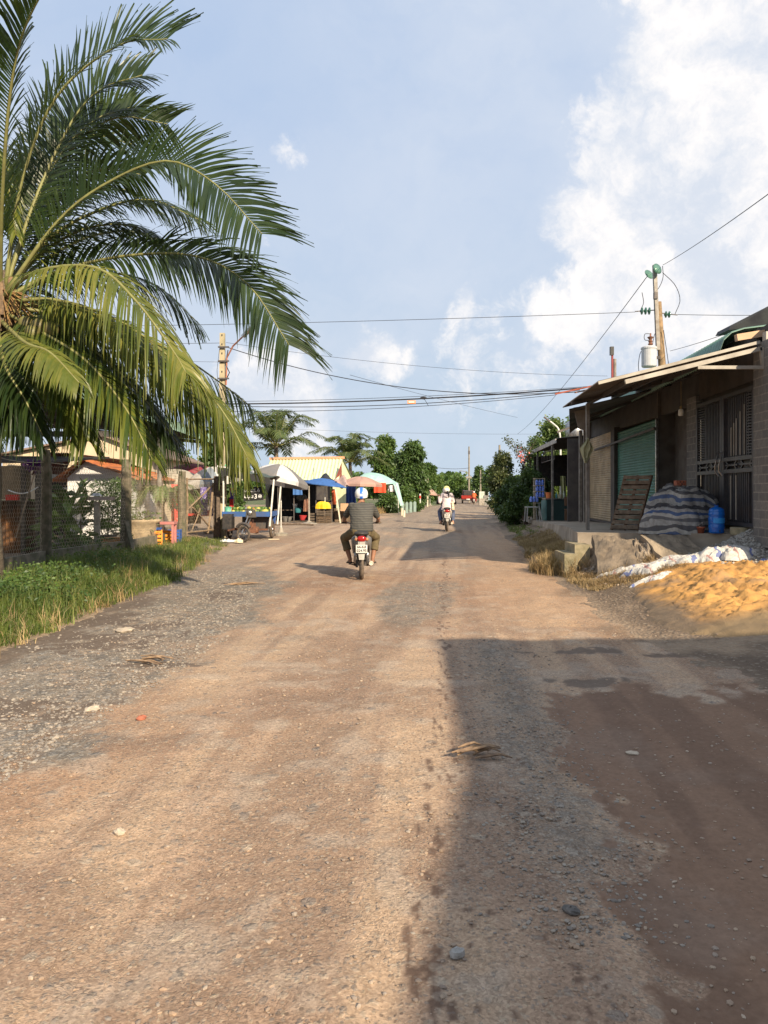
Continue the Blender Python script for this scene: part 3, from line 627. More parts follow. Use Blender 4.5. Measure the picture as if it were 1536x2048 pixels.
for i in range(16):
    a = i * 2.4; o_ = cp + Vector((math.cos(a) * .16, math.sin(a) * .16, -.35 + .03 * i)); b.poly([o_ + Vector((-.07, 0, -.2)), o_ + Vector((.07, 0, -.2)), o_ + Vector((.03, 0, .3)), o_ + Vector((-.03, 0, .3))], (0, .02, 0))
b.build('sheath', mat('sheath_fibre', (.26, .17, .10), (.13, .09, .06), 14, .95, bump=.5), palm)

def far_palm(px, py, Yd, L, nf, label, seed, yl=0, m_=None):
    c_ = W(px, py, Yd); g = float(H(c_.x, Yd)); q = random.Random(seed)
    rt = thing('coconut_palm', label, 'palm tree', (c_.x, Yd, g)); b = MB(); b.tube([(0, 0, -.2), (.1, 0, (c_.z - g) * .5), (0, 0, c_.z - g)], [.22, .17, .15], 10); b.build('trunk', PTRUNK, rt, world=False, smooth=True)
    z = c_.z - g
    for i in range(nf):
        a = 2 * PI * i / nf * 2.618 + q.uniform(-.2, .2); e_ = 1.42 - 1.45 * (i / nf) + q.uniform(-.1, .1); l = L * q.uniform(.85, 1.1); h_ = math.cos(e_ * .9)
        d = Vector((math.cos(a), math.sin(a), 0))
        pts = [Vector((0, 0, z)), Vector((0, 0, z)) + d * l * .35 * h_ + Vector((0, 0, l * .38 * math.sin(e_))), Vector((0, 0, z)) + d * l * .66 * h_ + Vector((0, 0, l * (.72 * math.sin(e_) - .02))), Vector((0, 0, z)) + d * l * (.95 * h_ + .10) + Vector((0, 0, l * (.92 * math.sin(e_) - .24)))]
        frond(rt, pts, m_ or PALMF, LL=L * .26, nl=46, wid=.07, droop=.5, seed=seed + i, world=False, seg=2, rr=(.035, .012), vee=.3)
    return rt
far_palm(552, 893, 57, 4.0, 26, 'coconut palm with upright fronds behind the pale yellow roof, close to its left end', 70)
far_palm(700, 925, 68, 3.7, 26, 'coconut palm rising behind the right gable of the pale yellow roof', 90)

# ================================================================== TREES
def at_tree(name, label, px, top, Yd, rpx, n, leaf, lm, seed, basez=None, hz=None, wide=1.0, group=None, **kw):
    x = WX(px, Yd); g = float(H(x, Yd)); h = EYE + (HY - top) / F * Yd - g; r_ = rpx / F * Yd; q = random.Random(seed); bl = []
    k = max(3, int(h / r_ * 3.2)); k = min(k, 14)
    for i in range(k):
        f = (i + .5) / k; z = h * (.16 + .72 * f); rr_ = r_ * (.34 + .28 * math.sin(PI * min(1, f + .12))) * q.uniform(.6, 1.25); o = r_ * (1 - .45 * f) * .95
        a = i * 2.4 + q.random(); bl.append((math.cos(a) * o * q.uniform(.3, 1), math.sin(a) * o * q.uniform(.3, 1), min(z, h - rr_ * .85), rr_))
    bl.append((0, 0, h - r_ * .45, r_ * .5)); bl.append((0, 0, h * .5, r_ * .7))
    return tree(name, label, (x, Yd, g), h, bl, n, leaf, lm, seed=seed, group=group, trunk_r=max(.08, h * .02), **kw)
at_tree('leafy_tree', 'tall bright green tree behind the far palm, its crown the highest left of the road', 770, 868, 78, 30, 9000, .34, LM_G, 1)
at_tree('leafy_tree', 'broad dark green tree overhanging the left roadside beside the cyan market tent', 826, 880, 70, 36, 16000, .30, LM_D, 2)
at_tree('leafy_tree', 'second light green crown between the two tallest roadside trees', 800, 905, 82, 34, 9000, .32, LM_G, 3)
at_tree('leafy_tree', 'green tree behind the broad dark tree, its edge reaching furthest over the road', 858, 925, 100, 26, 6500, .40, LM_G, 4)
at_tree('leafy_tree', 'low green tree at the road end below the reaching crown', 868, 955, 125, 22, 4000, .45, LM_D, 5)
at_tree('bush', 'dark hedge bush under the cyan market tent beside its slanting leg', 775, 985, 56, 26, 6000, .22, LM_D, 6, cat='bush', stems=3, trunk_top=.3)
at_tree('bush', 'green bush right of the cyan tent leg behind the low panels', 812, 972, 60, 30, 6000, .22, LM_G, 7, cat='bush', stems=3, trunk_top=.3)
at_tree('bush', 'bush with mixed leaves behind the pink parasol', 700, 975, 60, 36, 7000, .24, LM_G, 8, cat='bush', stems=3, trunk_top=.3)
at_tree('bush', 'roadside bush below the distant faded parasol', 845, 995, 92, 22, 3000, .3, LM_G, 9, cat='bush', stems=3, trunk_top=.3)
at_tree('leafy_tree', 'round tree at the end of the road behind the red pickup', 918, 950, 165, 18, 4200, .55, LM_G, 10)
at_tree('leafy_tree', 'low tree at the road end between the pickup and the utility pole', 940, 962, 160, 14, 2600, .5, LM_D, 11)
at_tree('conifer', 'narrow dark pointed tree standing behind the white roadside boards', 958, 932, 130, 15, 5000, .42, LM_D, 12, cat='tree')
at_tree('leafy_tree', 'low tree between the pointed tree and the roadside shrubs', 985, 930, 110, 20, 3500, .4, LM_D, 13)
at_tree('leafy_tree', 'big dark tree behind the metal roofs inside the fenced yard', 330, 845, 46, 62, 16000, .26, LM_D, 14)
at_tree('leafy_tree', 'second dark tree in the yard, showing around the concrete utility pole', 425, 852, 50, 50, 12000, .26, LM_D, 15)
at_tree('leafy_tree', 'green tree beyond the shop roof next to the curved street lamp', 1105, 832, 44, 52, 12000, .20, LM_Y, 16)
at_tree('leafy_tree', 'green tree beyond the shop roof, lower and nearer the road', 1070, 872, 42, 30, 6000, .18, LM_G, 17)
at_tree('leafy_tree', 'tree beyond the long shutter building roof end', 1150, 830, 48, 40, 6000, .22, LM_G, 18)
at_tree('shrub', 'olive green roadside shrub catching the sun, beyond the dark shop bushes', 1005, 902, 44, 34, 11000, .16, LM_B, 19, cat='bush', stems=3, trunk_top=.35)
at_tree('shrub', 'dark leafy shrub beside the open shop counter', 1062, 935, 33.5, 44, 15000, .12, LM_D, 20, cat='bush', stems=4, trunk_top=.35)
at_tree('shrub', 'middle roadside shrub between the olive one and the dark one', 1028, 950, 38, 36, 12000, .13, LM_D, 21, cat='bush', stems=4, trunk_top=.35)
at_tree('shrub', 'low shrub at the foot of the road bushes', 1022, 1002, 35, 24, 6000, .10, LM_D, 22, cat='bush', stems=3, trunk_top=.3)
# bougainvillea sprays reaching up with red flowers
bg = thing('bougainvillea', 'bougainvillea with long sprays and red flowers above the dark shrubs by the shop roof', 'shrub', (WX(1045, 34), 34, float(H(WX(1045, 34), 34))))
b = MB(); pl = []
z0 = float(H(WX(1045, 34), 34))
for (pp) in ([(1045, 1040), (1050, 960), (1035, 905), (1012, 876)], [(1050, 1040), (1060, 950), (1058, 910), (1040, 893)], [(1048, 1040), (1045, 960), (1052, 915), (1072, 880)]):
    c_ = catmull([W(a, b_, 34) for a, b_ in pp], 14); b.tube(c_, [.03 * (1 - i / 16) + .004 for i in range(15)], 5); pl += c_[6:]
b.build('stem', WOODG, bg); r = np.random.default_rng(3); C_ = np.array([tuple(v) for v in pl]); C_ = C_[r.integers(0, len(C_), 900)] + r.normal(0, .10, (900, 3)); V, Fq = leaf_quads(C_, r.normal(size=(900, 3)), .11, r); npmesh('leaves', V, Fq, LM_B, bg)
C_ = np.array([tuple(W(*k_, 33.6)) for k_ in ((1041, 905), (1052, 912), (1046, 920), (1038, 915))]); C_ = C_[r.integers(0, 4, 60)] + r.normal(0, .10, (60, 3)); V, Fq = leaf_quads(C_, r.normal(size=(60, 3)), .09, r, .9); npmesh('flowers', V, Fq, mat('petal_red', (.50, .06, .05), (.60, .22, .16), 8, .6), bg)['kind'] = 'stuff'
# distant belt of trees that closes the horizon
r = np.random.default_rng(77); n = 60000; a = np.concatenate([r.uniform(-85, 85, n // 2), r.uniform(-22, 28, n - n // 2)]); dist = r.uniform(170, 240, n); x = dist * np.tan(np.radians(np.clip(a, -72, 72))); y = dist
hh = 4.2 + 4.5 * fbm(x * .05, y * 0, 4, 90) ; gapx = np.exp(-((x - 27) / 7) ** 2); z = hh * r.random(n) ** .7 * (1 - .72 * gapx)
V, Fq = leaf_quads(np.stack([x, y, z], 1), r.normal(size=(n, 3)), 1.3, r, .7); tag(npmesh('tree_belt', V, Fq, LM_G), label='distant belt of trees along the horizon', kind='stuff')

# ================================================================== GRASS
def blades(n, xf, yf, hmin, hmax, w, m, seed, name, lean=.35, zf=None, kind='stuff', clump=0, label=None):
    r = np.random.default_rng(seed); y = yf(r, n); x = xf(r, n, y)
    if clump: k = r.integers(0, n, max(1, n // clump)); cx, cy = x[k], y[k]; j = r.integers(0, len(k), n); x = cx[j] + r.normal(0, .05, n); y = cy[j] + r.normal(0, .05, n)
    z = (zf or H)(x, y) - .01; L = hmin + (hmax - hmin) * r.random(n) ** 1.3; L = L * (.25 + 1.35 * fbm(x * 1.0, y * 1.0, 4, seed)) * (1 - .4 * sm(y, 17, 20) * (1 - sm(y, 40, 41))); a = r.random(n) * 2 * PI; ln = lean * r.uniform(.2, 1.2, n)
    d = np.stack([np.cos(a), np.sin(a)], 1); sd_ = np.stack([-d[:, 1], d[:, 0]], 1) * w * .5; rows = []
    for f, ww in ((0, 1), (.5, .8), (1, .08)):
        off = d * (L * ln * f ** 2)[:, None]; zz = z + L * f * (1 - .35 * ln * f)
        for s_ in (-1, 1): rows.append(np.stack([x + off[:, 0] + s_ * sd_[:, 0] * ww, y + off[:, 1] + s_ * sd_[:, 1] * ww, zz], 1))
    V = np.stack(rows, 1).reshape(-1, 3); b0 = (np.arange(n) * 6)[:, None]
    Fq = np.concatenate([b0 + np.array([[0, 1, 3, 2]]), b0 + np.array([[2, 3, 5, 4]])], 0); return tag(npmesh(name, V, Fq, m), label=label, kind=kind)
GRS = leafmat('grass_blades', (.100, .150, .025), (.24, .26, .070), (.055, .095, .020), transl=.35, rough=.5, scale=2)
blades(42000, lambda r, n, y: edge_l(y) + .12 - (r.random(n) ** .9) * (2.55 - .25 * sm(y, 20, 26)) + .9 * (fbm(y * 1.0, y * 0, 4, 8) - .5), lambda r, n: 6.4 * np.exp(r.random(n) * math.log(25 / 6.4)), .05, .35, .010, GRS, 21, 'grass', clump=16, lean=.7)
blades(5000, lambda r, n, y: edge_l(y) + .15 - r.random(n) * 2.4, lambda r, n: 6.4 * np.exp(r.random(n) * math.log(25 / 6.4)), .05, .40, .008, DRYG, 31, 'dry_grass', lean=1.1, clump=25)
blades(14000, lambda r, n, y: edge_l(y) + .1 - r.random(n) ** .8 * 2.0, lambda r, n: r.uniform(6.3, 14, n), .05, .22, .009, GRS, 22, 'grass', lean=.8)
blades(26000, lambda r, n, y: edge_r(y) + .05 + np.abs(r.normal(0, .75, n)), lambda r, n: r.uniform(12.8, 25, n), .05, .26, .008, DRYG, 23, 'dry_grass', lean=1.0, clump=30)
blades(5200, lambda r, n, y: WX(1150, 14.6) + r.normal(-.25, .22, n), lambda r, n: 14.6 + r.normal(0, .35, n), .15, .42, .009, DRYG, 24, 'dry_grass', lean=.8, clump=60)
blades(3400, lambda r, n, y: WX(1110, 18.5) + r.normal(0, .30, n), lambda r, n: 18.5 + r.normal(0, .6, n), .15, .40, .012, DRYG, 25, 'dry_grass', lean=.9, clump=60)
blades(16000, lambda r, n, y: edge_r(y) + .15 + np.abs(r.normal(0, .9, n)), lambda r, n: r.uniform(11.8, 14.2, n), .04, .14, .007, DRYG, 26, 'dry_grass', lean=1.6, clump=20)
blades(2400, lambda r, n, y: edge_r(y) + .2 + np.abs(r.normal(0, .5, n)), lambda r, n: r.uniform(25, 36, n), .06, .25, .014, GRS, 27, 'grass', lean=.8, clump=25)
blades(6500, lambda r, n, y: edge_l(y) + .2 - np.abs(r.normal(0, .8, n)), lambda r, n: r.uniform(50, 68, n), .2, .7, .03, DRYG, 28, 'dry_grass', lean=.7, clump=25)
blades(1800, lambda r, n, y: edge_r(y) + .5 + np.abs(r.normal(0, .6, n)), lambda r, n: r.uniform(58, 75, n), .2, .8, .03, DRYG, 29, 'dry_grass', lean=.7, clump=25)
# broad leaved weeds in the grass beside the fence
def weeds(px, py, n, rad, h, seed, label):
    p = P(px, py); r = np.random.default_rng(seed); k = n // 9; c_ = r.normal(0, rad, (k, 2)); j = r.integers(0, k, n); z = r.random(n) * h * (.5 + .5 * r.random(k)[j])
    C_ = np.stack([c_[j, 0] + r.normal(0, .05, n), c_[j, 1] + r.normal(0, .05, n), z + .03], 1); d = r.normal(size=(n, 3)) * np.array([1, 1, .35]) + np.array([0, 0, .25]); V, Fq = leaf_quads(C_, d, .055, r, .6)
    o = thing('weed_patch', label, 'weeds', p); npmesh('leaves', V, Fq, LM_G, o, world=False)
    b = MB(); q = random.Random(seed)
    for i in range(k): x_, y_ = c_[i]; b.tube([(x_, y_, -.03), (x_ + q.uniform(-.03, .03), y_, h * .7)], [.005, .002], 4)
    b.build('stems', mat('weed_stem', (.10, .14, .04)), o, world=False)['kind'] = 'stuff'
weeds(30, 1205, 2600, .42, .38, 1, 'broad leaved dark green weeds nearest the camera in front of the fence')
weeds(110, 1165, 1800, .40, .34, 2, 'leafy green weeds below the second thick fence post')
weeds(200, 1128, 1100, .42, .30, 3, 'feathery weeds at the fence foot beside the tall grass tuft')
# ================================================================== RIGHT SIDE: SHUTTER BUILDING
FX = lambda y, off=0.0: 5.2 + .086 * y + off
ZP = lambda y: float(np.interp(y, [11, 13, 14.6, 20, 27, 32, 40], [.90, .86, .80, .70, .52, .42, .30]))
def FP(y, z, off=0.0): return Vector((FX(y, off), y, z))
RD = Vector((.086, 1, 0)).normalized()
SHUT_B = mat('shutter_beige', (.52, .40, .25), (.38, .29, .18), 2.5, .55, .1, dirt=.45, dirtc=(.16, .12, .08))
SHUT_G = mat('shutter_green', (.06, .20, .15), (.045, .15, .115), 2.5, .5, .1, dirt=.3, dirtc=(.05, .10, .08))
CLAD = mat('dark_cladding', (.085, .075, .068), (.055, .05, .045), 3, .7, .2, dirt=.4)
CANM = mat('canopy_metal', (.17, .145, .125), (.13, .11, .095), 3, .55, .3, dirt=.4)
GREENR = mat('green_roof', (.16, .29, .22), (.12, .22, .17), 3, .5, .1, dirt=.3)
GATEM = mat('gate_paint', (.055, .055, .062), (.075, .072, .075), 8, .45, .3, dirt=.3)
PLAST = mat('plaster_grey', (.15, .135, .12), (.10, .09, .08), 3, .9, dirt=.4, bump=.2)
m, t, b_ = newmat('block_pillar'); oc = t.node('ShaderNodeTexCoord').outputs['Object']; x, y_, z = t.xyz(oc)
bt = t.node('ShaderNodeTexBrick'); t.put(bt.inputs['Vector'], t.comb(t.m('ADD', x, y_), z, 0)); bt.inputs['Scale'].default_value = 1
for k_, v_ in (('Color1', (.13, .125, .12, 1)), ('Color2', (.19, .18, .165, 1)), ('Mortar', (.27, .25, .22, 1)), ('Mortar Size', .010), ('Brick Width', .26), ('Row Height', .145)): bt.inputs[k_].default_value = v_
t.put(b_.inputs['Base Color'], t.mix(t.ramp(t.noise(oc, 20, 5, .6), .35, .7, 0, .5), bt.outputs[0], (.09, .085, .08))); b_.inputs['Roughness'].default_value = .85
bn = t.node('ShaderNodeBump'); bn.inputs['Strength'].default_value = .6; bn.inputs['Distance'].default_value = .01; t.put(bn.inputs['Height'], t.m('SUBTRACT', 1.0, bt.outputs['Fac'])); t.l.new(bn.outputs[0], b_.inputs['Normal'])
BLOCK = m
# raised concrete platform
plat = thing('concrete_platform', 'raised worn concrete platform in front of the roller shutters', 'platform', (5.2, 18, 0))
LE = [(9.6, 11.6, .88), (6.75, 13.0, .86), (5.2, 13.7, .84), (3.82, 14.5, .80), (4.2, 16.5, .74), (4.75, 19, .69), (5.5, 24, .56), (6.2, 30, .42), (6.9, 35, .30), (7.6, 40, .24)]
b = MB(); n = len(LE); q = random.Random(2)
top = [Vector((x_ + q.uniform(-.03, .03), y__, z_)) for x_, y__, z_ in LE]; inn = [Vector((max(FX(p.y, .6), p.x + .8), p.y + (.0 if p.y > 14 else 1.6), ZP(p.y))) for p in top]
b.v = [tuple(p) for p in top] + [tuple(p) for p in inn] + [(p.x - (.06 if p.y > 14.6 else 0), p.y - (.06 if p.y < 14.6 else 0), -.1) for p in top]
b.f = [(i, i + 1, n + i + 1, n + i) for i in range(n - 1)] + [(2 * n + i, 2 * n + i + 1, i + 1, i) for i in range(n - 1)]
b.build('slab', mat('platform_concrete', (.42, .35, .27), (.30, .24, .18), 1.6, .9, bump=.35, dirt=.5, dirtc=(.16, .13, .10)), plat)
for k_, (x0, x1, y0, y1, zt) in enumerate([(3.60, 3.88, 13.95, 14.85, .61), (3.38, 3.62, 13.85, 14.75, .44)]):
    b = MB(); b.poly([(x0, y0, -.05), (x1, y0 - .02, -.05), (x1 + .02, y1, -.05), (x0 + .03, y1, -.05)], (0, 0, zt + .05)); b.build('step', mat('step_concrete', (.36, .30, .20), (.22, .19, .12), 5, .95, bump=.6, dirt=.5, dirtc=(.10, .11, .06)), plat)
# broken slabs that lie on the bank
def slab(c4, th, name, label, m_, seed=1, amp=.05):
    c4 = [Vector(p) for p in c4]
    def fn(u, v):
        eu = .06 * (float(vn(v * 6 + seed, seed)) - .5); ev = .08 * (float(vn(u * 6, seed + 4)) - .5); u2 = u + eu * (1 if u > .5 else -1) * 2 * abs(u - .5); v2 = v + ev * 2 * abs(v - .5)
        p = c4[0].lerp(c4[1], u2).lerp(c4[3].lerp(c4[2], u2), v2); return p + Vector((0, 0, amp * (float(fbm(u * 4 + seed, v * 4, 4, seed)) - .5) * 2))
    b = MB().grid(fn, 26, 20, th); return solo(b, name, m_, label, 'concrete slab')
SLABM = mat('broken_concrete', (.36, .29, .21), (.20, .16, .12), 2.2, .95, bump=.9, bscale=9, dirt=.7, dirtc=(.12, .10, .075))
slab([(3.74, 12.95, .16), (4.45, 12.7, .22), (4.66, 13.6, .74), (3.98, 14.1, .80)], (0, .05, -.16), 'broken_slab', 'broken grey slab tilted against the platform right beside the steps', mat('slab_dark', (.24, .19, .14), (.12, .10, .08), 3, .95, bump=.9, bscale=10, dirt=.5), 3, .07)
slab([(4.95, 12.7, .34), (5.70, 12.45, .34), (5.5, 13.5, .80), (4.72, 13.6, .80)], (0, .05, -.12), 'broken_slab', 'pale cracked slab sloping from the platform down to the sacks', SLABM, 5, .05)
slab([(4.42, 12.95, .28), (4.88, 12.85, .30), (4.74, 13.55, .70), (4.60, 13.58, .70)], (0, .05, -.2), 'broken_slab', 'rough lump of concrete wedged between the two tilted slabs', mat('slab_rubble', (.33, .27, .21), (.16, .13, .10), 9, .95, bump=.9, bscale=14), 7, .12)
# building with its parts
shop = thing('shutter_building', 'long low building with beige and green roller shutters, a dark metal gate and a canopy', 'building', (FX(18), 18, ZP(18)))
def quadwall(y0, y1, z0a, z0b, z1a, z1b, off, th=.15):
    return MB().poly([FP(y0, z0a, off), FP(y1, z0b, off), FP(y1, z1b, off), FP(y0, z1a, off)], (th, 0, 0))
def slatted(y0, y1, zb, zt, m_, name, pitch=.075):
    b = MB(); o = FP(y0, zb, .05); a = Vector((0, 0, zt - zb)); bb = FP(y1, zb, .05) - o; b.corr(o, a, bb, (zt - zb) / pitch, .017, flat=1, nrm=(-1, 0, 0)); ob = b.build(name, m_, shop, smooth=True)
    b = MB(); b.bar(FP(y0, zb + .03, .02), FP(y1, zb + .03, .02), .05, .07); b.build('bottom_rail', DSTEEL, ob)
    return ob
slatted(23.35, 27.3, .58, 3.55, SHUT_B, 'roller_shutter'); slatted(18.4, 22.8, .68, 3.44, SHUT_G, 'roller_shutter')
quadwall(22.82, 23.33, .4, .4, 3.6, 3.6, -.06, .3).build('pillar', CLAD, shop)
quadwall(15.95, 18.38, .6, .6, 4.2, 4.2, .45, .1).build('recess_wall', PLAST, shop)
MB().poly([FP(18.39, .6, .03), FP(18.39, .6, .62), FP(18.39, 4.2, .62), FP(18.39, 4.2, .03)], (0, .08, 0)).build('recess_wall', PLAST, shop)
MB().bar(FP(18.38, .6, 0), FP(18.38, 3.42, 0), .06).build('shutter_rail', STEEL, shop)
quadwall(11.3, 12.38, .7, .7, 4.05, 4.05, -.08, .5).build('block_pillar', BLOCK, shop); quadwall(15.35, 15.93, .7, .7, 3.6, 3.6, -.05, .5).build('block_pillar', BLOCK, shop)
quadwall(11.9, 27.6, 3.42, 3.60, 4.38, 4.38, .10, .15).build('wall', CLAD, shop)
b = MB(); b.corr(FP(12.4, 3.5, .02), FP(15.35, 3.5, .02) - FP(12.4, 3.5, .02), Vector((0, 0, .85)), 22, .02, nrm=(-1, 0, 0), flat=1); b.build('cladding', CLAD, shop)
b = MB(); b.poly([FP(27.4, .3, 0), FP(27.4, .3, 7), FP(27.4, 4.5, 7), FP(27.4, 4.3, 0)], (0, .15, 0)); b.poly([FP(27.55, .3, 7), FP(11, .3, 7), FP(11, 4.7, 7), FP(27.55, 4.7, 7)], (.15, 0, 0)); b.poly([FP(11.3, .3, .42), FP(11.3, .3, 7), FP(11.3, 4.4, 7), FP(11.3, 4.2, .42)], (0, -.15, 0)); b.build('wall', PLAST, shop)
# bullnose green roof
prof = [(-.36, 3.98), (-.42, 4.10), (-.36, 4.27), (-.22, 4.40), (0, 4.47), (.7, 4.56), (3.5, 4.75), (7.3, 5.0)]
# near end of the nose sits at picture point (1440,688)
def roofpt(u, v):
    k = u * (len(prof) - 1); i = min(int(k), len(prof) - 2); f = k - i; a, c_ = prof[i], prof[i + 1]; y = 12.95 + v * 14.8; amp = .018 * math.sin(v * 14.8 / .15 * 2 * PI)
    return FP(y, a[1] + (c_[1] - a[1]) * f + amp, a[0] + (c_[0] - a[0]) * f)
b = MB(); b.grid(roofpt, 14, 400, (0, 0, -.012)); b.build('roof', GREENR, shop, smooth=False)
b = MB(); b.poly([W(1457, 660, 15), W(1462, 651, 15), W(1640, 560, 14), W(1640, 640, 14)], (0, .6, 0)); b.build('upper_roof', mat('old_roof_dark', (.05, .048, .05), (.08, .08, .075), 4, .7, .2), shop)
# timber beam and near corner
b = MB(); b.bar(W(1472, 676, 12.4), W(1600, 655, 12.4), .10, .11); b.build('beam', mat('timber_pale', (.62, .42, .26), (.5, .33, .2), 6, .7, aniso=(.2, 1, 1)), shop)
b = MB(); b.bar(W(1536, 664, 12.0), W(1536, 722, 12.0), .12); b.build('corner_post', CREAMM, shop)
# canopy: rusty brown corrugated sheet on a frame
C1 = Vector((3.50, 12.1, 3.40)); T1 = Vector((4.35, 18.0, 3.66)); E1 = Vector((6.12, 12.1, 4.03)); E2 = Vector((6.95, 18.6, 4.30)); T2 = Vector((6.15, 24.5, 3.60)); E3 = Vector((7.4, 27.2, 4.25))
b = MB()
def cpt(u, v):
    a = C1.lerp(T1, v); e = E1.lerp(E2, v); p = a.lerp(e, u); return p + Vector((0, 0, .014 * math.sin(v * 5.9 / .11 * 2 * PI)))
b.grid(cpt, 2, 216, (0, 0, .006)); b.build('canopy', CANM, shop)
b = MB(); T1b = Vector((4.38, 17.5, 3.60))
def cpt2(u, v):
    p = T1b.lerp(T2, v).lerp(Vector((6.95, 17.5, 4.20)).lerp(E3, v), u); return p + Vector((0, 0, -.05 + .014 * math.sin(v * 7 / .11 * 2 * PI)))
b.grid(cpt2, 2, 250, (0, 0, .006)); b.build('canopy', CANM, shop)
b = MB(); b.bar(C1 + Vector((0, -.02, -.02)), W(1520, 684, 12.1), .03, .05); b.build('canopy_edge', CREAMM, shop)
b = MB(); b.bar(W(1250, 764, 12.0), W(1522, 697, 12.0), .06, .07); b.build('bracket_beam', CREAMM, shop)
b = MB(); b.bar(W(1395, 735, 12.0), W(1524, 735, 12.0), .05, .055); b.build('bracket_beam', CREAMM, shop)
b = MB(); b.bar(W(1522, 695, 12.0), W(1528, 739, 12.0), .06); b.build('bracket_post', CREAMM, shop)
for f in (.25, .5, .75, 1.0):
    b = MB(); b.bar(C1.lerp(E1, f) + Vector((0, .05, -.06)), T1.lerp(E2, f) + Vector((0, 0, -.06)), .05, .08); b.build('purlin', DSTEEL, shop)
for y_ in (15.8, 19.5, 23.5):
    f = (y_ - 12.1) / 5.9; xo = 4.0 if y_ < 17 else (5.1 if y_ < 20 else 5.5); b = MB(); b.bar((xo, y_, 3.5), FP(y_, 4.1), .05, .07); b.build('rafter', DSTEEL, shop)
POSTM = mat('post_grey', (.30, .28, .25), (.2, .18, .16), 6, .6, .3, dirt=.4)
b = MB(); b.bar((4.42, 16.05, ZP(16)), (4.42, 16.05, 3.52), .07); b.build('canopy_post', POSTM, shop)
for px_, y_ in ((1161, 25.8), (1169, 25.0)):
    b = MB(); b.bar((WX(px_, y_), y_, ZP(y_)), (WX(px_, y_), y_, 3.75), .10 if px_ < 1165 else .06); b.build('canopy_post', POSTM, shop)
b = MB(); b.poly([W(1147, 815, 18.2), W(1172, 811, 18.2), W(1172, 862, 18.2), W(1157, 857, 18.2)], (0, .02, 0)); b.build('side_sheet', mat('sheet_grey', (.34, .30, .26), (.26, .23, .2), 4, .6), shop)
b = MB(); b.bar(FP(18.2, 3.17, -.10), FP(25.6, 3.05, -.10), .05, .06); b.build('dark_strip', DSTEEL, shop)  # thin dark line drawn across both shutters
# gate: two leaves
for k_, (y0, y1) in enumerate(((12.43, 13.86), (13.90, 15.32))):
    zb, zt = 1.0, 3.40; b = MB(); o = -.02
    for yy in (y0 + .03, y1 - .03): b.bar(FP(yy, zb, o), FP(yy, zt, o), .07)
    for zz in (zb + .03, 1.98, 2.20, zt - .03): b.bar(FP(y0, zz, o), FP(y1, zz, o), .06, .07)
    lf = b.build('gate_leaf', GATEM, shop)
    b = MB(); b.poly([FP(y0, zb, .05), FP(y1, zb, .05), FP(y1, zt, .05), FP(y0, zt, .05)], (.02, 0, 0)); b.build('back_sheet', GATEM, lf)
    b = MB(); nb = 17
    for i in range(1, nb):
        yy = y0 + (y1 - y0) * i / nb; lou = (i < 4) if k_ == 0 else (i > nb - 5)
        if lou: continue
        b.bar(FP(yy, 2.24, .01), FP(yy, zt - .07, .01), .028); b.bar(FP(yy, zb + .07, .01), FP(yy, 1.95, .01), .028)
    b.build('bars', GATEM, lf)
    b = MB()
    for i in range(22):
        zz = 2.28 + i * .05; ya, yb = (y0 + .07, y0 + .36) if k_ == 0 else (y1 - .40, y1 - .07); b.box(FP((ya + yb) / 2, zz, .0), (.035, yb - ya, .022))
    b.build('louvre', GATEM, lf)
    b = MB(); mz = 2.09
    for ya, yb in ((y0 + .1, (y0 + y1) / 2 - .06), ((y0 + y1) / 2 + .06, y1 - .1)):
        b.bar(FP(ya, mz, o), FP(yb, mz, o), .03); b.bar(FP(ya, mz - .1, o), FP(ya + .14, mz, o), .03); b.bar(FP(ya, mz + .1, o), FP(ya + .14, mz, o), .03); b.bar(FP(yb, mz - .1, o), FP(yb - .14, mz, o), .03); b.bar(FP(yb, mz + .1, o), FP(yb - .14, mz, o), .03)
    b.build('ornament', GATEM, lf)
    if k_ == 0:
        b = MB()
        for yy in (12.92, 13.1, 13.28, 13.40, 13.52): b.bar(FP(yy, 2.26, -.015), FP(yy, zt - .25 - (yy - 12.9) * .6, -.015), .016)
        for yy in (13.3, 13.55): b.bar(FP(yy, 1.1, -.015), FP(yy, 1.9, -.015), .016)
        b.build('glint_strip', CREAMM, lf)  # pale bars stand in for bright strips of light on the gate
    b = MB(); hy = 13.78 if k_ == 0 else 13.98; c_ = FP(hy, 2.1, -.08)
    b.tube([c_ + Vector((0, 0, -.2)), c_ + Vector((-.05, .03, -.1)), c_ + Vector((-.06, 0, 0)), c_ + Vector((-.05, -.03, .1)), c_ + Vector((0, 0, .25))], .016, 6); b.build('handle', STEEL, lf)
# ---- things on the platform
def up_axes(o, wv, uv, nv): return lambda a, c_, d: Vector(o) + Vector(wv) * a + Vector(uv) * c_ + Vector(nv) * d
pal = thing('wooden_pallet', 'weathered wooden pallet leaning against the green roller shutter', 'pallet', (5.15, 15.9, .78))
o = Vector((4.92, 16.1, .79)); wv = Vector((.50, -.30, 0)); uv = Vector((.34, .10, 1.18)); nv = wv.cross(uv).normalized()
for i in range(11):
    f = (i + .5) / 11; b = MB(); p0 = o + uv * f; q_ = random.Random(i); b.bar(p0 - nv * .0, p0 + wv, .018, .082, up=uv.normalized()); b.build('slat', mat('pallet_slat', (.27, .20, .14), (.16, .115, .08), 9, .9, bump=.4), pal)
for f in (.03, .5, .98):
    b = MB(); b.bar(o + wv * f + nv * -.055, o + wv * f + uv + nv * -.055, .045, .09, up=nv); b.build('stringer', WOODB, pal)
for i in range(0, 11, 3):
    b = MB(); f = (i + .5) / 11; b.bar(o + uv * f - nv * .11, o + uv * f + wv - nv * .11, .018, .08, up=uv.normalized()); b.build('slat', WOODB, pal)
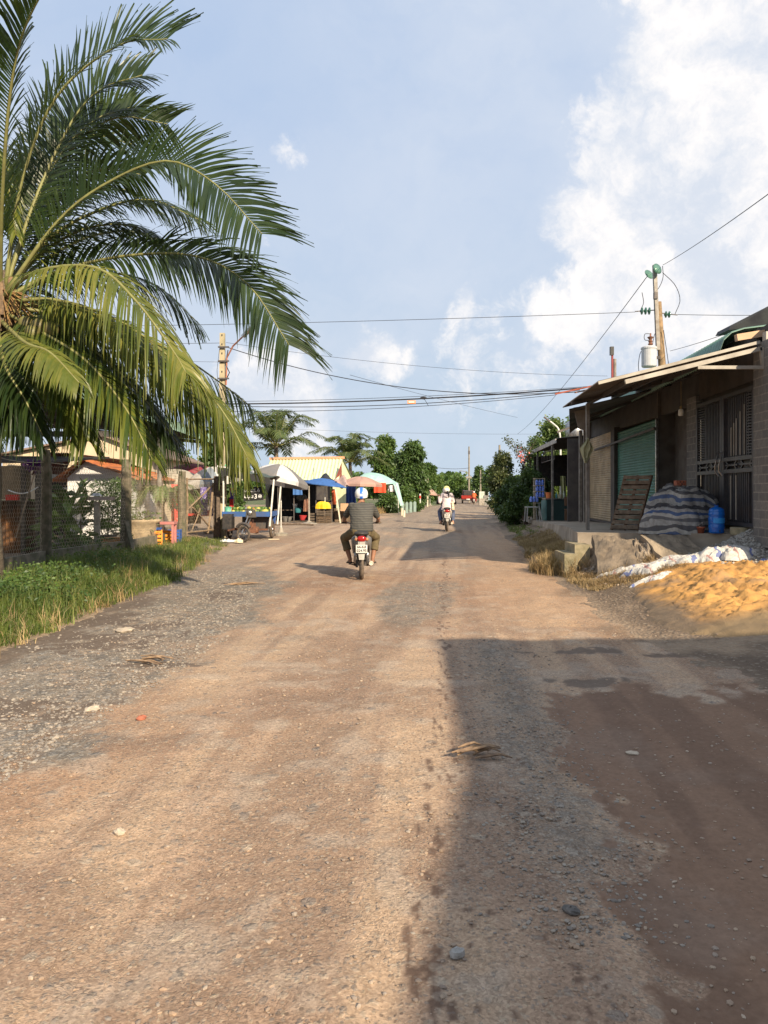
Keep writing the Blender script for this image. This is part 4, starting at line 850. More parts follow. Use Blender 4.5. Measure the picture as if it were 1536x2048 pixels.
# striped tarpaulin heap
def heap(c0, rx, ry, h, seed, fold=.05, nu=90, nv=44, pw=.55):
    def fn(u, v):
        a = 2 * PI * u; k = v; x = math.cos(a) * k; y = math.sin(a) * k; sq = 1 + .14 * math.cos(4 * a)
        n = float(fbm(x * 2 + 5, y * 2 + 5, 3, seed)); ridge = abs(float(fbm(x * 3.5 + math.cos(a * 3) * .3, y * 3.5, 3, seed + 2)) - .5)
        z = h * (1 - k ** 4.5) ** pw * (.82 + .36 * n) + fold * 2.2 * (ridge - .12) * (k ** .4) * (1 if k < .97 else .2)
        na = float(fbm(math.cos(a) * 2.2 + 9, math.sin(a) * 2.2 + 9, 4, seed + 5)) - .5
        cr_ = abs(float(fbm(x * 5.5 + seed, y * 5.5, 3, seed + 7)) - .5); z += fold * 3.0 * (cr_ - .12) * min(1, 3 * (1 - k) + .25)
        r_ = 1 + .9 * na * k
        return Vector((c0[0] + x * rx * sq * r_, c0[1] + y * ry * sq * r_, c0[2] + max(0, z)))
    return MB().grid(fn, nu, nv)
TARP = stripes('striped_tarp', [(.40, .38, .36), (.06, .06, .07), (.34, .33, .31), (.07, .11, .22), (.44, .42, .38), (.09, .09, .10), (.36, .35, .33), (.13, .13, .14), (.42, .40, .37), (.06, .11, .24)], .62, 'Z', warp=.62, wscale=1.1, mixn=.45)
tp = thing('covered_heap', 'bulging heap covered with a blue, grey and white striped tarpaulin', 'tarpaulin', (5.72, 14.3, .82))
b = heap((5.78, 14.35, .80), .68, .60, .88, 4, fold=.06, pw=.42); b.build('tarpaulin', TARP, tp, smooth=True)
b = heap((5.55, 13.85, .82), .62, .32, .50, 9, fold=.05, pw=.5); b.build('tarpaulin_fold', TARP, tp, smooth=True)
b = MB(); p = W(1360, 966, 14.25); b.box(p, (.20, .10, .095), rz=.15); br = solo(b, 'hollow_brick', mat('brick_red', (.40, .14, .08), (.3, .1, .06), 20), 'red hollow brick weighing down the top of the striped tarpaulin', 'brick')
for i in range(4):
    b = MB(); b.box(p + Vector((-.05 + .033 * i - .0, -.055, .02 if i % 2 else -.02)), (.022, .006, .025)); b.build('hole', BLACKM, br)
BLUEP = mat('bottle_blue', (.010, .13, .50), (.008, .10, .42), 3, .12, spec=.6)
wb = thing('water_bottle', 'big translucent blue water bottle standing upright on the platform edge', 'water bottle', (WX(1433, 13.3), 13.3, ZP(13.3) + .005))
pr = [(.10, 0), (.128, .012), (.135, .04), (.128, .07), (.137, .10), (.137, .15), (.130, .165), (.137, .18), (.137, .29), (.128, .305), (.137, .32), (.137, .37), (.126, .385), (.134, .40), (.118, .44), (.075, .468), (.045, .478), (.032, .482), (.032, .505), (.0, .505)]
b = MB(); b.lathe((0, 0, 0), pr, 28); b.build('bottle', BLUEP, wb, world=False, smooth=True)
b = MB(); b.grid(lambda u, v: Vector((.139 * math.sin(-.9 + 1.8 * u + .1), -.139 * math.cos(-.9 + 1.8 * u + .1), .19 + .09 * v)), 14, 1); b.build('label', mat('label_blue', (.05, .33, .75), (.03, .25, .65), 30, .35), wb, world=False)
b = MB(); b.lathe((0, 0, 0), [(.036, .49), (.036, .515), (.0, .517)], 16); b.build('cap', mat('cap_blue', (.02, .08, .3)), wb, world=False)
b = MB(); b.box((0, -.13, .05), (.02, .02, .03)); b.build('tap', BLACKM, wb, world=False)
b = MB(); b.lathe((WX(1484, 12.9), 12.95, ZP(12.9) - .01), [(.165, 0), (.172, .02), (.172, .12), (.165, .13), (0, .13)], 24); solo(b, 'concrete_disc', mat('disc_concrete', (.33, .28, .18), (.24, .21, .13), 6, .95, bump=.4), 'round mossy concrete disc lying beside the blue bottle', 'concrete disc')
for i, (px_, py_, lab) in enumerate([(1500, 1060, 'brown coconut husk behind the concrete disc'), (1514, 1056, 'larger dry husk in the little pile by the gate pillar'), (1507, 1052, 'husk on top of the little pile by the gate pillar'), (1524, 1063, 'broken husk nearest the gate pillar')]):
    rock('coconut_husk', W(px_, py_ + 6, 12.95), .075, mat('husk', (.22, .13, .08), (.12, .075, .05), 18, .95, bump=.6), lab, 'coconut husk', flat=.8, seed=30 + i)
bk = thing('flower_pot', 'small red clay pot at the foot of the striped tarpaulin', 'pot', (WX(1397, 13.6), 13.5, ZP(13.5)))
b = MB(); b.lathe((0, 0, 0), [(.05, 0), (.07, .10), (.078, .10), (.078, .125), (.066, .125), (.06, .09), (0, .09)], 16); b.build('pot', mat('pot_red', (.42, .12, .06), (.33, .09, .05)), bk, world=False, smooth=True)
b = MB(); q = random.Random(4)
for i in range(7): b.box((q.uniform(-.04, .04), q.uniform(-.04, .04), .11 + .015 * i), (.05, .035, .02), rz=q.random() * 3)
b.build('scraps', mat('scrap_dark', (.12, .10, .09), (.3, .28, .26), 30), bk, world=False)
bl = thing('light_bulb', 'white energy-saving bulb hanging from the canopy in front of the dark recess', 'bulb', tuple(W(1362, 832, 14.6)))
b = MB(); b.lathe((0, 0, 0), [(0, 0), (.045, .005), (.052, .03), (.052, .10), (.04, .135), (.02, .14)], 14); b.build('bulb', mat('bulb_white', (.75, .72, .62), None, 5, .3), bl, world=False, smooth=True)
b = MB(); b.lathe((0, 0, 0), [(.022, .14), (.026, .18), (.018, .20), (0, .2)], 10); b.tube([(0, 0, .2), (.0, 0, .68)], .005, 4); b.build('socket', mat('brass', (.30, .22, .10)), bl, world=False)
b = MB(); cl = [W(1157, 905, 16.0), W(1176, 876, 16.0), W(1184, 900, 16.0), W(1180, 916, 16.0), W(1170, 926, 16.0)]
b.grid(lambda u, v: W(1176 + (u - .5) * 27 * (.06 + min(v / .42, (1.04 - v) / .62)) - 5 * v, 876 + 50 * v, 15.95) + Vector((0, .03 * math.sin(u * 14 + v * 3), 0)), 14, 10, (0, .006, 0)); solo(b, 'hanging_cloth', mat('cloth_olive', (.52, .52, .34), (.42, .42, .26), 5, .9, transl=.3), 'pale olive cloth tied to the canopy post', 'cloth')
# sand heap, gravel heap, sacks, rubble
xs_ = np.arange(2.6, 10.5, .028); ys_ = np.arange(7.0, 12.8, .028); X, Y = np.meshgrid(xs_, ys_); X = X.ravel(); Y = Y.ravel(); sa = SAND(X, Y)
Z = H(X, Y) + -.05 + .062 * sm(sa, .002, .030) + (.05 * (fbm(X * 5, Y * 5, 4, 91) - .4) * sm(sa, .0, .12) + .06 * np.maximum(0, fbm(X * 16, Y * 16, 2, 92) - .55) * 2 * sm(sa, .03, .1))
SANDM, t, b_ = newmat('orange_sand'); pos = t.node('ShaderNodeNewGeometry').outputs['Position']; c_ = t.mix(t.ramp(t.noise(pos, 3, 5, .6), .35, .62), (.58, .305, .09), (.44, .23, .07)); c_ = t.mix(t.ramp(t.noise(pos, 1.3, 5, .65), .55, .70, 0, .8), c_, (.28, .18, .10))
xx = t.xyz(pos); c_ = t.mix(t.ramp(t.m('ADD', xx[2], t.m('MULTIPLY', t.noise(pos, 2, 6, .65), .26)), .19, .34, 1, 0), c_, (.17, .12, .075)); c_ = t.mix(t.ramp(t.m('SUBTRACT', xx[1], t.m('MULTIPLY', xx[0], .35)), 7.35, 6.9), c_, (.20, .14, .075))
t.put(b_.inputs['Base Color'], c_); b_.inputs['Roughness'].default_value = .95; bn = t.node('ShaderNodeBump'); bn.inputs['Strength'].default_value = .8; bn.inputs['Distance'].default_value = .02; t.put(bn.inputs['Height'], t.noise(pos, 45, 7, .7)); t.l.new(bn.outputs[0], b_.inputs['Normal'])
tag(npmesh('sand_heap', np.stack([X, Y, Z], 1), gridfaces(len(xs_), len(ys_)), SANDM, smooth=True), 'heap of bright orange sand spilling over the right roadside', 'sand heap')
def ghz(x, y):
    x = np.asarray(x, float); y = np.asarray(y, float); return H(x, y) + .62 * np.exp(-((x - 7.4) / 1.5) ** 4 - ((y - 12.6) / .75) ** 2)
V, Fq = stones(7000, lambda r, n, y: r.uniform(5.3, 9.3, n), lambda r, n: 12.55 + r.normal(0, .42, n), .012, .035, 8, zf=ghz, flat=.8)
gh = thing('gravel_heap', 'heap of light grey crushed stone in front of the gate', 'gravel heap', (7.3, 12.6, .4)); xs_ = np.arange(5.0, 9.8, .08); ys_ = np.arange(11.2, 14, .08); X, Y = np.meshgrid(xs_, ys_); npmesh('core', np.stack([X.ravel(), Y.ravel(), ghz(X.ravel(), Y.ravel()) - .012], 1), gridfaces(len(xs_), len(ys_)), mat('gravel_core', (.34, .31, .27), (.2, .18, .16), 40, .95, bump=.6), gh)
st_ = npmesh('stones', V, Fq, mat('crushed_stone', (.42, .40, .36), (.30, .285, .26), 9, .9), gh); st_['kind'] = 'stuff'
V, Fq = stones(3200, lambda r, n, y: r.uniform(3.4, 6.0, n), lambda r, n: 13.0 + r.normal(0, .42, n),   .006, .040, 9, flat=.7, zf=lambda x, y: np.maximum(H(x, y), (.74 * sm(y, 12.3, 14.3) + .16 * (fbm(x * 4, y * 4, 4, 4) - .5)) * sm(x, 3.3, 4.4))); tag(npmesh('rubble', V, Fq, SM), kind='stuff')
xs_ = np.arange(2.9, 9.5, .07); ys_ = np.arange(12.0, 14.6, .07); X, Y = np.meshgrid(xs_, ys_); X = X.ravel(); Y = Y.ravel(); tag(npmesh('rubble_bank', np.stack([X, Y, np.maximum(H(X, Y) - .03, (.74 * sm(Y, 12.3, 14.3) + .16 * (fbm(X * 4, Y * 4, 4, 4) - .5)) * sm(X, 3.3, 4.4) - .02)], 1), gridfaces(len(xs_), len(ys_)), mat('bank_dirt', (.34, .26, .18), (.18, .13, .09), 7, .95, bump=.8), smooth=True), kind='structure')
SACK = stripes('woven_sack', [(.58, .56, .53), (.16, .20, .40), (.56, .54, .50), (.42, .24, .22), (.52, .50, .47)], .62, 'X', warp=.5, wscale=3, mixn=.45, duty=[0, .42, .50, .86, .92])
SACKS = [((4.05, 12.85), .34, .17, .10, 'flat crumpled white sack furthest left, among the dry grass'), ((4.40, 12.35), .30, .20, .14, 'crumpled white and blue sack near the tip of the sand'), ((4.85, 12.45), .38, .22, .13, 'creased white sack in the middle of the sack pile'), ((5.35, 12.15), .40, .20, .16, 'white sack lying against the sand heap'), ((5.70, 12.1), .36, .26, .22, 'largest open white sack with a dark mouth, highest of the pile'), ((4.22, 11.55), .22, .13, .08, 'small pink and white sack scrap at the tip of the sand heap'), ((6.25, 11.6), .26, .18, .12, 'blue edged sack between gravel and sand at the frame edge')]
for i, ((x_, y_), rx, ry, h_, lab) in enumerate(SACKS):
    b = heap((0, 0, 0), rx * 1.25, ry * 1.35, h_ * .8, 20 + i, fold=.022, nu=70, nv=30, pw=.8); hc = float(H(x_, y_)); b.v = [(v[0], v[1], v[2] + float(H(x_ + v[0], y_ + v[1])) - hc - .015) for v in b.v]; o_ = b.build('woven_sack', SACK, smooth=False); o_.location = (x_, y_, float(H(x_, y_)) + (.05 if i == 4 else .0)); tag(o_, lab, 'sack', 'discarded woven sacks beside the sand')
# ---- neighbour house just outside the frame, it shades the road
nb = thing('neighbour_house', 'house beside the camera whose eave shades the near road', 'house', (7, -4, 0)); PY_ = .9
b = MB(); b.poly([(5.1, PY_ - .1, -.1), (12, PY_ - .1, -.1), (12, PY_ - .1, 4.3), (5.1, PY_ - .1, 4.3)], (0, -.2, 0)); b.poly([(5.1, PY_ - .35, -.1), (3.9, -14, -.1), (3.9, -14, 4.3), (5.1, PY_ - .35, 4.3)], (.2, 0, 0)); b.build('wall', PLAST, nb)
b = MB(); b.poly([(4.74, PY_ - .06, 4.42), (4.95, PY_, 4.42), (13, PY_ - .05, 4.42), (13, -14.5, 4.42), (3.45, -14.5, 4.42), (4.20, -5.2, 4.42), (4.36, -4.2, 4.42), (4.60, -3.0, 4.42), (4.66, -2.1, 4.42), (4.70, -.6, 4.42)], (0, 0, .1)); b.build('roof', CANM, nb)

# ================================================================== OPEN SHOP BEYOND
os_ = thing('open_shop', 'open-fronted shop under a dark sloping roof with thin posts', 'shop', (7.6, 30, .4))
SX = lambda y, off=0: 4.1 + .086 * y + off
def SP(y, z, off=0): return Vector((SX(y, off), y, z))
b = MB(); b.grid(lambda u, v: SP(27.9 + 10 * v, 3.62 + .35 * u + .012 * math.sin(v * 10 / .14 * 6.28), 0 + 3.6 * u), 2, 240, (0, 0, .01)); b.build('roof', mat('roof_black', (.045, .042, .042), (.08, .07, .06), 3, .7), os_)
b = MB(); b.bar(SP(27.8, 3.52, -.03), SP(37.9, 3.52, -.03), .04, .16); b.build('fascia', mat('fascia_grey', (.45, .42, .38), (.3, .28, .25), 4, .6), os_)
for y_, x_ in ((29, 6.6), (34.5, SX(34.5, .1))): b = MB(); b.bar((x_, y_, .38), (x_, y_, 3.5), .075); b.build('post', POSTM, os_)
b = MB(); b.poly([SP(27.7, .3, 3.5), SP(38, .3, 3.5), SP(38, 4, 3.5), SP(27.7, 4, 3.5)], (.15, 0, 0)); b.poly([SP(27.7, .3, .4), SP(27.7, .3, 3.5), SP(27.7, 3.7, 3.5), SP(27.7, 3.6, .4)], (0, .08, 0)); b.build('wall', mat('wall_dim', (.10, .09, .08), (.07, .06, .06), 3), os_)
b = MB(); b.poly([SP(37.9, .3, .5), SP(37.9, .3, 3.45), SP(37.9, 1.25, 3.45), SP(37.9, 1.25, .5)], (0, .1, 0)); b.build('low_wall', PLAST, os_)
b = MB(); b.poly([SP(37.7, 1.9, .3), SP(37.7, 1.9, 3.45), SP(37.7, 3.6, 3.45), SP(37.7, 3.4, .3)], (0, .05, 0)); b.build('dark_backing', BLACKM, os_)  # black sheet added at the back to make the interior dark
b = MB(); b.bar(SP(29, 3.3, .1), SP(33, 3.3, .1), .03); b.bar(SP(29, 2.9, .1), SP(33, 2.9, .1), .03)
for y_ in np.arange(29, 33.1, .5): b.bar(SP(y_, 2.9, .1), SP(y_, 3.3, .1), .02)
b.build('hanging_rack', DSTEEL, os_)
ct = thing('shop_counter', 'dark green shop counter with a pale worktop under the dark roof', 'counter', (7.0, 29.6, ZP(29.5)))
b = MB(); b.box((6.95, 29.6, ZP(29.5) + .42), (1.05, .6, .84)); b.build('cabinet', mat('counter_green', (.04, .075, .07), (.03, .06, .055), 4, .5), ct)
b = MB(); b.box((6.95, 29.58, ZP(29.5) + .86), (1.12, .68, .04)); b.build('worktop', STEEL, ct)
b = MB(); b.box((6.38, 29.5, ZP(29.5) + .40), (.05, .8, .80)); b.build('side_panel', mat('panel_teal', (.10, .20, .19)), ct)
def small(name, label, cat, c_, d, m_, rz=0, taper=1.0, grp=None, extra=None):
    b = MB(); b.box(c_, d, rz=rz, taper=taper); o_ = solo(b, name, m_, label, cat, grp)
    if extra: extra(o_)
    return o_
zc = ZP(29.5) + .88
def basket(c_, r0, r1, h_, name, label, m_, cat='basket', grp=None):
    b = MB(); b.lathe(c_, [(r0, 0), (r1, h_), (r1 + .015, h_), (r1 + .015, h_ + .015), (r1 - .01, h_ + .015), (r0 - .01, .02), (0, .02)], 18); return solo(b, name, m_, label, cat, grp, smooth=False)
basket((WX(1097, 29.5), 29.45, zc), .10, .13, .22, 'tub', 'orange plastic tub standing on the counter', mat('tub_orange', (.75, .22, .07), None, 5, .5), 'tub')
basket((WX(1120, 29.5), 29.5, zc), .07, .09, .14, 'tub', 'cream food container on the counter by the hanging cloth', mat('tub_cream', (.7, .62, .42)), 'tub')
def bottle(c_, r, h_, m_, label, name='bottle', grp=None):
    b = MB(); b.lathe(c_, [(r * .9, 0), (r, .02), (r, h_ * .6), (r * .35, h_ * .8), (r * .35, h_), (0, h_)], 12); return solo(b, name, m_, label, 'bottle', grp, smooth=True)
bottle((WX(1128, 29.4), 29.4, zc), .045, .30, mat('bottle_pale', (.45, .50, .40), None, 5, .2), 'pale bottle at the far end of the counter')
bottle((WX(1113, 29.4), 29.4, zc), .04, .26, mat('bottle_teal', (.08, .3, .32), None, 5, .2), 'short teal bottle beside the cream container')
# crates of blue drinks
for i, (px_, z_) in enumerate([(1080, .95), (1080, 1.2), (1079, 1.45), (1068, .75)]):
    b = MB(); c_ = Vector((WX(px_, 31), 31, ZP(31) + z_))
    for k_ in range(3):
        for j_ in range(2): b.lathe(c_ + Vector((-.12 + .12 * k_, -.06 + .12 * j_, 0)), [(.05, 0), (.055, .03), (.055, .15), (.02, .21), (.02, .23), (0, .23)], 8)
    o_ = solo(b, 'bottle_pack', mat('drink_blue', (.03, .12, .62), (.3, .4, .75), 26, .25), ['lowest pack of blue bottles on the stack beside the counter', 'middle pack of blue bottles on the stack beside the counter', 'topmost pack of blue bottles on the stack', 'pack of blue bottles standing lower, half behind the shrub'][i], 'bottles', 'packs of blue bottles beside the counter')
b = MB(); c_ = Vector((WX(1078, 31.1), 31.1, ZP(31)))
for dx in (-.2, .2):
    for dy in (-.15, .15): b.bar(c_ + Vector((dx, dy, 0)), c_ + Vector((dx, dy, 1.75)), .025)
for z_ in (.70, .93, 1.18, 1.43, 1.72): b.box(c_ + Vector((0, 0, z_)), (.44, .34, .02))
solo(b, 'display_rack', mat('rack_cream', (.6, .5, .36)), 'thin cream metal rack holding the blue bottles', 'rack')
# plastic stool table
tb = thing('plastic_stool', 'pale plastic stool table on the ground before the shop counter', 'stool', (WX(1064, 29.5), 29.5, ZP(29.5) - .05)); PLG = mat('plastic_pale', (.42, .42, .40), (.35, .35, .33), 5, .5)
b = MB(); b.box((0, 0, .58), (.50, .50, .03)); b.build('top', PLG, tb, world=False)
for dx in (-.22, .22):
    for dy in (-.22, .22): b = MB(); b.bar((dx * 1.15, dy * 1.15, 0), (dx, dy, .57), .035); b.build('leg', PLG, tb, world=False)
b = MB(); b.bar(W(1078, 1012, 29), W(1085, 1046, 29), .035); b.bar(W(1078, 1012, 29.4), W(1085, 1046, 29.5), .035); b.grid(lambda u, v: W(1076 + 4 * u, 1006 + 16 * v, 29 + .4 * u), 2, 2); solo(b, 'folded_chair', PLG, 'thin folded chair leaning beside the pale stool', 'chair')
b = MB(); b.grid(lambda u, v: W(1121 + 10 * u + 2 * v, 952 + 44 * v, 30) + Vector((0, .05 * math.sin(u * 9), 0)), 8, 6, (0, .02, 0)); solo(b, 'hanging_towel', mat('towel_green', (.30, .32, .12), (.38, .38, .2), 5), 'yellow green towel hanging above the counter', 'towel')
b = MB(); b.poly([W(1138, 955, 28.6), W(1160, 965, 28.6), W(1160, 990, 28.6), W(1140, 990, 28.6)], (0, .03, 0)); o_ = solo(b, 'hanging_tarp', mat('tarp_grey', (.10, .095, .10), (.13, .12, .12), 5), 'dark grey tarp with a white border hanging beside the shutter building', 'tarp')
b = MB(); b.bar(W(1138, 955, 28.5), W(1140, 991, 28.5), .05); b.build('border', WHITEM, o_)
for i, (px_, lab) in enumerate(((1145, 'dark wooden chair under the hanging grey tarp'), (1152, 'dark wooden chair half hidden by the thin shutter posts'))):
    ch = thing('wooden_chair', lab, 'chair', (WX(px_, 28.6), 28.9 + .2 * i, ZP(28.8)), .4 * i, 'dark chairs at the shop side')
    b = MB(); b.box((0, 0, .43), (.4, .4, .04)); b.build('seat', WOODB, ch, world=False); b = MB(); b.box((0, .18, .75), (.4, .03, .35)); b.build('backrest', WOODB, ch, world=False)
    for dx in (-.17, .17):
        for dy in (-.17, .17): b = MB(); b.bar((dx, dy, 0), (dx, dy, .43), .04); b.build('leg', WOODB, ch, world=False)
# street lamp beyond the shop roof
sl = thing('street_lamp', 'slim street lamp with a curved arm above the open shop roof', 'street lamp', (WX(1121, 40), 40, .2))
c_ = catmull([Vector((WX(1121, 40), 40, .2)), W(1121, 900, 40), W(1118, 862, 40), W(1108, 849, 40), W(1096, 840, 40)], 20); b = MB(); b.tube(c_, .05, 8); b.build('pole', WHITEM, sl, smooth=True)
b = MB(); b.bar(W(1100, 843, 40), W(1088, 834, 40), .14, .07); b.build('lamp_head', DSTEEL, sl)
b = MB(); c_ = W(1150, 852, 42); b.lathe((c_.x, c_.y, c_.z), [(.5, -.7), (.55, -.6), (.55, .1), (.35, .3), (0, .36)], 18, axis='Z'); solo(b, 'water_tank', STEEL, 'rounded steel water tank behind the open shop roof', 'water tank', smooth=True)
# ================================================================== WIRE FENCE
FPTS = [Vector((-6.55, 9.6, 0)), Vector((-6.75, 12.9, 0)), Vector((-6.87, 15, 0)), Vector((-6.27, 18, 0)), Vector((-6.38, 23.4, 0))]
for p in FPTS: p.z = float(H(p.x, p.y))
fen = thing('wire_fence', 'long fence of hexagonal chicken wire on rough posts along the grass verge', 'fence', tuple(FPTS[2]))
MOSSP = mat('mossy_post', (.17, .14, .10), (.09, .08, .055), 8, .95, bump=.5, dirt=.4, dirtc=(.07, .085, .04))
for i, (p, r_, h_, lab) in enumerate(((FPTS[0], .09, 2.2, None), (FPTS[1], .07, 2.1, None), (FPTS[2], .11, 2.32, 'thick dark mossy post'), (FPTS[3], .13, 2.25, 'widest rough post'), (FPTS[4], .13, 2.15, 'weathered post beside the gate'))):
    b = MB(); q = random.Random(i); b.tube([p + Vector((0, 0, -.2)), p + Vector((q.uniform(-.02, .02), 0, h_ * .4)), p + Vector((q.uniform(-.03, .03), 0, h_ * .8)), p + Vector((0, 0, h_))], [r_ * 1.1, r_, r_ * .95, r_ * .85], 9); b.build('post', MOSSP, fen, label=lab)
b = MB(); b.bar(FPTS[3] + Vector((.35, -.5, .0)), FPTS[3] + Vector((0, -.05, .8)), .09); b.build('brace', MOSSP, fen)
def hexwire(a, c_, z0, z1, m_, parent, w=.088, hh=.10, r_=.0032, sag=.03, seed=0):
    L = (c_ - a).length; nu = int(L / w); nv = int((z1 - z0) / (hh * .75)); q = np.random.default_rng(seed); E = []
    def P_(i, j, k):  # lattice of the honeycomb: k 0 = lower vertex, 1 = upper vertex
        x = (i + (.5 if j % 2 else 0)) * w; z = j * hh * .75 + (0 if k == 0 else hh * .42); return (x, z)
    for j in range(nv):
        for i in range(nu):
            E.append((P_(i, j, 0), P_(i, j, 1))); up0 = P_(i, j, 1); sh = 0 if j % 2 == 0 else 1
            E.append((up0, P_(i - 1 + sh, j + 1, 0))); E.append((up0, P_(i + sh, j + 1, 0)))
    E = np.array(E); E[..., 0] = np.clip(E[..., 0], 0, L); bul = lambda u, z: sag * np.sin(u * 2.1 + seed) * np.sin(z * 2.3) + .012 * np.sin(u * 9) ; U = (c_ - a).normalized(); nn = Vector((U.y, -U.x, 0))
    x = E[..., 0]; z = E[..., 1]; dz = bul(x, z); tiltz = (c_.z - a.z) * x / L
    Pw = np.stack([a.x + U.x * x + nn.x * dz, a.y + U.y * x + nn.y * dz, a.z + tiltz + z0 + z + .01 * np.sin(x * 3)], -1); A, B = Pw[:, 0], Pw[:, 1]
    d = B - A; d /= np.linalg.norm(d, axis=1, keepdims=True) + 1e-9; n1_ = np.array([nn.x, nn.y, 0]); s1 = np.cross(d, n1_); V = []
    for e in (A, B):
        for an in (0, 2.1, 4.2): V.append(e + (s1 * math.cos(an) + n1_ * math.sin(an)) * r_)
    V = np.stack(V, 1).reshape(-1, 3); b0 = (np.arange(len(A)) * 6)[:, None]; Fq = np.concatenate([b0 + np.array([[0, 1, 4, 3]]), b0 + np.array([[1, 2, 5, 4]]), b0 + np.array([[2, 0, 3, 5]])], 0)
    return npmesh('wire_mesh', V, Fq, m_, parent)
WIRE = mat('galvanised_wire', (.46, .38, .27), (.30, .24, .17), 3, .6, .2)
for i in range(4):
    a, c_ = FPTS[i], FPTS[i + 1]; hexwire(a, c_, .26, 2.06, WIRE, fen, seed=i)
    b = MB(); d = (c_ - a).normalized(); b.bar(a + Vector((0, 0, .10)), c_ + Vector((0, 0, .10)), .10, .36); b.build('kerb', mat('kerb_mossy', (.24, .20, .15), (.13, .12, .08), 6, .95, bump=.4, dirt=.5, dirtc=(.08, .09, .05)), fen)
    b = MB(); b.tube([a.lerp(c_, f) + Vector((0, 0, 2.07 - .04 * math.sin(PI * f))) for f in np.linspace(0, 1, 8)], .006, 5); b.build('top_wire', WIRE, fen)
# rough wooden gate between the fence and the pole
gt = thing('wooden_gate', 'rickety gate of thin crossed poles and wire between fence post and utility pole', 'gate', (-6.2, 24.5, .1)); ga, gb = FPTS[4] + Vector((.1, .1, 0)), Vector((-5.86, 25.7, .1))
for (u0, z0, u1, z1, r_) in ((0, .1, 0.02, 1.95, .035), (1, .1, 1, 1.95, .035), (0, 1.9, 1, 1.95, .03), (0, .2, 1, .2, .03), (.05, .95, 1, 1.85, .028), (.2, 1.0, .9, .15, .028), (.15, .2, .45, .95, .02), (.72, .1, .92, 1.8, .04)):
    b = MB(); b.tube([ga.lerp(gb, u0) + Vector((0, 0, z0)), ga.lerp(gb, (u0 + u1) / 2) + Vector((.02, 0, (z0 + z1) / 2)), ga.lerp(gb, u1) + Vector((0, 0, z1))], r_, 6); b.build('rail', mat('gate_wood', (.28, .20, .13), (.16, .12, .08), 9, .9), gt)
hexwire(ga, gb, .2, 1.9, WIRE, gt, seed=8, w=.12, hh=.13)
p = Vector((WX(434, 25.7), 25.7, .05)); b = MB(); b.box(p + Vector((0, 0, 1.0)), (.22, .22, 2.2), rz=.1, taper=.9); solo(b, 'brick_post', mat('old_brick_post', (.16, .12, .09), (.09, .07, .055), 14, .95, bump=.6), 'dark rough gate post standing tight against the utility pole', 'post')

# ================================================================== YARD BEHIND THE FENCE
TILE = mat('roof_tile', (.50, .17, .06), (.34, .11, .05), 5, .8, dirt=.25); CREAMW = mat('cream_wall', (.60, .49, .34), (.52, .42, .29), 1.2, .9, dirt=.25, dirtc=(.35, .28, .2)); WHITEW = mat('white_wall', (.66, .66, .66), (.56, .56, .56), 1.5, .9, dirt=.3, dirtc=(.33, .3, .27))
oh = thing('tiled_outhouse', 'small white outhouse with an orange tiled gable roof behind the wire fence', 'outhouse', (WX(198, 24), 26, .1))
xl, xr, xm = WX(135, 24), WX(262, 24), WX(172, 24); zp, ze, zr = EYE + 62 / F * 24, EYE + 28 / F * 24, EYE + 40 / F * 24
b = MB(); b.poly([(xl, 24, 0), (xr, 24, 0), (xr, 24, ze), (xm, 24, zp), (xl, 24, ze)], (0, .12, 0)); b.poly([(xr, 24.12, 0), (xr, 27.5, 0), (xr, 27.5, ze), (xr, 24.12, ze)], (-.12, 0, 0)); b.poly([(xl, 24.12, 0), (xl, 27.5, 0), (xl, 27.5, ze), (xl, 24.12, ze)], (.12, 0, 0)); b.build('wall', WHITEW, oh)
for (x0, z0, x1, z1) in ((xm, zp + .08, xr + .35, ze - .02), (xm, zp + .08, xl - .45, ze - .10)):
    b = MB(); n_ = 12
    b.grid(lambda u, v: Vector((x0 + (x1 - x0) * u, 23.7 + 4.2 * v, z0 + (z1 - z0) * u + .035 * abs(math.sin(v * 4.2 / .24 * PI)) - .02 * ((u * 9) % 1))), 27, 120, (0, 0, -.05)); b.build('roof', TILE, oh)
b = MB(); b.tube([(xm, 23.65, zp + .12), (xm, 27.9, zp + .12)], .07, 8); b.build('ridge', TILE, oh)
hs_ = thing('cream_house', 'large cream gable wall with a shallow metal roof far back in the yard', 'house', (WX(170, 36), 40, .1)); y0 = 36
pts = [W(5, 1000, y0), W(300, 1000, y0), W(300, 912, y0), W(205, 872, y0), W(5, 912, y0)]
for p in pts[:2]: p.z = 0
b = MB(); b.poly(pts, (0, .2, 0)); b.poly([pts[1] + Vector((0, .2, 0)), pts[1] + Vector((0, 9, 0)), pts[2] + Vector((0, 9, 0)), pts[2] + Vector((0, .2, 0))], (-.2, 0, 0)); b.build('wall', CREAMW, hs_)
b = MB(); b.poly([pts[3] + Vector((0, -.3, .02)), pts[4] + Vector((-.5, -.3, -.05)), pts[4] + Vector((-.5, 9, -.05)), pts[3] + Vector((0, 9, .02))], (0, 0, .08)); b.poly([pts[3] + Vector((0, -.3, .02)), pts[2] + Vector((.5, -.3, -.1)), pts[2] + Vector((.5, 9, -.1)), pts[3] + Vector((0, 9, .02))], (0, 0, .08)); b.build('roof', mat('roof_brownish', (.24, .16, .12), (.18, .13, .1), 3), hs_)
rs = thing('rusty_shed', 'lean-to shed with a rust red metal roof left of the white outhouse', 'shed', (WX(105, 27), 28, .1))
b = MB(); b.corr(W(62, 950, 26.5), W(128, 952, 26.5) - W(62, 950, 26.5), W(96, 905, 29) - W(72, 950, 26.5), 14, .02, thick=(0, 0, .01)); b.build('roof', mat('rust_roof', (.36, .13, .08), (.22, .09, .06), 3, .9, dirt=.4), rs)
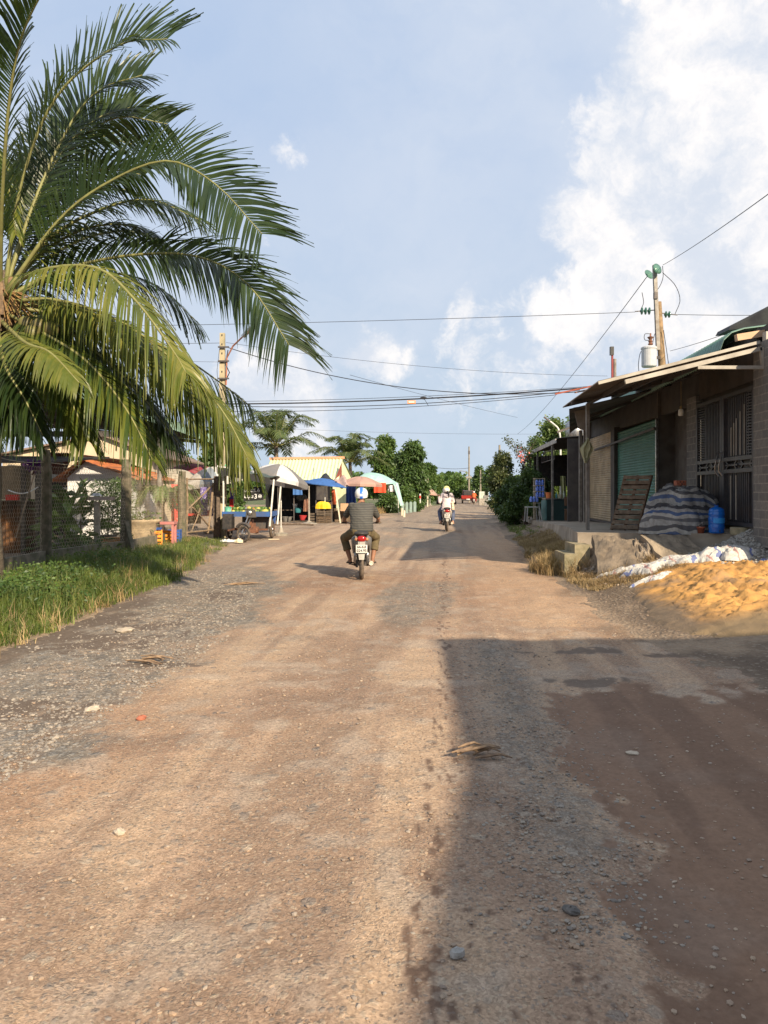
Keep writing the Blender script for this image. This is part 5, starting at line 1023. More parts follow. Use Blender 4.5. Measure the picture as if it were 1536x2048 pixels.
b = MB(); b.poly([W(70, 952, 27), W(135, 955, 27), (WX(135, 27), 27, 0), (WX(70, 27), 27, 0)], (0, .1, 0)); b.build('wall', mat('shed_black', (.03, .026, .024), (.05, .04, .035), 3), rs)
b = MB(); b.bar(W(100, 952, 26.4), W(137, 956, 26.4), .05, .14); b.bar(W(100, 975, 26.4), W(137, 977, 26.4), .03, .06); b.build('beam', WHITEM, rs)
b = MB(); b.grid(lambda u, v: W(96 + 38 * u, 916 + 22 * u - 8 * v + 5 * math.sin(u * 7 + v), 25.5 + v * 1.5), 12, 6, (0, 0, .02)); solo(b, 'thatch_sheet', mat('thatch', (.20, .17, .12), (.10, .085, .065), 14, .95, bump=.6), 'sagging grey brown sheet thrown over the rusty shed roof', 'sheet')
# dark shed at the left edge
ds = thing('dark_shed', 'dark open shed with an olive tarp and rusty brown sheets at the left edge', 'shed', (-9, 18, .1)); x1 = WX(88, 17.6)
b = MB(); b.poly([(-14, 17.5, 2.30), (x1, 17.5, 2.28), (x1 + .3, 21, 2.55), (-14, 21, 2.6)], (0, 0, .05)); b.build('roof', mat('shed_black', (.03, .026, .024)), ds)
b = MB(); b.grid(lambda u, v: Vector((-14 + (x1 - .35 + 14) * u, 17.62 + .05 * math.sin(u * 26), 1.42 + .80 * v)), 30, 3, (0, .02, 0)); b.build('tarp', mat('tarp_olive', (.20, .15, .09), (.14, .11, .07), 3, .9), ds)
b = MB(); b.corr((-14, 17.7, .05), (x1 + 14 - .1, 0, 0), (0, 0, 1.35), 60, .03, thick=(0, .01, 0)); b.build('sheet', mat('rusty_sheet', (.24, .10, .03), (.08, .05, .035), 1.6, .85, dirt=.6, dirtc=(.03, .025, .02)), ds)
for x_ in (-10.5, x1 - .1, x1 - .45): b = MB(); b.bar((x_, 17.52, 0), (x_, 17.52, 2.28), .09); b.build('post', mat('post_black', (.04, .035, .03)), ds)
b = MB(); b.tube([W(16 + 60 * f, 980 + 10 * math.sin(PI * f) - 6 * f, 17.3) for f in np.linspace(0, 1, 12)], .014, 6); solo(b, 'hose_loop', WHITEM, 'white hose sagging across the olive tarp', 'hose')
b = MB(); b.tube([W(68, 950, 17.2), W(50, 1010, 17.1), W(32, 1075, 17.0)], .018, 5); solo(b, 'leaning_stick', mat('gate_wood', (.28, .20, .13)), 'thin stick leaning in front of the rusty sheets', 'stick')
small('red_box', 'red box on the ledge under the olive tarp', 'box', tuple(W(25, 995, 17.3)), (.28, .1, .13), mat('red_cloth', (.45, .03, .02), (.35, .03, .02), 9))
bq = thing('purple_flowers', 'bunch of dark purple paper flowers on top of the thick mossy fence post', 'flowers', tuple(W(70, 940, 15.2))); r = np.random.default_rng(6); C_ = np.array([tuple(W(70, 930, 15.2))]) + r.normal(0, 1, (900, 3)) * np.array([.075, .06, .05]); V, Fq = leaf_quads(C_, r.normal(size=(900, 3)), .045, r, .9); npmesh('petals', V, Fq, mat('petal_purple', (.10, .02, .16), (.06, .01, .10), 20), bq)
# green roofed open barn
gr = thing('green_roof_barn', 'tall open barn with a pale green metal roof on steel posts behind the palm', 'barn', (-10.5, 25, .1))
e1, e2 = W(20, 722, 17), W(452, 884, 33); l1, l2 = e1 + Vector((-7.5, 0, 1.0)), e2 + Vector((-9.5, 0, 1.0))
b = MB(); b.grid(lambda u, v: e1.lerp(e2, v).lerp(l1.lerp(l2, v), u) + Vector((0, 0, .02 * math.sin(v * 17 / .2 * 6.28))), 2, 340, (0, 0, -.02)); b.build('roof', mat('barn_under', (.10, .13, .115), (.07, .09, .08), 3, .6), gr)
b = MB(); b.grid(lambda u, v: e1.lerp(e2, v) + Vector((.02 + .03 * math.sin(v * 17 / .2 * 6.28), 0, -.28 + .34 * u)), 1, 340, (.01, 0, 0)); b.build('fascia', mat('barn_green', (.22, .33, .27), (.17, .26, .21), 3, .5), gr)
b = MB(); b.bar(W(-200, 868, 22), W(330, 868, 22), .12, .16); b.build('beam', DSTEEL, gr)
for i in range(7):
    f = i / 6; b = MB(); b.bar(e1.lerp(e2, f) + Vector((0, 0, -.12)), l1.lerp(l2, f) + Vector((0, 0, -.12)), .08, .14); b.build('rafter', DSTEEL, gr)
for f in (.35, .7): b = MB(); b.bar(e1.lerp(l1, f) + Vector((0, 0, -.2)), e2.lerp(l2, f) + Vector((0, 0, -.2)), .06, .1); b.build('purlin', DSTEEL, gr)
for px_, y_, r_ in ((319, 24.5, .085), (430, 31, .07), (-40, 22, .08)):
    x_ = WX(px_, y_); b = MB(); b.tube([(x_, y_, 0), (x_, y_, 4.05)], r_, 10); b.build('post', POSTM, gr)
# plants and pots
def potplant(px_, py_, Yd, h_, spread, n, leaf, lm, label, seed, asp=.3, pot=None, name='potted_plant', cat='plant'):
    x_ = WX(px_, Yd); g = float(H(x_, Yd)); o_ = thing(name, label, cat, (x_, Yd, g)); r = np.random.default_rng(seed); z = .3 * (pot is not None) + h_ * r.random(n) ** .8; C_ = np.stack([r.normal(0, spread * .35, n), r.normal(0, spread * .35, n), z], 1); d = np.stack([C_[:, 0] * 3, C_[:, 1] * 3, .6 + .3 * r.random(n)], 1) + r.normal(0, .5, (n, 3)); V, Fq = leaf_quads(C_, d, leaf, r, asp, droop=.4); npmesh('leaves', V, Fq, lm, o_, world=False)
    b = MB(); b.tube([(0, 0, 0), (.03, 0, h_ * .8)], [.03, .012], 6); b.build('stem', WOODG, o_, world=False)
    if pot: b = MB(); b.lathe((0, 0, 0), [(.16, 0), (.24, .32), (.27, .34), (.22, .34), (0, .3)], 16); b.build('pot', pot, o_, world=False)
    return o_
POTG = mat('pot_grey', (.25, .24, .22), (.15, .14, .13), 6)
potplant(128, 1060, 17.8, 1.0, .55, 46, .75, LM_G, 'plant with wide arching green leaves left of the post with the board', 1, .26, POTG)
potplant(160, 1060, 18.6, 1.25, .5, 50, .70, LM_D, 'taller broad leaved plant in front of the white outhouse wall', 2, .26, POTG)
potplant(215, 1060, 19.5, 1.45, .5, 1500, .20, LM_D, 'spiky dark dracaena with dense narrow leaves in front of the outhouse', 3, .14, POTG)
potplant(244, 1060, 20.5, 1.5, .4, 1400, .20, LM_D, 'second spiky dark dracaena at the right corner of the outhouse', 4, .14, POTG)
potplant(148, 1080, 17.2, .5, .9, 200, .28, LM_D, 'low dark leafy plants behind the fence kerb', 5, .3)
frd = thing('small_palm', 'small green palm with arching leaves right of the outhouse', 'plant', (WX(325, 25), 25, .1))
for i in range(14):
    a = i * 2.4; d = Vector((math.cos(a), math.sin(a) * .6, 0)); frond(frd, [Vector((0, 0, 1.0)), Vector((0, 0, 1.6)) + d * .4, Vector((0, 0, 1.75 - .02 * i)) + d * .9, Vector((0, 0, 1.3 - .03 * i)) + d * 1.35], LM_G, LL=.4, nl=26, wid=.045, seed=i, world=False, seg=2, rr=(.015, .005))
b = MB(); b.tube([(0, 0, 0), (0, 0, 1.1)], .07, 8); b.build('stem', WOODG, frd, world=False)
st_ = thing('board_stand', 'square concrete post carrying a flat board behind the fence', 'stand', (WX(194, 18.2), 18.2, .1))
b = MB(); b.bar((WX(194, 18.2), 18.2, 0), (WX(194, 18.2), 18.2, 1.36), .12); b.build('post', CONC, st_)
b = MB(); b.box(W(195, 997, 18.2), (.74, .3, .09), rz=.05); b.build('board', mat('board_pale', (.34, .26, .22), (.22, .17, .15), 5), st_)
small('metal_lid', 'round steel lid lying on the flat board', 'lid', tuple(W(193, 989, 18.2)), (.22, .2, .07), STEEL, taper=.5)
b = MB(); c_ = Vector((WX(282, 20.5), 20.5, .12)); b.lathe(c_, [(.30, 0), (.34, .05), (.40, .40), (.46, .62), (.52, .66), (.52, .72), (.44, .72), (.38, .45), (0, .4)], 22); solo(b, 'stone_planter', mat('planter_beige', (.50, .38, .24), (.38, .29, .19), 5, .9, dirt=.3), 'large round beige planter behind the wire fence', 'planter', smooth=True)
potplant(282, 1040, 20.5, .9, .5, 300, .16, LM_G, 'green herbs growing out of the round beige planter', 9, .4)
def crate(c_, d, m_, label, rz=0, grp=None, name='plastic_crate', ns=4):
    b = MB(); w_, l_, h_ = d
    for sx in (-1, 1):
        for sy in (-1, 1): b.box((sx * (w_ / 2 - .015), sy * (l_ / 2 - .015), h_ / 2), (.03, .03, h_))
    for k_ in range(ns):
        z_ = h_ * (k_ + .5) / ns; hh = h_ / ns * .62
        for sy in (-1, 1): b.box((0, sy * (l_ / 2 - .008), z_), (w_ - .03, .012, hh))
        for sx in (-1, 1): b.box((sx * (w_ / 2 - .008), 0, z_), (.012, l_ - .03, hh))
    b.box((0, 0, .015), (w_ - .03, l_ - .03, .02)); o_ = b.build(name, m_); o_.location = c_; o_.rotation_euler = (0, 0, rz); return tag(o_, label, 'crate', grp)
CRO = mat('crate_orange', (.80, .30, .03), (.70, .25, .03), 6, .5); CRB = mat('crate_blue', (.03, .10, .35), (.03, .08, .25), 6, .5); CRD = mat('crate_brown', (.16, .11, .07), (.09, .065, .045), 9, .9, bump=.3)
crate((WX(312, 20.6), 20.6, .10), (.34, .3, .44), CRO, 'orange plastic crate closest to the beige planter', .3, 'orange crates'); crate((WX(334, 21.4), 21.4, .10), (.30, .3, .40), CRO, 'orange plastic crate between the pink bench and the blue crate', -.1, 'orange crates'); crate((WX(350, 21.8), 21.8, .10), (.34, .3, .40), CRB, 'blue plastic crate by the weathered fence post', .1)
small('blue_lid', 'small blue plastic lid on top of the first orange crate', 'tray', (WX(316, 20.6), 20.6, .58), (.18, .14, .06), CRB)  # flat blue box made as a lid lying on the crate
pb = thing('pink_bench', 'faded pink plastic bench standing over the orange crates', 'bench', (WX(332, 21), 21.0, .1)); PK = mat('pink_faded', (.48, .20, .18), (.38, .15, .14), 6, .6)
b = MB(); b.box((0, 0, .62), (.55, .35, .07)); b.build('seat', PK, pb, world=False)
for dx in (-.23, .23):
    for dy in (-.13, .13): b = MB(); b.bar((dx, dy, 0), (dx, dy, .6), .06); b.build('leg', PK, pb, world=False)
small('planter_box', 'long orange clay planter box at the foot of the dracaena plants', 'planter', (WX(222, 18.6), 18.6, .35), (.68, .25, .22), mat('clay_orange', (.50, .24, .08), (.40, .19, .07), 8))
def drape(p0, p1, ztop, zbot, m_, label, name='hanging_cloth', cat='cloth', waves=5, amp=.05, grp=None, sag=0, taper=0):
    p0, p1 = Vector(p0), Vector(p1); d = p1 - p0; n_ = Vector((-d.y, d.x, 0)).normalized()
    b = MB(); b.grid(lambda u, v: Vector((p0.x + d.x * (.5 + (u - .5) * (1 - taper * v)), p0.y + d.y * u, zbot + (ztop - zbot) * (1 - v) - sag * math.sin(PI * u) * (1 - v))) + n_ * (amp * math.sin(u * waves * 6.28) * (.3 + .7 * v)), waves * 8, 8, tuple(n_ * .006)); return solo(b, name, m_, label, cat, grp)
m, t, b_ = newmat('cloth_patterned'); oc = t.node('ShaderNodeTexCoord').outputs['Object']; t.put(b_.inputs['Base Color'], t.mix(t.ramp(t.vor(oc, 16), .25, .35), (.62, .58, .66), (.16, .12, .34))); CPAT = m
m, t, b_ = newmat('cloth_redpat'); oc = t.node('ShaderNodeTexCoord').outputs['Object']; t.put(b_.inputs['Base Color'], t.mix(t.ramp(t.vor(oc, 12), .18, .3), (.75, .45, .35), (.62, .06, .05))); CRED = m
drape((WX(343, 25), 25, 0), (WX(362, 25.4), 25.4, 0), 1.86, .6, CRED, 'red patterned cloth hanging behind the fence, left of the gate', taper=.2)
drape((WX(401, 27), 27, 0), (WX(416, 27.2), 27.2, 0), 1.78, .75, CPAT, 'narrow violet patterned cloth hanging behind the gate', taper=.3)
drape((WX(419, 26.9), 26.9, 0), (WX(437, 27), 27, 0), 1.82, .72, CPAT, 'wider violet patterned cloth beside the gate post', taper=.1)
drape((WX(366, 28), 28, 0), (WX(402, 28), 28, 0), 1.75, .4, mat('sack_brown', (.16, .13, .10), (.09, .075, .06), 6), 'dull brown sheet hanging behind the gate', 'hanging_sheet', 'sheet', 4)
drape((WX(459, 25.9), 25.9, 0), (WX(467, 25.9), 25.9, 0), 1.75, .75, stripes('flag_cloth', [(.65, .05, .05), (.65, .05, .05), (.15, .08, .35)], .9, 'Z'), 'red and violet cloth hanging from the cart post', waves=2)
small('market_table', 'low table with red covers in the yard behind the gate', 'table', (WX(405, 28), 28.0, .75), (1.4, .8, .08), mat('red_cloth', (.45, .03, .02)))
small('pink_basin', 'pink basin on the low red table behind the gate', 'basin', (WX(412, 27.7), 27.7, .86), (.4, .3, .13), mat('pink_basin', (.6, .12, .12)))
# ================================================================== PARASOLS AND TENTS
def para_mat(name, cols, n):
    m, t, b_ = newmat(name); oc = t.node('ShaderNodeTexCoord').outputs['Object']; x, y_, z = t.xyz(oc); a = t.m('ARCTAN2', y_, x); f = t.m('FRACT', t.m('MULTIPLY', t.m('ADD', t.m('DIVIDE', a, 2 * PI), .5), n / len(cols)))
    cr = t.node('ShaderNodeValToRGB'); cr.color_ramp.interpolation = 'CONSTANT'; t.put(cr.inputs[0], f); e = cr.color_ramp.elements; e[0].color = (*cols[0], 1); e[1].position = 1 / len(cols); e[1].color = (*cols[1 % len(cols)], 1)
    for i in range(2, len(cols)): q_ = e.new(i / len(cols)); q_.color = (*cols[i], 1)
    c_ = t.mix(t.ramp(t.noise(oc, 6, 5, .6), .4, .75, 0, .35), cr.outputs[0], (.28, .24, .20)); t.put(b_.inputs['Base Color'], c_); b_.inputs['Roughness'].default_value = .8
    o = t.n['Material Output']; tr = t.node('ShaderNodeBsdfTranslucent'); t.put(tr.inputs[0], c_); ms = t.node('ShaderNodeMixShader'); ms.inputs[0].default_value = .2; t.l.new(b_.outputs[0], ms.inputs[1]); t.l.new(tr.outputs[0], ms.inputs[2]); t.l.new(ms.outputs[0], o.inputs[0]); return m
def parasol(px_, pytop, Yd, rad, rise, m_, label, n=8, tilt=(0, 0), val=.16, grp=None, name='market_parasol', pole_r=.022, sx=1.0):
    tp_ = W(px_, pytop, Yd); g = float(H(tp_.x, Yd)); o_ = thing(name, label, 'parasol', (tp_.x, Yd, g), 0, grp); h_ = tp_.z - g
    Rm = Matrix.Rotation(tilt[0], 3, 'X') @ Matrix.Rotation(tilt[1], 3, 'Y'); 
    def fn(u, v):
        a = 2 * PI * u; seg = (u * n) % 1; k = v; edge = 1 - .10 * math.sin(PI * seg) * k; 
        if v <= .88: k = v / .88; z = -rise * (k ** 1.35) + .0; r_ = rad * k * (1 - (1 - edge)); z -= -.05 * math.sin(PI * seg) * math.sin(PI * k)
        else: z = -rise - val * (v - .88) / .12; r_ = rad * edge * 1.01
        return Rm @ Vector((math.cos(a) * r_ * sx, math.sin(a) * r_, z)) + Vector((0, 0, h_))
    b = MB(); b.grid(fn, n * 6, 12); c_ = b.build('canopy', m_, None, smooth=False); c_.parent = o_
    b = MB(); b.tube([(0, 0, 0), (0, 0, h_ - .02)], pole_r, 8); b.build('pole', WHITEM, o_, world=False)
    for i in range(n):
        a = 2 * PI * i / n; e_ = Rm @ Vector((math.cos(a) * rad * .98 * sx, math.sin(a) * rad * .98, -rise * 1.0 - .02)) + Vector((0, 0, h_)); b = MB(); b.tube([(0, 0, h_ - .06), (Vector((0, 0, h_ - .06)) + e_) / 2 + Vector((0, 0, .03)), e_], .008, 4); b.build('rib', DSTEEL, o_, world=False)
    b = MB(); b.lathe((0, 0, 0), [(.26, 0), (.26, .08), (.10, .12), (.06, .3), (0, .3)], 14); b.build('base', CONC, o_, world=False); return o_
parasol(562, 929, 27.2, 1.14, .52, para_mat('parasol_grey_white', [(.62, .62, .63), (.19, .185, .185)], 8), 'grey and white parasol sheltering the fruit cart', tilt=(-.10, .20), val=.2)
parasol(384, 927, 33, 1.35, .42, para_mat('parasol_maroon', [(.30, .05, .07), (.24, .05, .07)], 8), 'maroon parasol standing behind the pale one in the yard', val=.08)
parasol(420, 934, 28.5, 1.15, .50, para_mat('parasol_pale', [(.62, .58, .52), (.58, .55, .5), (.24, .28, .32)], 9), 'pale grey parasol with one dark stripe beside the utility pole', tilt=(.1, -.15), val=.2)
parasol(352, 938, 29, 1.20, .40, para_mat('parasol_dusty', [(.50, .45, .37), (.44, .40, .33)], 8), 'dusty beige parasol nearest the small palm in the yard', tilt=(.05, .05), val=.15)
parasol(722, 953, 40, 1.15, .36, para_mat('parasol_pink', [(.50, .30, .24), (.44, .27, .22)], 8), 'faded pink parasol over the middle stall, directly behind the striped rider', val=.18, tilt=(0, .03))
parasol(860, 977, 84, .95, .55, para_mat('parasol_faded', [(.46, .28, .22), (.40, .26, .21)], 8), 'small faded parasol far down the left roadside', tilt=(0, .15))
parasol(650, 957, 39, 1.0, .32, mat('tarp_blue', (.045, .13, .36), (.035, .10, .28), 4, .7), 'blue canopy parasol over the stall with crates', n=6, val=.06, sx=1.18, tilt=(0, .12))
# cyan tent
ct_ = thing('cyan_tent', 'pale cyan canvas tent with a slanting fabric leg at the left roadside', 'tent', (WX(750, 50), 50, .1)); CY = mat('canvas_cyan', (.42, .64, .58), (.34, .54, .50), 3, .8, transl=.15)
b = MB(); pe = W(738, 945, 51); crn = [W(697, 973, 49), W(792, 967, 49), W(796, 966, 53), W(712, 968, 53)]
for i in range(4):
    a, c_ = crn[i], crn[(i + 1) % 4]; b.grid(lambda u, v: a.lerp(c_, u).lerp(pe, v) + Vector((0, 0, .10 * math.sin(PI * v) * math.sin(PI * u) + .12 * math.sin(PI * v))), 8, 6, (0, 0, -.01))
b.build('canopy', CY, ct_)
b = MB(); b.poly([W(786, 968, 49), W(796, 966, 49.1), W(807, 1010, 48), W(801, 1012, 48)], (0, .03, 0)); b.build('leg_panel', CY, ct_)
for p_, q_ in ((crn[0], (WX(699, 49), 49, 0)), (crn[2], (WX(797, 53), 53, 0)), (crn[3], (WX(712, 53), 53, 0)), (W(792, 967, 49), tuple(W(804, 1012, 48)))): b = MB(); b.bar(p_, q_, .04); b.build('pole', WHITEM, ct_)
drape((WX(748, 47), 47, 0), (WX(772, 47), 47, 0), 2.18, 1.56, mat('cloth_orange_red', (.75, .08, .03), (.65, .07, .03), 6), 'bright orange red cloth hanging under the cyan tent', waves=2)
drape((WX(776, 48.6), 48.6, 0), (WX(789, 48.6), 48.6, 0), 2.05, 1.62, stripes('cloth_blackwhite', [(.6, .6, .6), (.05, .05, .05), (.6, .6, .6)], .35, 'X', warp=.4), 'black and white printed banner under the tent edge', waves=2)
for i in range(4):
    y_ = 52 + i * 1.8; p0 = Vector((WX(803 + i * 8, y_), y_, .05)); p1 = Vector((WX(809 + i * 8, y_), y_ + .4, .05)); b = MB(); b.poly([p0, p1, p1 + Vector((0, 0, .75)), (p0 + p1) / 2 + Vector((0, 0, .85)), p0 + Vector((0, 0, .75))], (0, .06, 0)); o_ = solo(b, 'grey_panel', mat('panel_greygreen', (.24, .32, .28), (.2, .26, .23), 4), ['grey green panel closest to the tent leg', 'second grey green panel from the tent leg', 'third grey green panel from the tent leg', 'grey green panel farthest from the tent leg'][i], 'panel', 'grey green panels lined up beside the tent')
for px_, y_, h_, lab in ((804, 50, .5, 'short white stump post at the tent leg'), (808, 47.5, .42, 'short cream stump post nearest the road'), (834, 66, .5, 'short pale stump post further along the verge')):
    b = MB(); x_ = WX(px_, y_); b.lathe((x_, y_, float(H(x_, y_)) - .05), [(.09, 0), (.08, h_ + .05), (0, h_ + .07)], 8); solo(b, 'stump_post', mat('stump_pale', (.62, .55, .42), (.5, .44, .33), 5), lab, 'post')
mp = thing('marker_post', 'red and white marker post on the left verge', 'marker post', (WX(840, 62), 62, .1)); b = MB(); b.tube([(0, 0, 0), (0, 0, 1.35)], .07, 8); b.build('post', WHITEM, mp, world=False); b = MB(); b.tube([(0, 0, .95), (0, 0, 1.2)], .075, 8); b.build('red_band', mat('red_paint', (.55, .04, .03)), mp, world=False)
b = MB(); x_ = WX(855, 80); b.tube([(x_, 80, 0), (x_, 80, 3.1)], .09, 8); solo(b, 'bare_pole', mat('stump_pale', (.62, .55, .42)), 'short pale pole beside the distant parasol', 'pole')
# ================================================================== HOUSE WITH PALE YELLOW ROOF
yh = thing('yellow_roof_house', 'house with a pale yellow green metal roof and an orange ridge behind the stalls', 'house', (WX(620, 54), 55, 0)); YR = mat('roof_paleyellow', (.60, .66, .42), (.54, .60, .38), 1.0, .5)
r1, r2 = W(541, 918, 55), W(686, 916, 53); e1, e2 = W(525, 962, 52), W(668, 960, 50)
b = MB(); nn_ = (e1 - r1).cross(r2 - r1).normalized(); b.corr(r1, r2 - r1, e1 - r1, 22, .035, nrm=nn_ if nn_.z > 0 else -nn_, flat=2, thick=(0, 0, -.03)); b.build('roof', YR, yh)
b = MB(); b.bar(r1 + Vector((0, 0, .03)), r2 + Vector((.05, 0, .03)), .34, .16); b.build('ridge', mat('ridge_orange', (.72, .36, .20), (.62, .31, .18), 3), yh)
bk1, bk2 = r1 + (r1 - e1) * .6 + Vector((0, 6, -2.6)), r2 + (r2 - e2) * .2 + Vector((1.0, 2.5, -1.7))
b = MB(); b.poly([r1, r2, W(708, 962, 55), W(560, 962, 57)], (0, 0, -.05)); b.build('roof', mat('roof_underside', (.20, .24, .16)), yh)
b = MB(); b.poly([r2 + Vector((-.1, -.0, -.06)), e2 + Vector((-.1, 0, -.1)), (e2.x, e2.y, 0), (WX(706, 55), 55, 0), W(705, 962, 55)], (-.05, .1, 0)); b.build('gable_wall', mat('wall_paleyellow', (.60, .62, .40), (.52, .54, .34), 2), yh)
b = MB(); b.poly([W(683, 925, 51.2), W(671, 957, 50.2), W(684, 957, 51)], (0, .02, 0)); b.build('gable_board', mat('board_maroon', (.22, .06, .04)), yh)
b = MB(); b.poly([(e1.x + .4, 52.6, 0), (e2.x - .3, 50.6, 0), (e2.x - .3, 50.6, 2.3), (e1.x + .4, 52.6, 2.3)], (0, .1, 0)); b.build('wall', mat('wall_dim', (.10, .09, .08)), yh)
b = MB(); b.bar(W(627, 965, 45), W(628, 935, 45), .03); solo(b, 'thin_rod', DSTEEL, 'thin rod rising in front of the yellow roof', 'rod')
# ================================================================== STALL
sl_ = thing('market_stall', 'dark tarp-walled market stall full of goods under the blue canopy', 'stall', (WX(615, 40), 40.5, 0)); TD = mat('tarp_black', (.018, .02, .024), (.03, .032, .036), 4, .7)
for px_ in (556, 588, 632, 664): b = MB(); x_ = WX(px_, 39.3); b.bar((x_, 39.3, 0), (x_, 39.3, 2.05), .05); b.build('post', DSTEEL, sl_)
b = MB(); b.poly([W(548, 968, 39), W(668, 970, 39), W(672, 962, 42.5), W(545, 960, 42.5)], (0, 0, .03)); b.build('roof_tarp', mat('tarp_bluedark', (.03, .06, .13)), sl_)
b = MB(); b.grid(lambda u, v: Vector((WX(548, 42.2) + (WX(632, 42.2) - WX(548, 42.2)) * u, 42.2 + .06 * math.sin(u * 20), 2.1 * v)), 20, 3, (0, .02, 0)); b.grid(lambda u, v: Vector((WX(548, 42.2) - .02, 39.3 + 2.9 * u, 2.1 * v)), 4, 3, (.02, 0, 0)); b.build('back_tarp', TD, sl_)
b = MB(); b.poly([(WX(632, 42.2), 42.2, 0), (WX(672, 42.2), 42.2, 0), (WX(672, 42.2), 42.2, 1.15), (WX(632, 42.2), 42.2, 1.15)], (0, .03, 0)); b.build('low_tarp', TD, sl_)
b = MB(); b.box((WX(585, 40.8), 40.8, .62), (1.9, .9, .05)); b.build('shelf', WOODG, sl_)
b = MB(); b.box((WX(645, 40.8), 40.8, .80), (1.1, .7, .05)); b.build('shelf', WOODG, sl_)
b = MB(); b.grid(lambda u, v: W(634 + 40 * u, 966 - 17 * math.sin(PI * (.15 + .85 * u)) * v + 3 * math.sin(u * 11), 38.6 + 1.3 * v), 14, 6, (0, 0, -.02)); solo(b, 'shade_net', TD, 'crumpled black shade net on top of the blue canopy edge', 'net')
b = MB(); b.grid(lambda u, v: W(668 + 30 * u, 973 - 20 * math.sin(PI * (.2 + .6 * u)) * v - 4 * math.sin(u * 9 + 2 * v), 38.9 + 1.0 * v), 14, 8, (0, 0, -.02)); solo(b, 'rag_cover', mat('rag_pink', (.44, .30, .26), (.30, .22, .19), 7), 'crumpled pinkish rags between the blue canopy and the pink parasol', 'rags')
b = MB(); b.bar(W(671, 978, 38.2), (WX(681, 38.0), 38.0, 0), .07); solo(b, 'leaning_pole', mat('stump_pale', (.62, .55, .42)), 'pale pole leaning at the right end of the dark stall', 'pole')
drape((WX(664, 38.5), 38.5, 0), (WX(672, 38.5), 38.5, 0), 1.75, .95, mat('cloth_orange', (.55, .12, .04), (.3, .08, .04), 8), 'orange brown cloth tied to the leaning pale pole', waves=2)
drape((WX(692, 41), 41, 0), (WX(712, 41), 41, 0), 1.92, .95, mat('tarp_bright_blue', (.05, .13, .48), (.04, .10, .38), 4, .6), 'bright blue tarp hanging under the pink parasol', 'hanging_tarp', 'tarp', 3, .09)
drape((WX(586, 39), 39, 0), (WX(605, 39), 39, 0), 2.1, 1.45, mat('tarp_blue2', (.06, .16, .40)), 'small blue tarp corner hanging at the left of the stall', 'hanging_tarp', 'tarp', 2, .03)
CR = [(628, 38.4, .0, 'leftmost brown crate on the ground under the stall table'), (641, 38.2, .0, 'brown crate under the yellow bag, bottom of its stack'), (641, 38.2, .38, 'brown crate carrying the yellow bag'), (655, 38.4, .0, 'brown crate at the bottom beside the leaning pole'), (655, 38.4, .36, 'second brown crate up beside the leaning pole'), (656, 38.5, .72, 'topmost crate of the stack beside the leaning pole'), (674, 40.5, .0, 'crate on the ground behind the leaning pole'), (674, 40.5, .36, 'upper crate behind the leaning pole')]
for i, (px_, y_, z_, lab) in enumerate(CR): crate((WX(px_, y_), y_, z_ + .01), (.40 if px_ != 628 else .55, .38, .34 if px_ != 628 else .52), CRD if i % 2 else mat('crate_dark', (.09, .07, .05), (.13, .10, .075), 9, .9), lab, .05 * i, 'crates stacked at the stall')
b = heap((WX(646, 38.1), 38.1, .74), .34, .2, .36, 33, fold=.05, nu=40, nv=16); solo(b, 'yellow_bag', mat('bag_yellow', (.80, .55, .02), (.72, .45, .02), 5, .5), 'crumpled bright yellow plastic bag on the crates', 'bag')
small('cardboard_box', 'brown cardboard box under the pink parasol, beside the rider', 'box', (WX(689, 39), 39.0, .80), (.40, .3, .40), mat('cardboard', (.50, .30, .18), (.42, .26, .15), 6))
small('goods_table', 'low wooden table under the pink parasol', 'table', (WX(700, 40), 40.0, .30), (1.6, .8, .58), CRD)
b = MB(); c_ = (WX(618, 37.0), 37.0, 0); b.lathe(c_, [(.42, 0), (.38, .05), (.12, .10), (.12, .14), (.05, .16), (.03, 1.9), (0, 1.9)], 16); solo(b, 'parasol_stand', CONC, 'cement parasol stand with a bare tube in front of the dark stall', 'stand')
b = heap((WX(613, 37.3), 37.3, .62), .14, .12, .62, 34, fold=.04, nu=24, nv=12); solo(b, 'hanging_bag', mat('bag_brown', (.36, .17, .10), (.22, .11, .07), 9), 'brown and orange bag hanging on the bare tube', 'bag')
for i, (px_, y_, z_, r_, m_, lab) in enumerate([(606, 39.4, .30, .20, mat('basin_red', (.45, .04, .04)), 'red basin on the ground in the dark stall'), (596, 40.3, .68, .20, mat('basin_teal', (.05, .22, .26)), 'teal basin on the shelf of the dark stall'), (574, 39.6, .22, .30, POTG, 'grey basket on the ground at the left of the stall'), (590, 40.5, .9, .13, WHITEM, 'small white bowl above the teal basin')]):
    basket((WX(px_, y_), y_, z_ - .2), r_ * .7, r_, .24, 'basin', lab, m_, 'basin')
b = MB(); b.ball((WX(603, 41), 41, 1.3), (.3, .25, .22), 12, 8); solo(b, 'net_bag', mat('net_grey', (.20, .20, .17), (.1, .1, .09), 20), 'grey net bag hanging inside the dark stall', 'bag')
b = MB(); b.tube([(WX(545, 35.5), 35.5, .05), (WX(600, 35.2), 35.2, .08), (WX(627, 35), 35, .05)], .05, 6); solo(b, 'bamboo_pole', WOODG, 'long bamboo pole lying on the ground before the stall', 'pole')
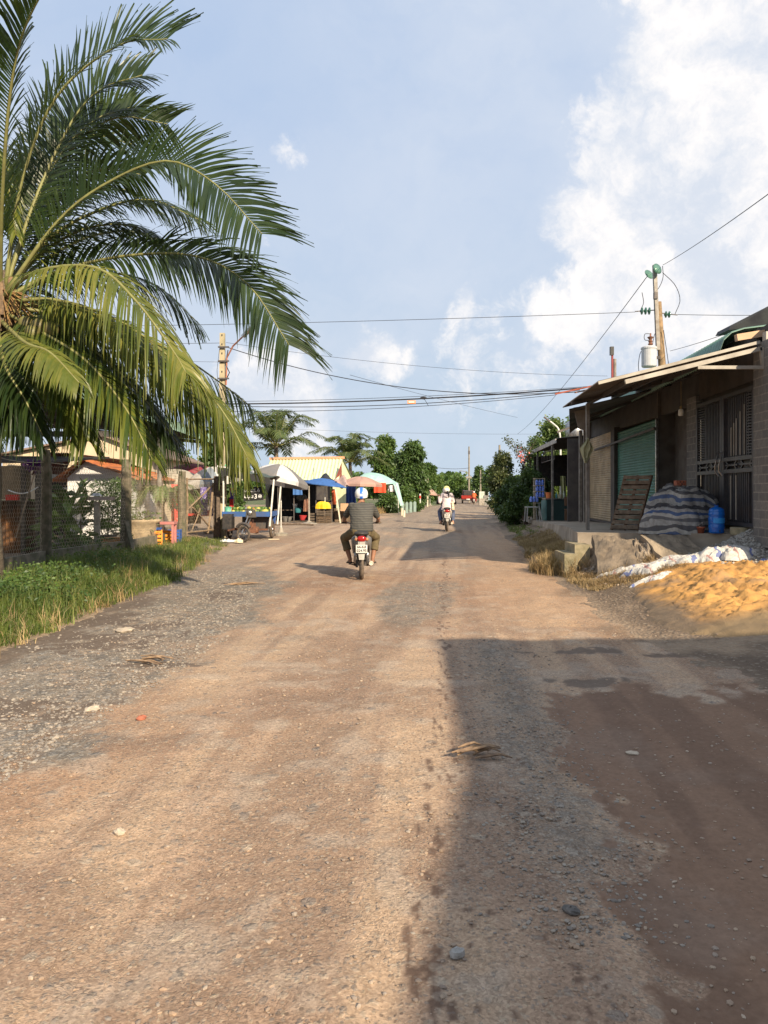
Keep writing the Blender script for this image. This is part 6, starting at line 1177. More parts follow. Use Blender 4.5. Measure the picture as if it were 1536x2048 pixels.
# ================================================================== FRUIT CART (motor tricycle)
ck = thing('fruit_cart', 'motor tricycle fruit cart with a blue edged table and white roof posts', 'cart', (-4.65, 25.2, 0), 0)
BLU = mat('cart_blue', (.03, .11, .34), (.04, .09, .22), 6, .6, dirt=.35)
x0, x1, y0, y1 = -5.42, -3.80, 24.75, 26.4
b = MB(); b.box(((x0 + x1) / 2, (y0 + y1) / 2, .86), (x1 - x0, y1 - y0, .05)); b.build('table_top', WOODG, ck)
b = MB()
for a, c_ in (((x0, y0, .86), (x1, y0, .86)), ((x1, y0 + .03, .86), (x1, y1, .86)), ((x0, y0 + .03, .86), (x0, y1, .86))): b.bar(a, c_, .03, .17)
b.build('side_board', BLU, ck)
b = MB(); b.box(((x0 + x1) / 2 + .25, (y0 + y1) / 2 + .1, .58), (.9, 1.2, .5)); b.build('chest', DSTEEL, ck)
b = MB(); b.bar((x0 + .2, y0 + .1, .34), (x1 - .1, y0 + .1, .34), .06); b.bar((x0 + .4, y0 - .9, .36), (x0 + .4, y1, .36), .05); b.bar((x0 + .9, y0 - .9, .36), (x0 + .9, y1, .36), .05); b.bar((x0, 25.7, .33), (x1, 25.7, .33), .06); b.build('chassis', RUST, ck)
def wheel(c_, R_, r_, name, parent, rz=0, world=True, tw=None, spokes=10):
    b = MB(); b.torus((0, 0, 0), R_ - r_, r_, 'X', 30, 8, rb=tw or r_); M_ = Matrix.Rotation(rz, 3, 'Z'); b.v = [tuple(M_ @ Vector(v) + Vector(c_)) for v in b.v]; w_ = b.build(name, RUBBER, parent, world=world, smooth=True)
    b = MB(); b.torus((0, 0, 0), R_ - r_ * 2.1, .012, 'X', 28, 6, rb=.016)
    for i in range(spokes):
        a = 2 * PI * i / spokes; b.bar((.02 * (-1) ** i, math.cos(a) * .03, math.sin(a) * .03), (0, math.cos(a + .3) * (R_ - r_ * 2.1), math.sin(a + .3) * (R_ - r_ * 2.1)), .005)
    b.lathe((0, 0, 0), [(.045, -.04), (.055, 0), (.045, .04)], 12, axis='X'); b.v = [tuple(M_ @ Vector(v) + Vector(c_)) for v in b.v]; r__ = b.build('rim', STEEL, None); r__.parent = w_
    if world and parent is not None: r__.matrix_parent_inverse = wmat(w_).inverted()
    return w_
wheel((x1 - .08, 25.6, .32), .32, .055, 'wheel', ck); wheel((x0 + .08, 25.6, .32), .32, .055, 'wheel', ck)
wheel((-4.46, 23.45, .27), .27, .036, 'wheel', ck, rz=R(62))
fk = Vector((-4.38, 23.55, .27)); hd = Vector((-4.30, 23.95, .95))
b = MB(); dirn = Vector((math.cos(R(62)), math.sin(R(62)), 0))
for s_ in (-1, 1): b.bar(Vector((-4.46, 23.45, .27)) + dirn * .08 * s_, hd + dirn * .07 * s_, .035)
b.build('fork', STEEL, ck)
b = MB(); b.tube([hd + Vector((-.32, .10, .06)), hd + Vector((-.1, 0, .10)), hd + Vector((.1, -.05, .10)), hd + Vector((.3, .02, .08))], .016, 6); b.build('handlebar', DSTEEL, ck)
b = MB(); b.box(hd + Vector((0, -.05, -.05)), (.34, .22, .24), rz=.2, taper=.85); b.build('front_case', BLACKM, ck); b = MB(); b.ball(hd + Vector((-.03, -.17, -.02)), (.09, .05, .08)); b.build('headlight', STEEL, ck)
b = MB(); b.box((-4.35, 24.3, .42), (.26, .45, .32), rz=.2); b.box((-4.38, 24.2, .6), (.16, .3, .2)); b.lathe((-4.2, 24.3, .35), [(.1, -.05), (.12, 0), (.1, .08)], 12, axis='X'); b.build('engine', RUST, ck)
b = MB(); b.tube([hd + Vector((0, .1, -.1)), (-4.4, 24.3, .75), (-4.6, 24.9, .6)], .04, 6); b.build('frame', RUST, ck)
b = MB(); b.tube([Vector((-4.46, 23.45, .27)) + Vector((math.sin(a) * .33 * -dirn.y, math.sin(a) * .33 * dirn.x, math.cos(a) * .33)) for a in np.linspace(-.9, .9, 9)], .05, 6); b.build('mudguard', DSTEEL, ck)
b = MB(); b.box((x0 + .25, 24.6, .62), (.3, .5, .5)); b.build('seat', BLACKM, ck)
for x_, y_, zt in ((x0 + .04, y0 + .05, 2.42), (x1 - .03, y0 + .05, 2.02), (x0 + .04, y1, 2.3), (x1, y1, 2.1)): b = MB(); b.bar((x_, y_, .62 if x_ < -4.5 else .45), (x_ + (.14 if x_ > -4.5 else 0), y_, zt), .05); b.build('roof_post', WHITEM, ck)
b = MB(); b.grid(lambda u, v: Vector((x0 - .10 + 1.85 * u, y0 - .25 + 2.0 * v, 2.44 - .36 * u + .03 * math.sin(u * 20) + .05 * math.sin(v * 3))), 16, 6, (0, 0, -.02)); b.build('roof_tarp', mat('cart_roof', (.05, .07, .06), (.08, .10, .09), 4), ck)
b = MB(); b.grid(lambda u, v: Vector((x0 - .10 + 1.75 * u, y0 - .25, 2.42 - .36 * u - .22 * v)), 8, 2, (0, .01, 0)); b.build('valance', mat('valance_black', (.03, .03, .03)), ck)
b = MB(); b.bar((x0 - .1, y0 - .27, 2.46), (x0 + .8, y0 - .27, 2.32), .03, .05); b.build('roof_rail', WHITEM, ck)
# chalk board with its writing
cb = thing('chalkboard', 'black price board with hand chalked fruit prices hanging under the cart roof', 'sign', tuple(W(507, 1003, 25.0))); b = MB(); bp = [W(487, 974, 25.0), W(527, 973, 25.0), W(527, 1000, 25.0), W(487, 1003, 25.0)]; b.poly(bp, (0, .02, 0)); b.build('board', mat('board_black', (.012, .013, .014), (.02, .02, .02), 5, .5), cb)
CHALK = mat('chalk', (.80, .80, .78), None, 5, .9)
def text(s_, loc, size, m_, parent, name='lettering', rot=(R(90), 0, 0), extr=.002, world=True, bold=.0, sx=1.0):
    cu = bpy.data.curves.new('t', 'FONT'); cu.body = s_; cu.size = size; cu.extrude = extr; cu.offset = bold; o_ = bpy.data.objects.new('t', cu); me = bpy.data.meshes.new_from_object(o_); bpy.data.objects.remove(o_); bpy.data.curves.remove(cu)
    o_ = link(name, me, m_, parent, world); o_.location = loc; o_.rotation_euler = rot; o_.scale = (sx, 1, 1); return o_
for s_, px_, py_, sz in (('Bom', 488, 984, .20), ('Lê', 508.5, 984, .19), ('Lựu', 488, 996, .20), ('3@', 508, 997, .22)): text(s_ if s_ != '3@' else '3', W(px_, py_, 24.985), sz, CHALK, cb, bold=.001)
b = MB(); c_ = W(520, 992.5, 24.98); b.torus(c_, .055, .006, 'Y', 18, 5); b.build('lettering', CHALK, cb); text('00', c_ + Vector((-.04, -.005, -.03)), .08, CHALK, cb, bold=.002)
# fruit on the cart
MEL = mat('melon_green', (.07, .14, .03), (.13, .20, .05), 9, .4); PAP = mat('fruit_yellow', (.50, .42, .10), (.35, .38, .10), 8, .5); FRR = mat('fruit_orange', (.55, .22, .06))
q = random.Random(8); FR_ = []
for i in range(22):
    x_ = x0 + .35 + (i % 11) * .118 + q.uniform(-.02, .02); y_ = y0 + .16 + .2 * (i // 11) + q.uniform(-.03, .03); r_ = q.uniform(.055, .075); g = i // 11; big = (i % 4 == 1)
    b = MB(); b.ball((0, 0, r_), (r_ * (1.7 if big else 1.15), r_, r_), 12, 8); o_ = b.build('melon' if i % 3 else 'papaya', MEL if i % 3 else PAP, smooth=True); o_.location = (x_, y_, .95 if False else .886 + (.09 if g else 0)); o_.rotation_euler = (0, q.uniform(-.1, .1), q.uniform(-.4, .4))
    tag(o_, ('green melon lying in the fruit pile on the cart table' if i % 3 else 'yellow papaya lying in the fruit pile on the cart table'), 'melon' if i % 3 else 'papaya', 'melons on the cart table' if i % 3 else 'papayas on the cart table')
for k_, x_, y_ in ((0, x1 - .42, y0 + .42), ): b = MB(); b.ball((x_, y_, 1.0), (.19, .12, .11), 16, 10); solo(b, 'watermelon', MEL, 'big dark green watermelon at the open end of the cart table', 'watermelon', smooth=True)
b = MB(); b.ball((x1 - .62, y0 + .30, 1.0), (.06, .05, .07), 10, 7); solo(b, 'mango', FRR, 'single orange mango beside the big watermelon', 'mango', smooth=True)
basket((x0 + .16, y0 + .2, .888), .11, .12, .2, 'green_tub', 'green plastic tub at the pole end of the cart table', mat('tub_green', (.05, .35, .22), (.3, .5, .4), 8), 'tub')
b = MB(); b.lathe((x0 + .78, y0 + .1, .888), [(.03, 0), (.035, .02), (.035, .16), (.02, .2), (.02, .24), (0, .24)], 10); solo(b, 'steel_flask', STEEL, 'slim steel flask standing among the fruit', 'flask')
small('blue_bucket', 'blue bucket hanging under the open end of the cart', 'bucket', (x1 - .2, 26.2, .62), (.28, .26, .28), CRB, taper=1.2)
b = heap((WX(478, 23.0), 23.0, .03), .14, .09, .10, 44, fold=.05, nu=24, nv=10); solo(b, 'crumpled_paper', mat('paper_cream', (.7, .6, .42), (.6, .5, .35), 9), 'crumpled cream paper in front of the cart wheel', 'paper')
b = heap((WX(458, 23.4), 23.3, .03), .26, .10, .06, 45, fold=.05, nu=24, nv=10); solo(b, 'plastic_bag', mat('bag_white', (.6, .62, .60), (.5, .5, .5), 9), 'flattened white plastic bag at the foot of the utility pole', 'bag')
small('scrap_board', 'thin pale scrap of board beside the rear cart wheel', 'board', (WX(548, 24.6), 24.6, .03), (.35, .12, .02), mat('paper_cream', (.7, .6, .42)))
# ================================================================== POLES AND CABLES
up = thing('utility_pole', 'square concrete utility pole at the junction with a rusty lamp bracket', 'utility pole', (WX(446, 26), 26, 0)); x_ = WX(445, 26); POLEC = mat('pole_concrete', (.44, .37, .24), (.34, .29, .19), 3, .9, dirt=.4, dirtc=(.16, .16, .08))
b = MB(); b.box((x_, 26, 3.58), (.27, .24, 7.2), taper=.62); b.build('post', POLEC, up)
b = MB()
for i in range(16): b.box((x_ + .0, 26 - .125 + i * .0026, 2.3 + i * .32), (.035, .01, .06))
b.build('hole', BLACKM, up)
b = MB(); b.tube([W(452, 770, 25.9), W(454, 715, 25.9), W(466, 692, 25.7), W(489, 670, 25.3)], .028, 8); b.build('lamp_bracket', mat('bracket_rust', (.42, .17, .10), (.3, .13, .08), 8), up)
b = MB(); b.bar(W(486, 673, 25.3), W(503, 655, 25.0), .14, .08); b.build('lamp_head', STEEL, up)
b = MB(); b.tube([W(452, 760, 25.9), W(459, 745, 25.85), W(451, 728, 25.9), W(456, 700, 25.9)], .018, 6); b.tube([W(440, 690, 25.85), W(434, 740, 25.85), W(436, 775, 25.85)], .008, 5); b.tube([W(452, 775, 25.85), W(453, 800, 25.85), W(451, 830, 25.85)], .012, 5); b.build('loose_wire', WIREM, up)
for py_ in (694, 722, 757): b = MB(); b.bar(W(436, py_, 25.85), W(458, py_, 25.85), .05, .05); b.build('clamp', DSTEEL, up)
b = MB(); b.torus(W(444, 968, 25.8), .1, .018, 'Z'); b.build('strap', BLACKM, up)
small('green_bag', 'green plastic bag tied to the utility pole beside the cart roof', 'bag', tuple(W(453, 936, 25.75)), (.14, .1, .24), mat('bag_green', (.02, .40, .12), (.1, .5, .25), 20), taper=.6)
tpole = thing('transformer_pole', 'tall timber and steel power pole with glass insulators and a grey transformer', 'power pole', (WX(1325, 26), 26, 0)); TB = mat('pole_timber', (.30, .20, .11), (.17, .12, .07), 6, .9, bump=.3)
b = MB(); b.tube([(WX(1325, 26), 26, 0), W(1324, 730, 26), W(1317, 604, 26)], [.17, .13, .10], 12); b.build('timber_post', TB, tpole, smooth=True)
b = MB(); b.bar(W(1316, 700, 25.85), W(1309, 530, 25.85), .12); b.build('steel_mast', POSTM, tpole)
TC = W(1298, 734, 25.6); b = MB(); b.lathe(TC, [(.23, 0), (.25, .03), (.25, .60), (.27, .62), (.27, .67), (.22, .71), (0, .73)], 22); tr_ = b.build('transformer', mat('transformer_grey', (.50, .50, .51), (.42, .42, .43), 3, .45), tpole, smooth=False)
b = MB(); b.lathe(TC + Vector((.05, 0, .70)), [(.05, 0), (.05, .05), (.09, .09), (.05, .14), (.08, .19), (.04, .24), (.11, .33), (.03, .37), (.02, .47)], 12); b.build('bushing', mat('ceramic_brown', (.30, .12, .06), (.08, .05, .04), 4, .3), tr_)
b = MB(); b.bar(TC + Vector((.22, .15, .35)), W(1322, 715, 26), .10); b.build('bracket', DSTEEL, tpole)
GLS = mat('glass_green', (.18, .36, .28), (.13, .28, .22), 5, .12, spec=.7, transl=.4)
def insul(c_, d, n_, s_=1.0):
    c_ = Vector(c_); d = Vector(d).normalized(); rot = d.to_track_quat('Z', 'Y').to_matrix()
    for i in range(n_):
        b = MB(); b.lathe((0, 0, 0), [(.02, -.05), (.04, -.045), (.06, -.01), (.125 * s_, .005), (.13 * s_, .02), (.06, .035), (.02, .05)], 16); p_ = c_ + d * (.13 * i * s_); b.v = [tuple(rot @ Vector(v) + p_) for v in b.v]; b.build('insulator', GLS, tpole, smooth=True)
insul(W(1283, 622, 26), (1, 0, 0), 3); insul(W(1331, 629, 26), (1, 0, 0), 2, .9); insul(W(1314, 538, 25.6), (.5, -1, .25), 1, 1.5); insul(W(1299, 548, 26.3), (-.5, 1, -.5), 1, 1.5)
b = MB(); b.bar(W(1270, 623, 26), W(1312, 620, 26), .03); b.bar(W(1312, 625, 26), W(1355, 630, 26), .03); b.bar(W(1311, 585, 25.8), W(1311, 598, 25.8), .12); b.build('bracket_arm', DSTEEL, tpole)
b = MB()
for pp in ([(1325, 532), (1326, 555), (1318, 575), (1308, 585)], [(1325, 545), (1350, 570), (1360, 600), (1350, 628)], [(1284, 585), (1287, 605), (1282, 618)], [(1315, 660), (1309, 670), (1305, 690)], [(1303, 668), (1290, 668), (1290, 680), (1304, 680)], [(1290, 698), (1281, 705), (1277, 728), (1278, 745)], [(1327, 660), (1333, 700), (1338, 735)]):
    b.tube(catmull([W(a, c_, 25.8) for a, c_ in pp], 10), .012, 5)
b.build('jumper_wire', WIREM, tpole)
p2 = thing('short_power_pole', 'short steel pole with a dark switch box just above the building roof', 'pole', (WX(1228, 30), 30, 0)); b = MB(); b.bar((WX(1224.5, 30), 30, 0), W(1224.5, 700, 30), .07); b.build('red_rod', mat('rod_red', (.25, .05, .05)), p2); b = MB(); b.tube([(WX(1229.5, 30), 30.1, 0), W(1229.5, 718, 30.1)], .07, 8); b.build('post', POSTM, p2); b = MB(); b.box(W(1223.5, 702, 30), (.14, .14, .34)); b.build('switch_box', BLACKM, p2)
CXR = thing('cross_bracket', 'rusty red bracket arm holding the low cables beside the canopy', 'bracket', tuple(W(1150, 782, 24.5))); b = MB(); b.bar(W(1110, 788, 24.5), W(1185, 772, 24.5), .05, .05); b.build('arm', mat('rod_rust', (.30, .08, .05)), CXR); b = MB(); b.bar(W(1150, 785, 24.5), W(1185, 778, 24.9), .05); b.build('arm', RUST, CXR)
def cable(a, c_, sag, r_, label, n_=24, m_=None, grp='overhead cables'):
    a, c_ = Vector(a), Vector(c_); b = MB(); b.tube([a.lerp(c_, i / n_) + Vector((0, 0, -4 * sag * (i / n_) * (1 - i / n_))) for i in range(n_ + 1)], r_ * .8, 5); return solo(b, 'power_cable', m_ or WIREM, label, 'cable', grp)
cable(W(1270, 624, 26), W(-260, 655, 30), .15, .012, 'highest long thin cable running level from the transformer pole to the left')
cable(W(1355, 629, 26), W(1700, 626, 24), .05, .012, 'short level cable leaving the transformer pole to the right')
cable(W(1326, 530, 25.6), W(1800, 190, 8), .1, .011, 'cable climbing from the pole top towards the upper right corner')
cable(W(1298, 548, 26.4), W(1035, 868, 95), .6, .018, 'cable descending from the pole top along the road')
cable(W(451, 808, 26), W(1165, 776, 24.5), .12, .030, 'thickest low bundle of cables crossing above the road')
cable(W(451, 812, 26), W(1160, 780, 24.6), .22, .016, 'second strand just below the thickest low bundle')
cable(W(451, 803, 26), W(1175, 773, 24.4), .10, .010, 'thin strand just above the thickest low bundle')
cable(W(453, 823, 26), W(1110, 790, 24.6), .16, .012, 'lowest separate cable crossing above the road')
cable(W(456, 695, 26), W(1165, 783, 24.5), .62, .018, 'twisted cable sagging from the lamp bracket down to the right')
cable(W(452, 685, 26), W(1215, 752, 30), .25, .008, 'faint thin wire above the twisted cable')
cable(W(440, 686, 26), W(-200, 672, 24), .1, .010, 'thin wire going left from the top of the concrete pole')
cable(W(440, 724, 26), W(-200, 690, 24), .1, .007, 'faint wire going left lower down the concrete pole')
cable(W(700, 750, 40), W(1035, 835, 70), .1, .014, 'faint wire slanting down towards the road in the distance')
cable(W(1340, 702, 26), W(1463, 664, 16), .02, .010, 'short cable from the transformer pole to the green roof')
cable(W(855, 932, 105), W(938, 936, 110), .25, .035, 'distant cable between far trees and the far pole')
cable(W(560, 857, 120), W(1100, 868, 120), .3, .02, 'very faint distant wire low over the trees')
tg = small('cable_tag', 'small orange tag hanging from the low cables above the road', 'tag', tuple(W(823, 804, 25.1)), (.28, .015, .11), mat('tag_orange', (.80, .30, .12), (.7, .25, .1), 9)); b = MB(); b.box(W(823, 804, 25.08), (.20, .005, .035)); tt_ = b.build('lettering', CHALK, None); tt_.parent = tg; tt_.matrix_parent_inverse = wmat(tg).inverted()
b = MB(); b.ball(W(847, 796, 25.2), (.12, .05, .05), 8, 6); b.tube([W(842, 794, 25.2), W(850, 800, 25.2), W(857, 812, 25.2)], .008, 4); solo(b, 'cable_splice', WIREM, 'knotted splice on the low cables right of the orange tag', 'cable splice')
for px_, y_, top, label in ((938, 112, 893, 'distant tall slim power pole at the end of the road'), (999, 78, 890, 'power pole showing above the roadside shrubs'), (961, 120, 940, 'thin far pole left of the white boards')):
    fp_ = thing('power_pole', label, 'power pole', (WX(px_, y_), y_, 0)); b = MB(); b.tube([(0, 0, 0), (0, 0, EYE + (HY - top) / F * y_)], [.17, .10], 8); b.build('post', mat('pole_far', (.27, .23, .18), (.2, .18, .14)), fp_, world=False)
    b = MB(); zz = EYE + (HY - top) / F * y_; b.box((0, 0, zz - .9), (.25, .25, .5)); b.build('insulator', DSTEEL, fp_, world=False)
    if px_ == 938: b = MB(); b.tube([(0, 0, zz * .50), (-.5, 0, zz * .55), (-1.4, 0, zz * .57)], .05, 6); b.bar((-.5, 0, zz * .45), (.4, 0, zz * .45), .4, .3); b.build('lamp_arm', POSTM, fp_, world=False)
# white boards and cabinets far right of the road
def board(px0, px1, py0, py1, y_, m_, label, name='sign_board'):
    o_ = thing(name, label, 'sign', (WX((px0 + px1) / 2, y_), y_, 0)); b = MB(); b.poly([W(px0, py1, y_), W(px1, py1, y_), W(px1, py0, y_), W(px0, py0, y_)], (0, .08, 0)); b.build('panel', m_, o_)
    for px_ in (px0 + .5, px1 - .5): b = MB(); b.bar((WX(px_, y_), y_, 0), W(px_, py0, y_), .06); b.build('leg', POSTM, o_)
    return o_
board(958, 970, 983, 998, 88, mat('board_palegreen', (.55, .60, .50), (.35, .4, .33), 2), 'pale green standing board right of the orange rider')
bb = board(976, 991, 982, 1001, 80, mat('board_cyan', (.30, .55, .62), (.5, .6, .66), 1.5), 'white and cyan lettered sign board beside the shrubs')
for i in range(3): b = MB(); b.bar(W(978, 986 + 3.2 * i, 79.9), W(990, 986 + 3.2 * i, 79.9), .02, .06); b.build('lettering', mat('letter_blue', (.05, .08, .30)), bb)
small('roadside_cabinet', 'grey concrete cabinet under the pale green board', 'cabinet', (WX(963, 86), 86, .45), (.6, .5, .8), CONC); small('roadside_cabinet', 'dark cabinet between the two boards', 'cabinet', (WX(972, 87), 87, .6), (.55, .6, 1.2), POTG)
# ================================================================== VEHICLES AND PEOPLE
def fuse(mb, voxel, name, m_, parent=None, it=4, wr=0, seed=0):
    """one continuous skin grown over overlapping closed shapes"""
    me = bpy.data.meshes.new('tmp'); me.from_pydata(mb.v, [], mb.f); o = bpy.data.objects.new('tmp', me); COL.objects.link(o)
    a = o.modifiers.new('r', 'REMESH'); a.mode = 'VOXEL'; a.voxel_size = voxel; s_ = o.modifiers.new('s', 'SMOOTH'); s_.iterations = it; s_.factor = .6
    dg = bpy.context.evaluated_depsgraph_get(); dg.update(); me2 = bpy.data.meshes.new_from_object(o.evaluated_get(dg)); bpy.data.objects.remove(o)
    n = len(me2.vertices); co = np.empty(n * 3); me2.vertices.foreach_get('co', co); co = co.reshape(-1, 3)
    if wr:
        no = np.empty(n * 3); me2.vertices.foreach_get('normal', no); no = no.reshape(-1, 3)
        w = fbm(co[:, 0] * 7 + co[:, 2] * 3, co[:, 2] * 11 - co[:, 1] * 5 + co[:, 0] * 4, 4, seed) - .5; co += no * (w * wr)[:, None]; me2.vertices.foreach_set('co', co.ravel())
    me2.materials.clear(); me2.polygons.foreach_set('use_smooth', [True] * len(me2.polygons)); me2.update(); me2.name = name
    return link(name, me2, m_, parent, False)
SKIN = mat('skin', (.30, .15, .09), (.24, .115, .07), 9, .55); SKINL = mat('skin_light', (.46, .27, .18), (.40, .22, .15), 9, .55)
HAIR = mat('hair_black', (.012, .010, .010), (.03, .025, .022), 30, .5)
def limb(b, pts, rr, n=12):
    b.tube(pts, rr, n)
    for p, r_ in ((pts[0], rr[0]), (pts[-1], rr[-1])):
        k = r_ if isinstance(r_, (int, float)) else min(r_); b.ball(p, k, 10, 6)
def hand(b, G, s, bar=True, side=1):
    """palm, four curled fingers of different length and a thumb closing round a grip that runs along X"""
    G = Vector(G); b.ball(G + Vector((0, -.035, .018)), (.042, .040, .020), 10, 6)
    for i, l in enumerate((.92, 1.05, 1.0, .78)):
        x_ = s * (-.031 + .0205 * i); b.tube([G + Vector((x_, -.030, .026)), G + Vector((x_, .012 * l, .034)), G + Vector((x_, .036 * l, .012)), G + Vector((x_, .026 * l, -.016 * l))], [.0100, .0095, .0088, .0075], 7)
    b.tube([G + Vector((-s * .035, -.045, .012)), G + Vector((-s * .048, -.018, -.008)), G + Vector((-s * .044, .010, -.020))], [.012, .0105, .009], 7)
def head(b, c_, r_=.095, tilt=0):
    c_ = Vector(c_); b.ball(c_, (r_ * .80, r_ * .98, r_ * 1.18), 16, 12); b.ball(c_ + Vector((0, r_ * .35, -r_ * .62)), (r_ * .56, r_ * .62, r_ * .5), 12, 8)
    b.tube([c_ + Vector((0, r_ * .92, r_ * .05)), c_ + Vector((0, r_ * 1.18, -r_ * .25)), c_ + Vector((0, r_ * .95, -r_ * .32))], [.008, .014, .012], 6)
    b.ball(c_ + Vector((0, r_ * .93, -r_ * .60)), (.022, .010, .008)); b.ball(c_ + Vector((0, r_ * .80, -r_ * .95)), (.020, .018, .014))
    for s in (-1, 1): b.ball(c_ + Vector((s * r_ * .82, .0, -r_ * .05)), (.010, .018, .030)); b.ball(c_ + Vector((s * r_ * .33, r_ * .80, r_ * .12)), (.020, .012, .012))
def helmet(parent, c_, m_, r_=.138, peak=True, tilt=0.0, roll=0.0):
    c_ = Vector(c_); Rm = Matrix.Rotation(tilt, 3, 'X') @ Matrix.Rotation(roll, 3, 'Y')
    def fn(u, v):
        a = 2 * PI * u; th = v * (1.95 + .22 * math.cos(a - PI * 1.5)) ; k = 1.0 + .02 * math.sin(th * 2)
        return Vector((math.cos(a) * math.sin(th) * r_ * .92 * k, math.sin(a) * math.sin(th) * r_ * 1.08 * k, math.cos(th) * r_ * .98))
    b = MB(); b.grid(fn, 32, 14); k0 = len(b.v); b.grid(lambda u, v: fn(u, v) * .93, 32, 14)
    b.tube([fn(u, 1) * .965 for u in np.linspace(0, 1, 33)], .009, 6, cap=False)
    if peak: b.grid(lambda u, v: Vector(((u - .5) * r_ * 1.5 * (1 - .2 * v), r_ * (.86 + .42 * v) - .10 * r_ * (2 * u - 1) ** 2 * 3, r_ * (.30 - .12 * v))), 10, 3, (0, 0, .006))
    o = link('helmet', (lambda me: me)(bpy.data.meshes.new('helmet')), None); me = o.data; me.from_pydata([tuple(Rm @ Vector(v)) for v in b.v], [], b.f); me.polygons.foreach_set('use_smooth', [True] * len(me.polygons)); me.materials.append(m_); o.parent = parent; o.location = c_; return o
m, t, b_ = newmat('helmet_white_blue'); oc = t.node('ShaderNodeTexCoord').outputs['Object']; x, y_, z = t.xyz(oc); band = t.m('MULTIPLY', t.m('LESS_THAN', t.m('ABSOLUTE', x), .030), t.m('GREATER_THAN', t.m('ABSOLUTE', t.m('ADD', z, .015)), .022)); ln = t.m('MULTIPLY', t.m('LESS_THAN', t.m('ABSOLUTE', t.m('SUBTRACT', t.m('ABSOLUTE', x), .042)), .005), .7)
t.put(b_.inputs['Base Color'], t.mix(ln, t.mix(band, (.80, .80, .78), (.03, .16, .62)), (.05, .2, .6))); b_.inputs['Roughness'].default_value = .25; HELM1 = m
m, t, b_ = newmat('helmet_white_yellow'); oc = t.node('ShaderNodeTexCoord').outputs['Object']; z = t.xyz(oc)[2]; t.put(b_.inputs['Base Color'], t.mix(t.m('MULTIPLY', t.m('GREATER_THAN', t.m('ADD', z, t.m('MULTIPLY', t.noise(oc, 14, 2), .12)), .09), .85), (.82, .80, .74), (.80, .66, .16))); b_.inputs['Roughness'].default_value = .3; HELM2 = m
HELM3 = mat('helmet_plain_white', (.75, .73, .70), None, 5, .3)
SHIRT1 = stripes('shirt_striped', [(.050, .050, .047), (.105, .100, .085)], .044, 'Z', warp=.016, wscale=9, duty=[0, .78], mixn=.1, noise_scale=8)
TROUS1 = mat('trousers_olive', (.15, .115, .060), (.10, .078, .042), 7, .9, bump=.3); JEANS = mat('jeans_blue', (.11, .13, .20), (.07, .085, .14), 9, .9, bump=.3)
JACKW = mat('jacket_pale', (.66, .56, .55), (.60, .50, .49), 5, .9, bump=.2); JACKB = mat('jacket_black', (.016, .016, .020), (.03, .03, .034), 9, .8); ORANGE = mat('raincoat_orange', (.60, .13, .03), (.5, .1, .03), 6, .7)
SAND1 = mat('sandal_dark', (.03, .025, .022)); SAND2 = mat('sandal_tan', (.48, .30, .20))
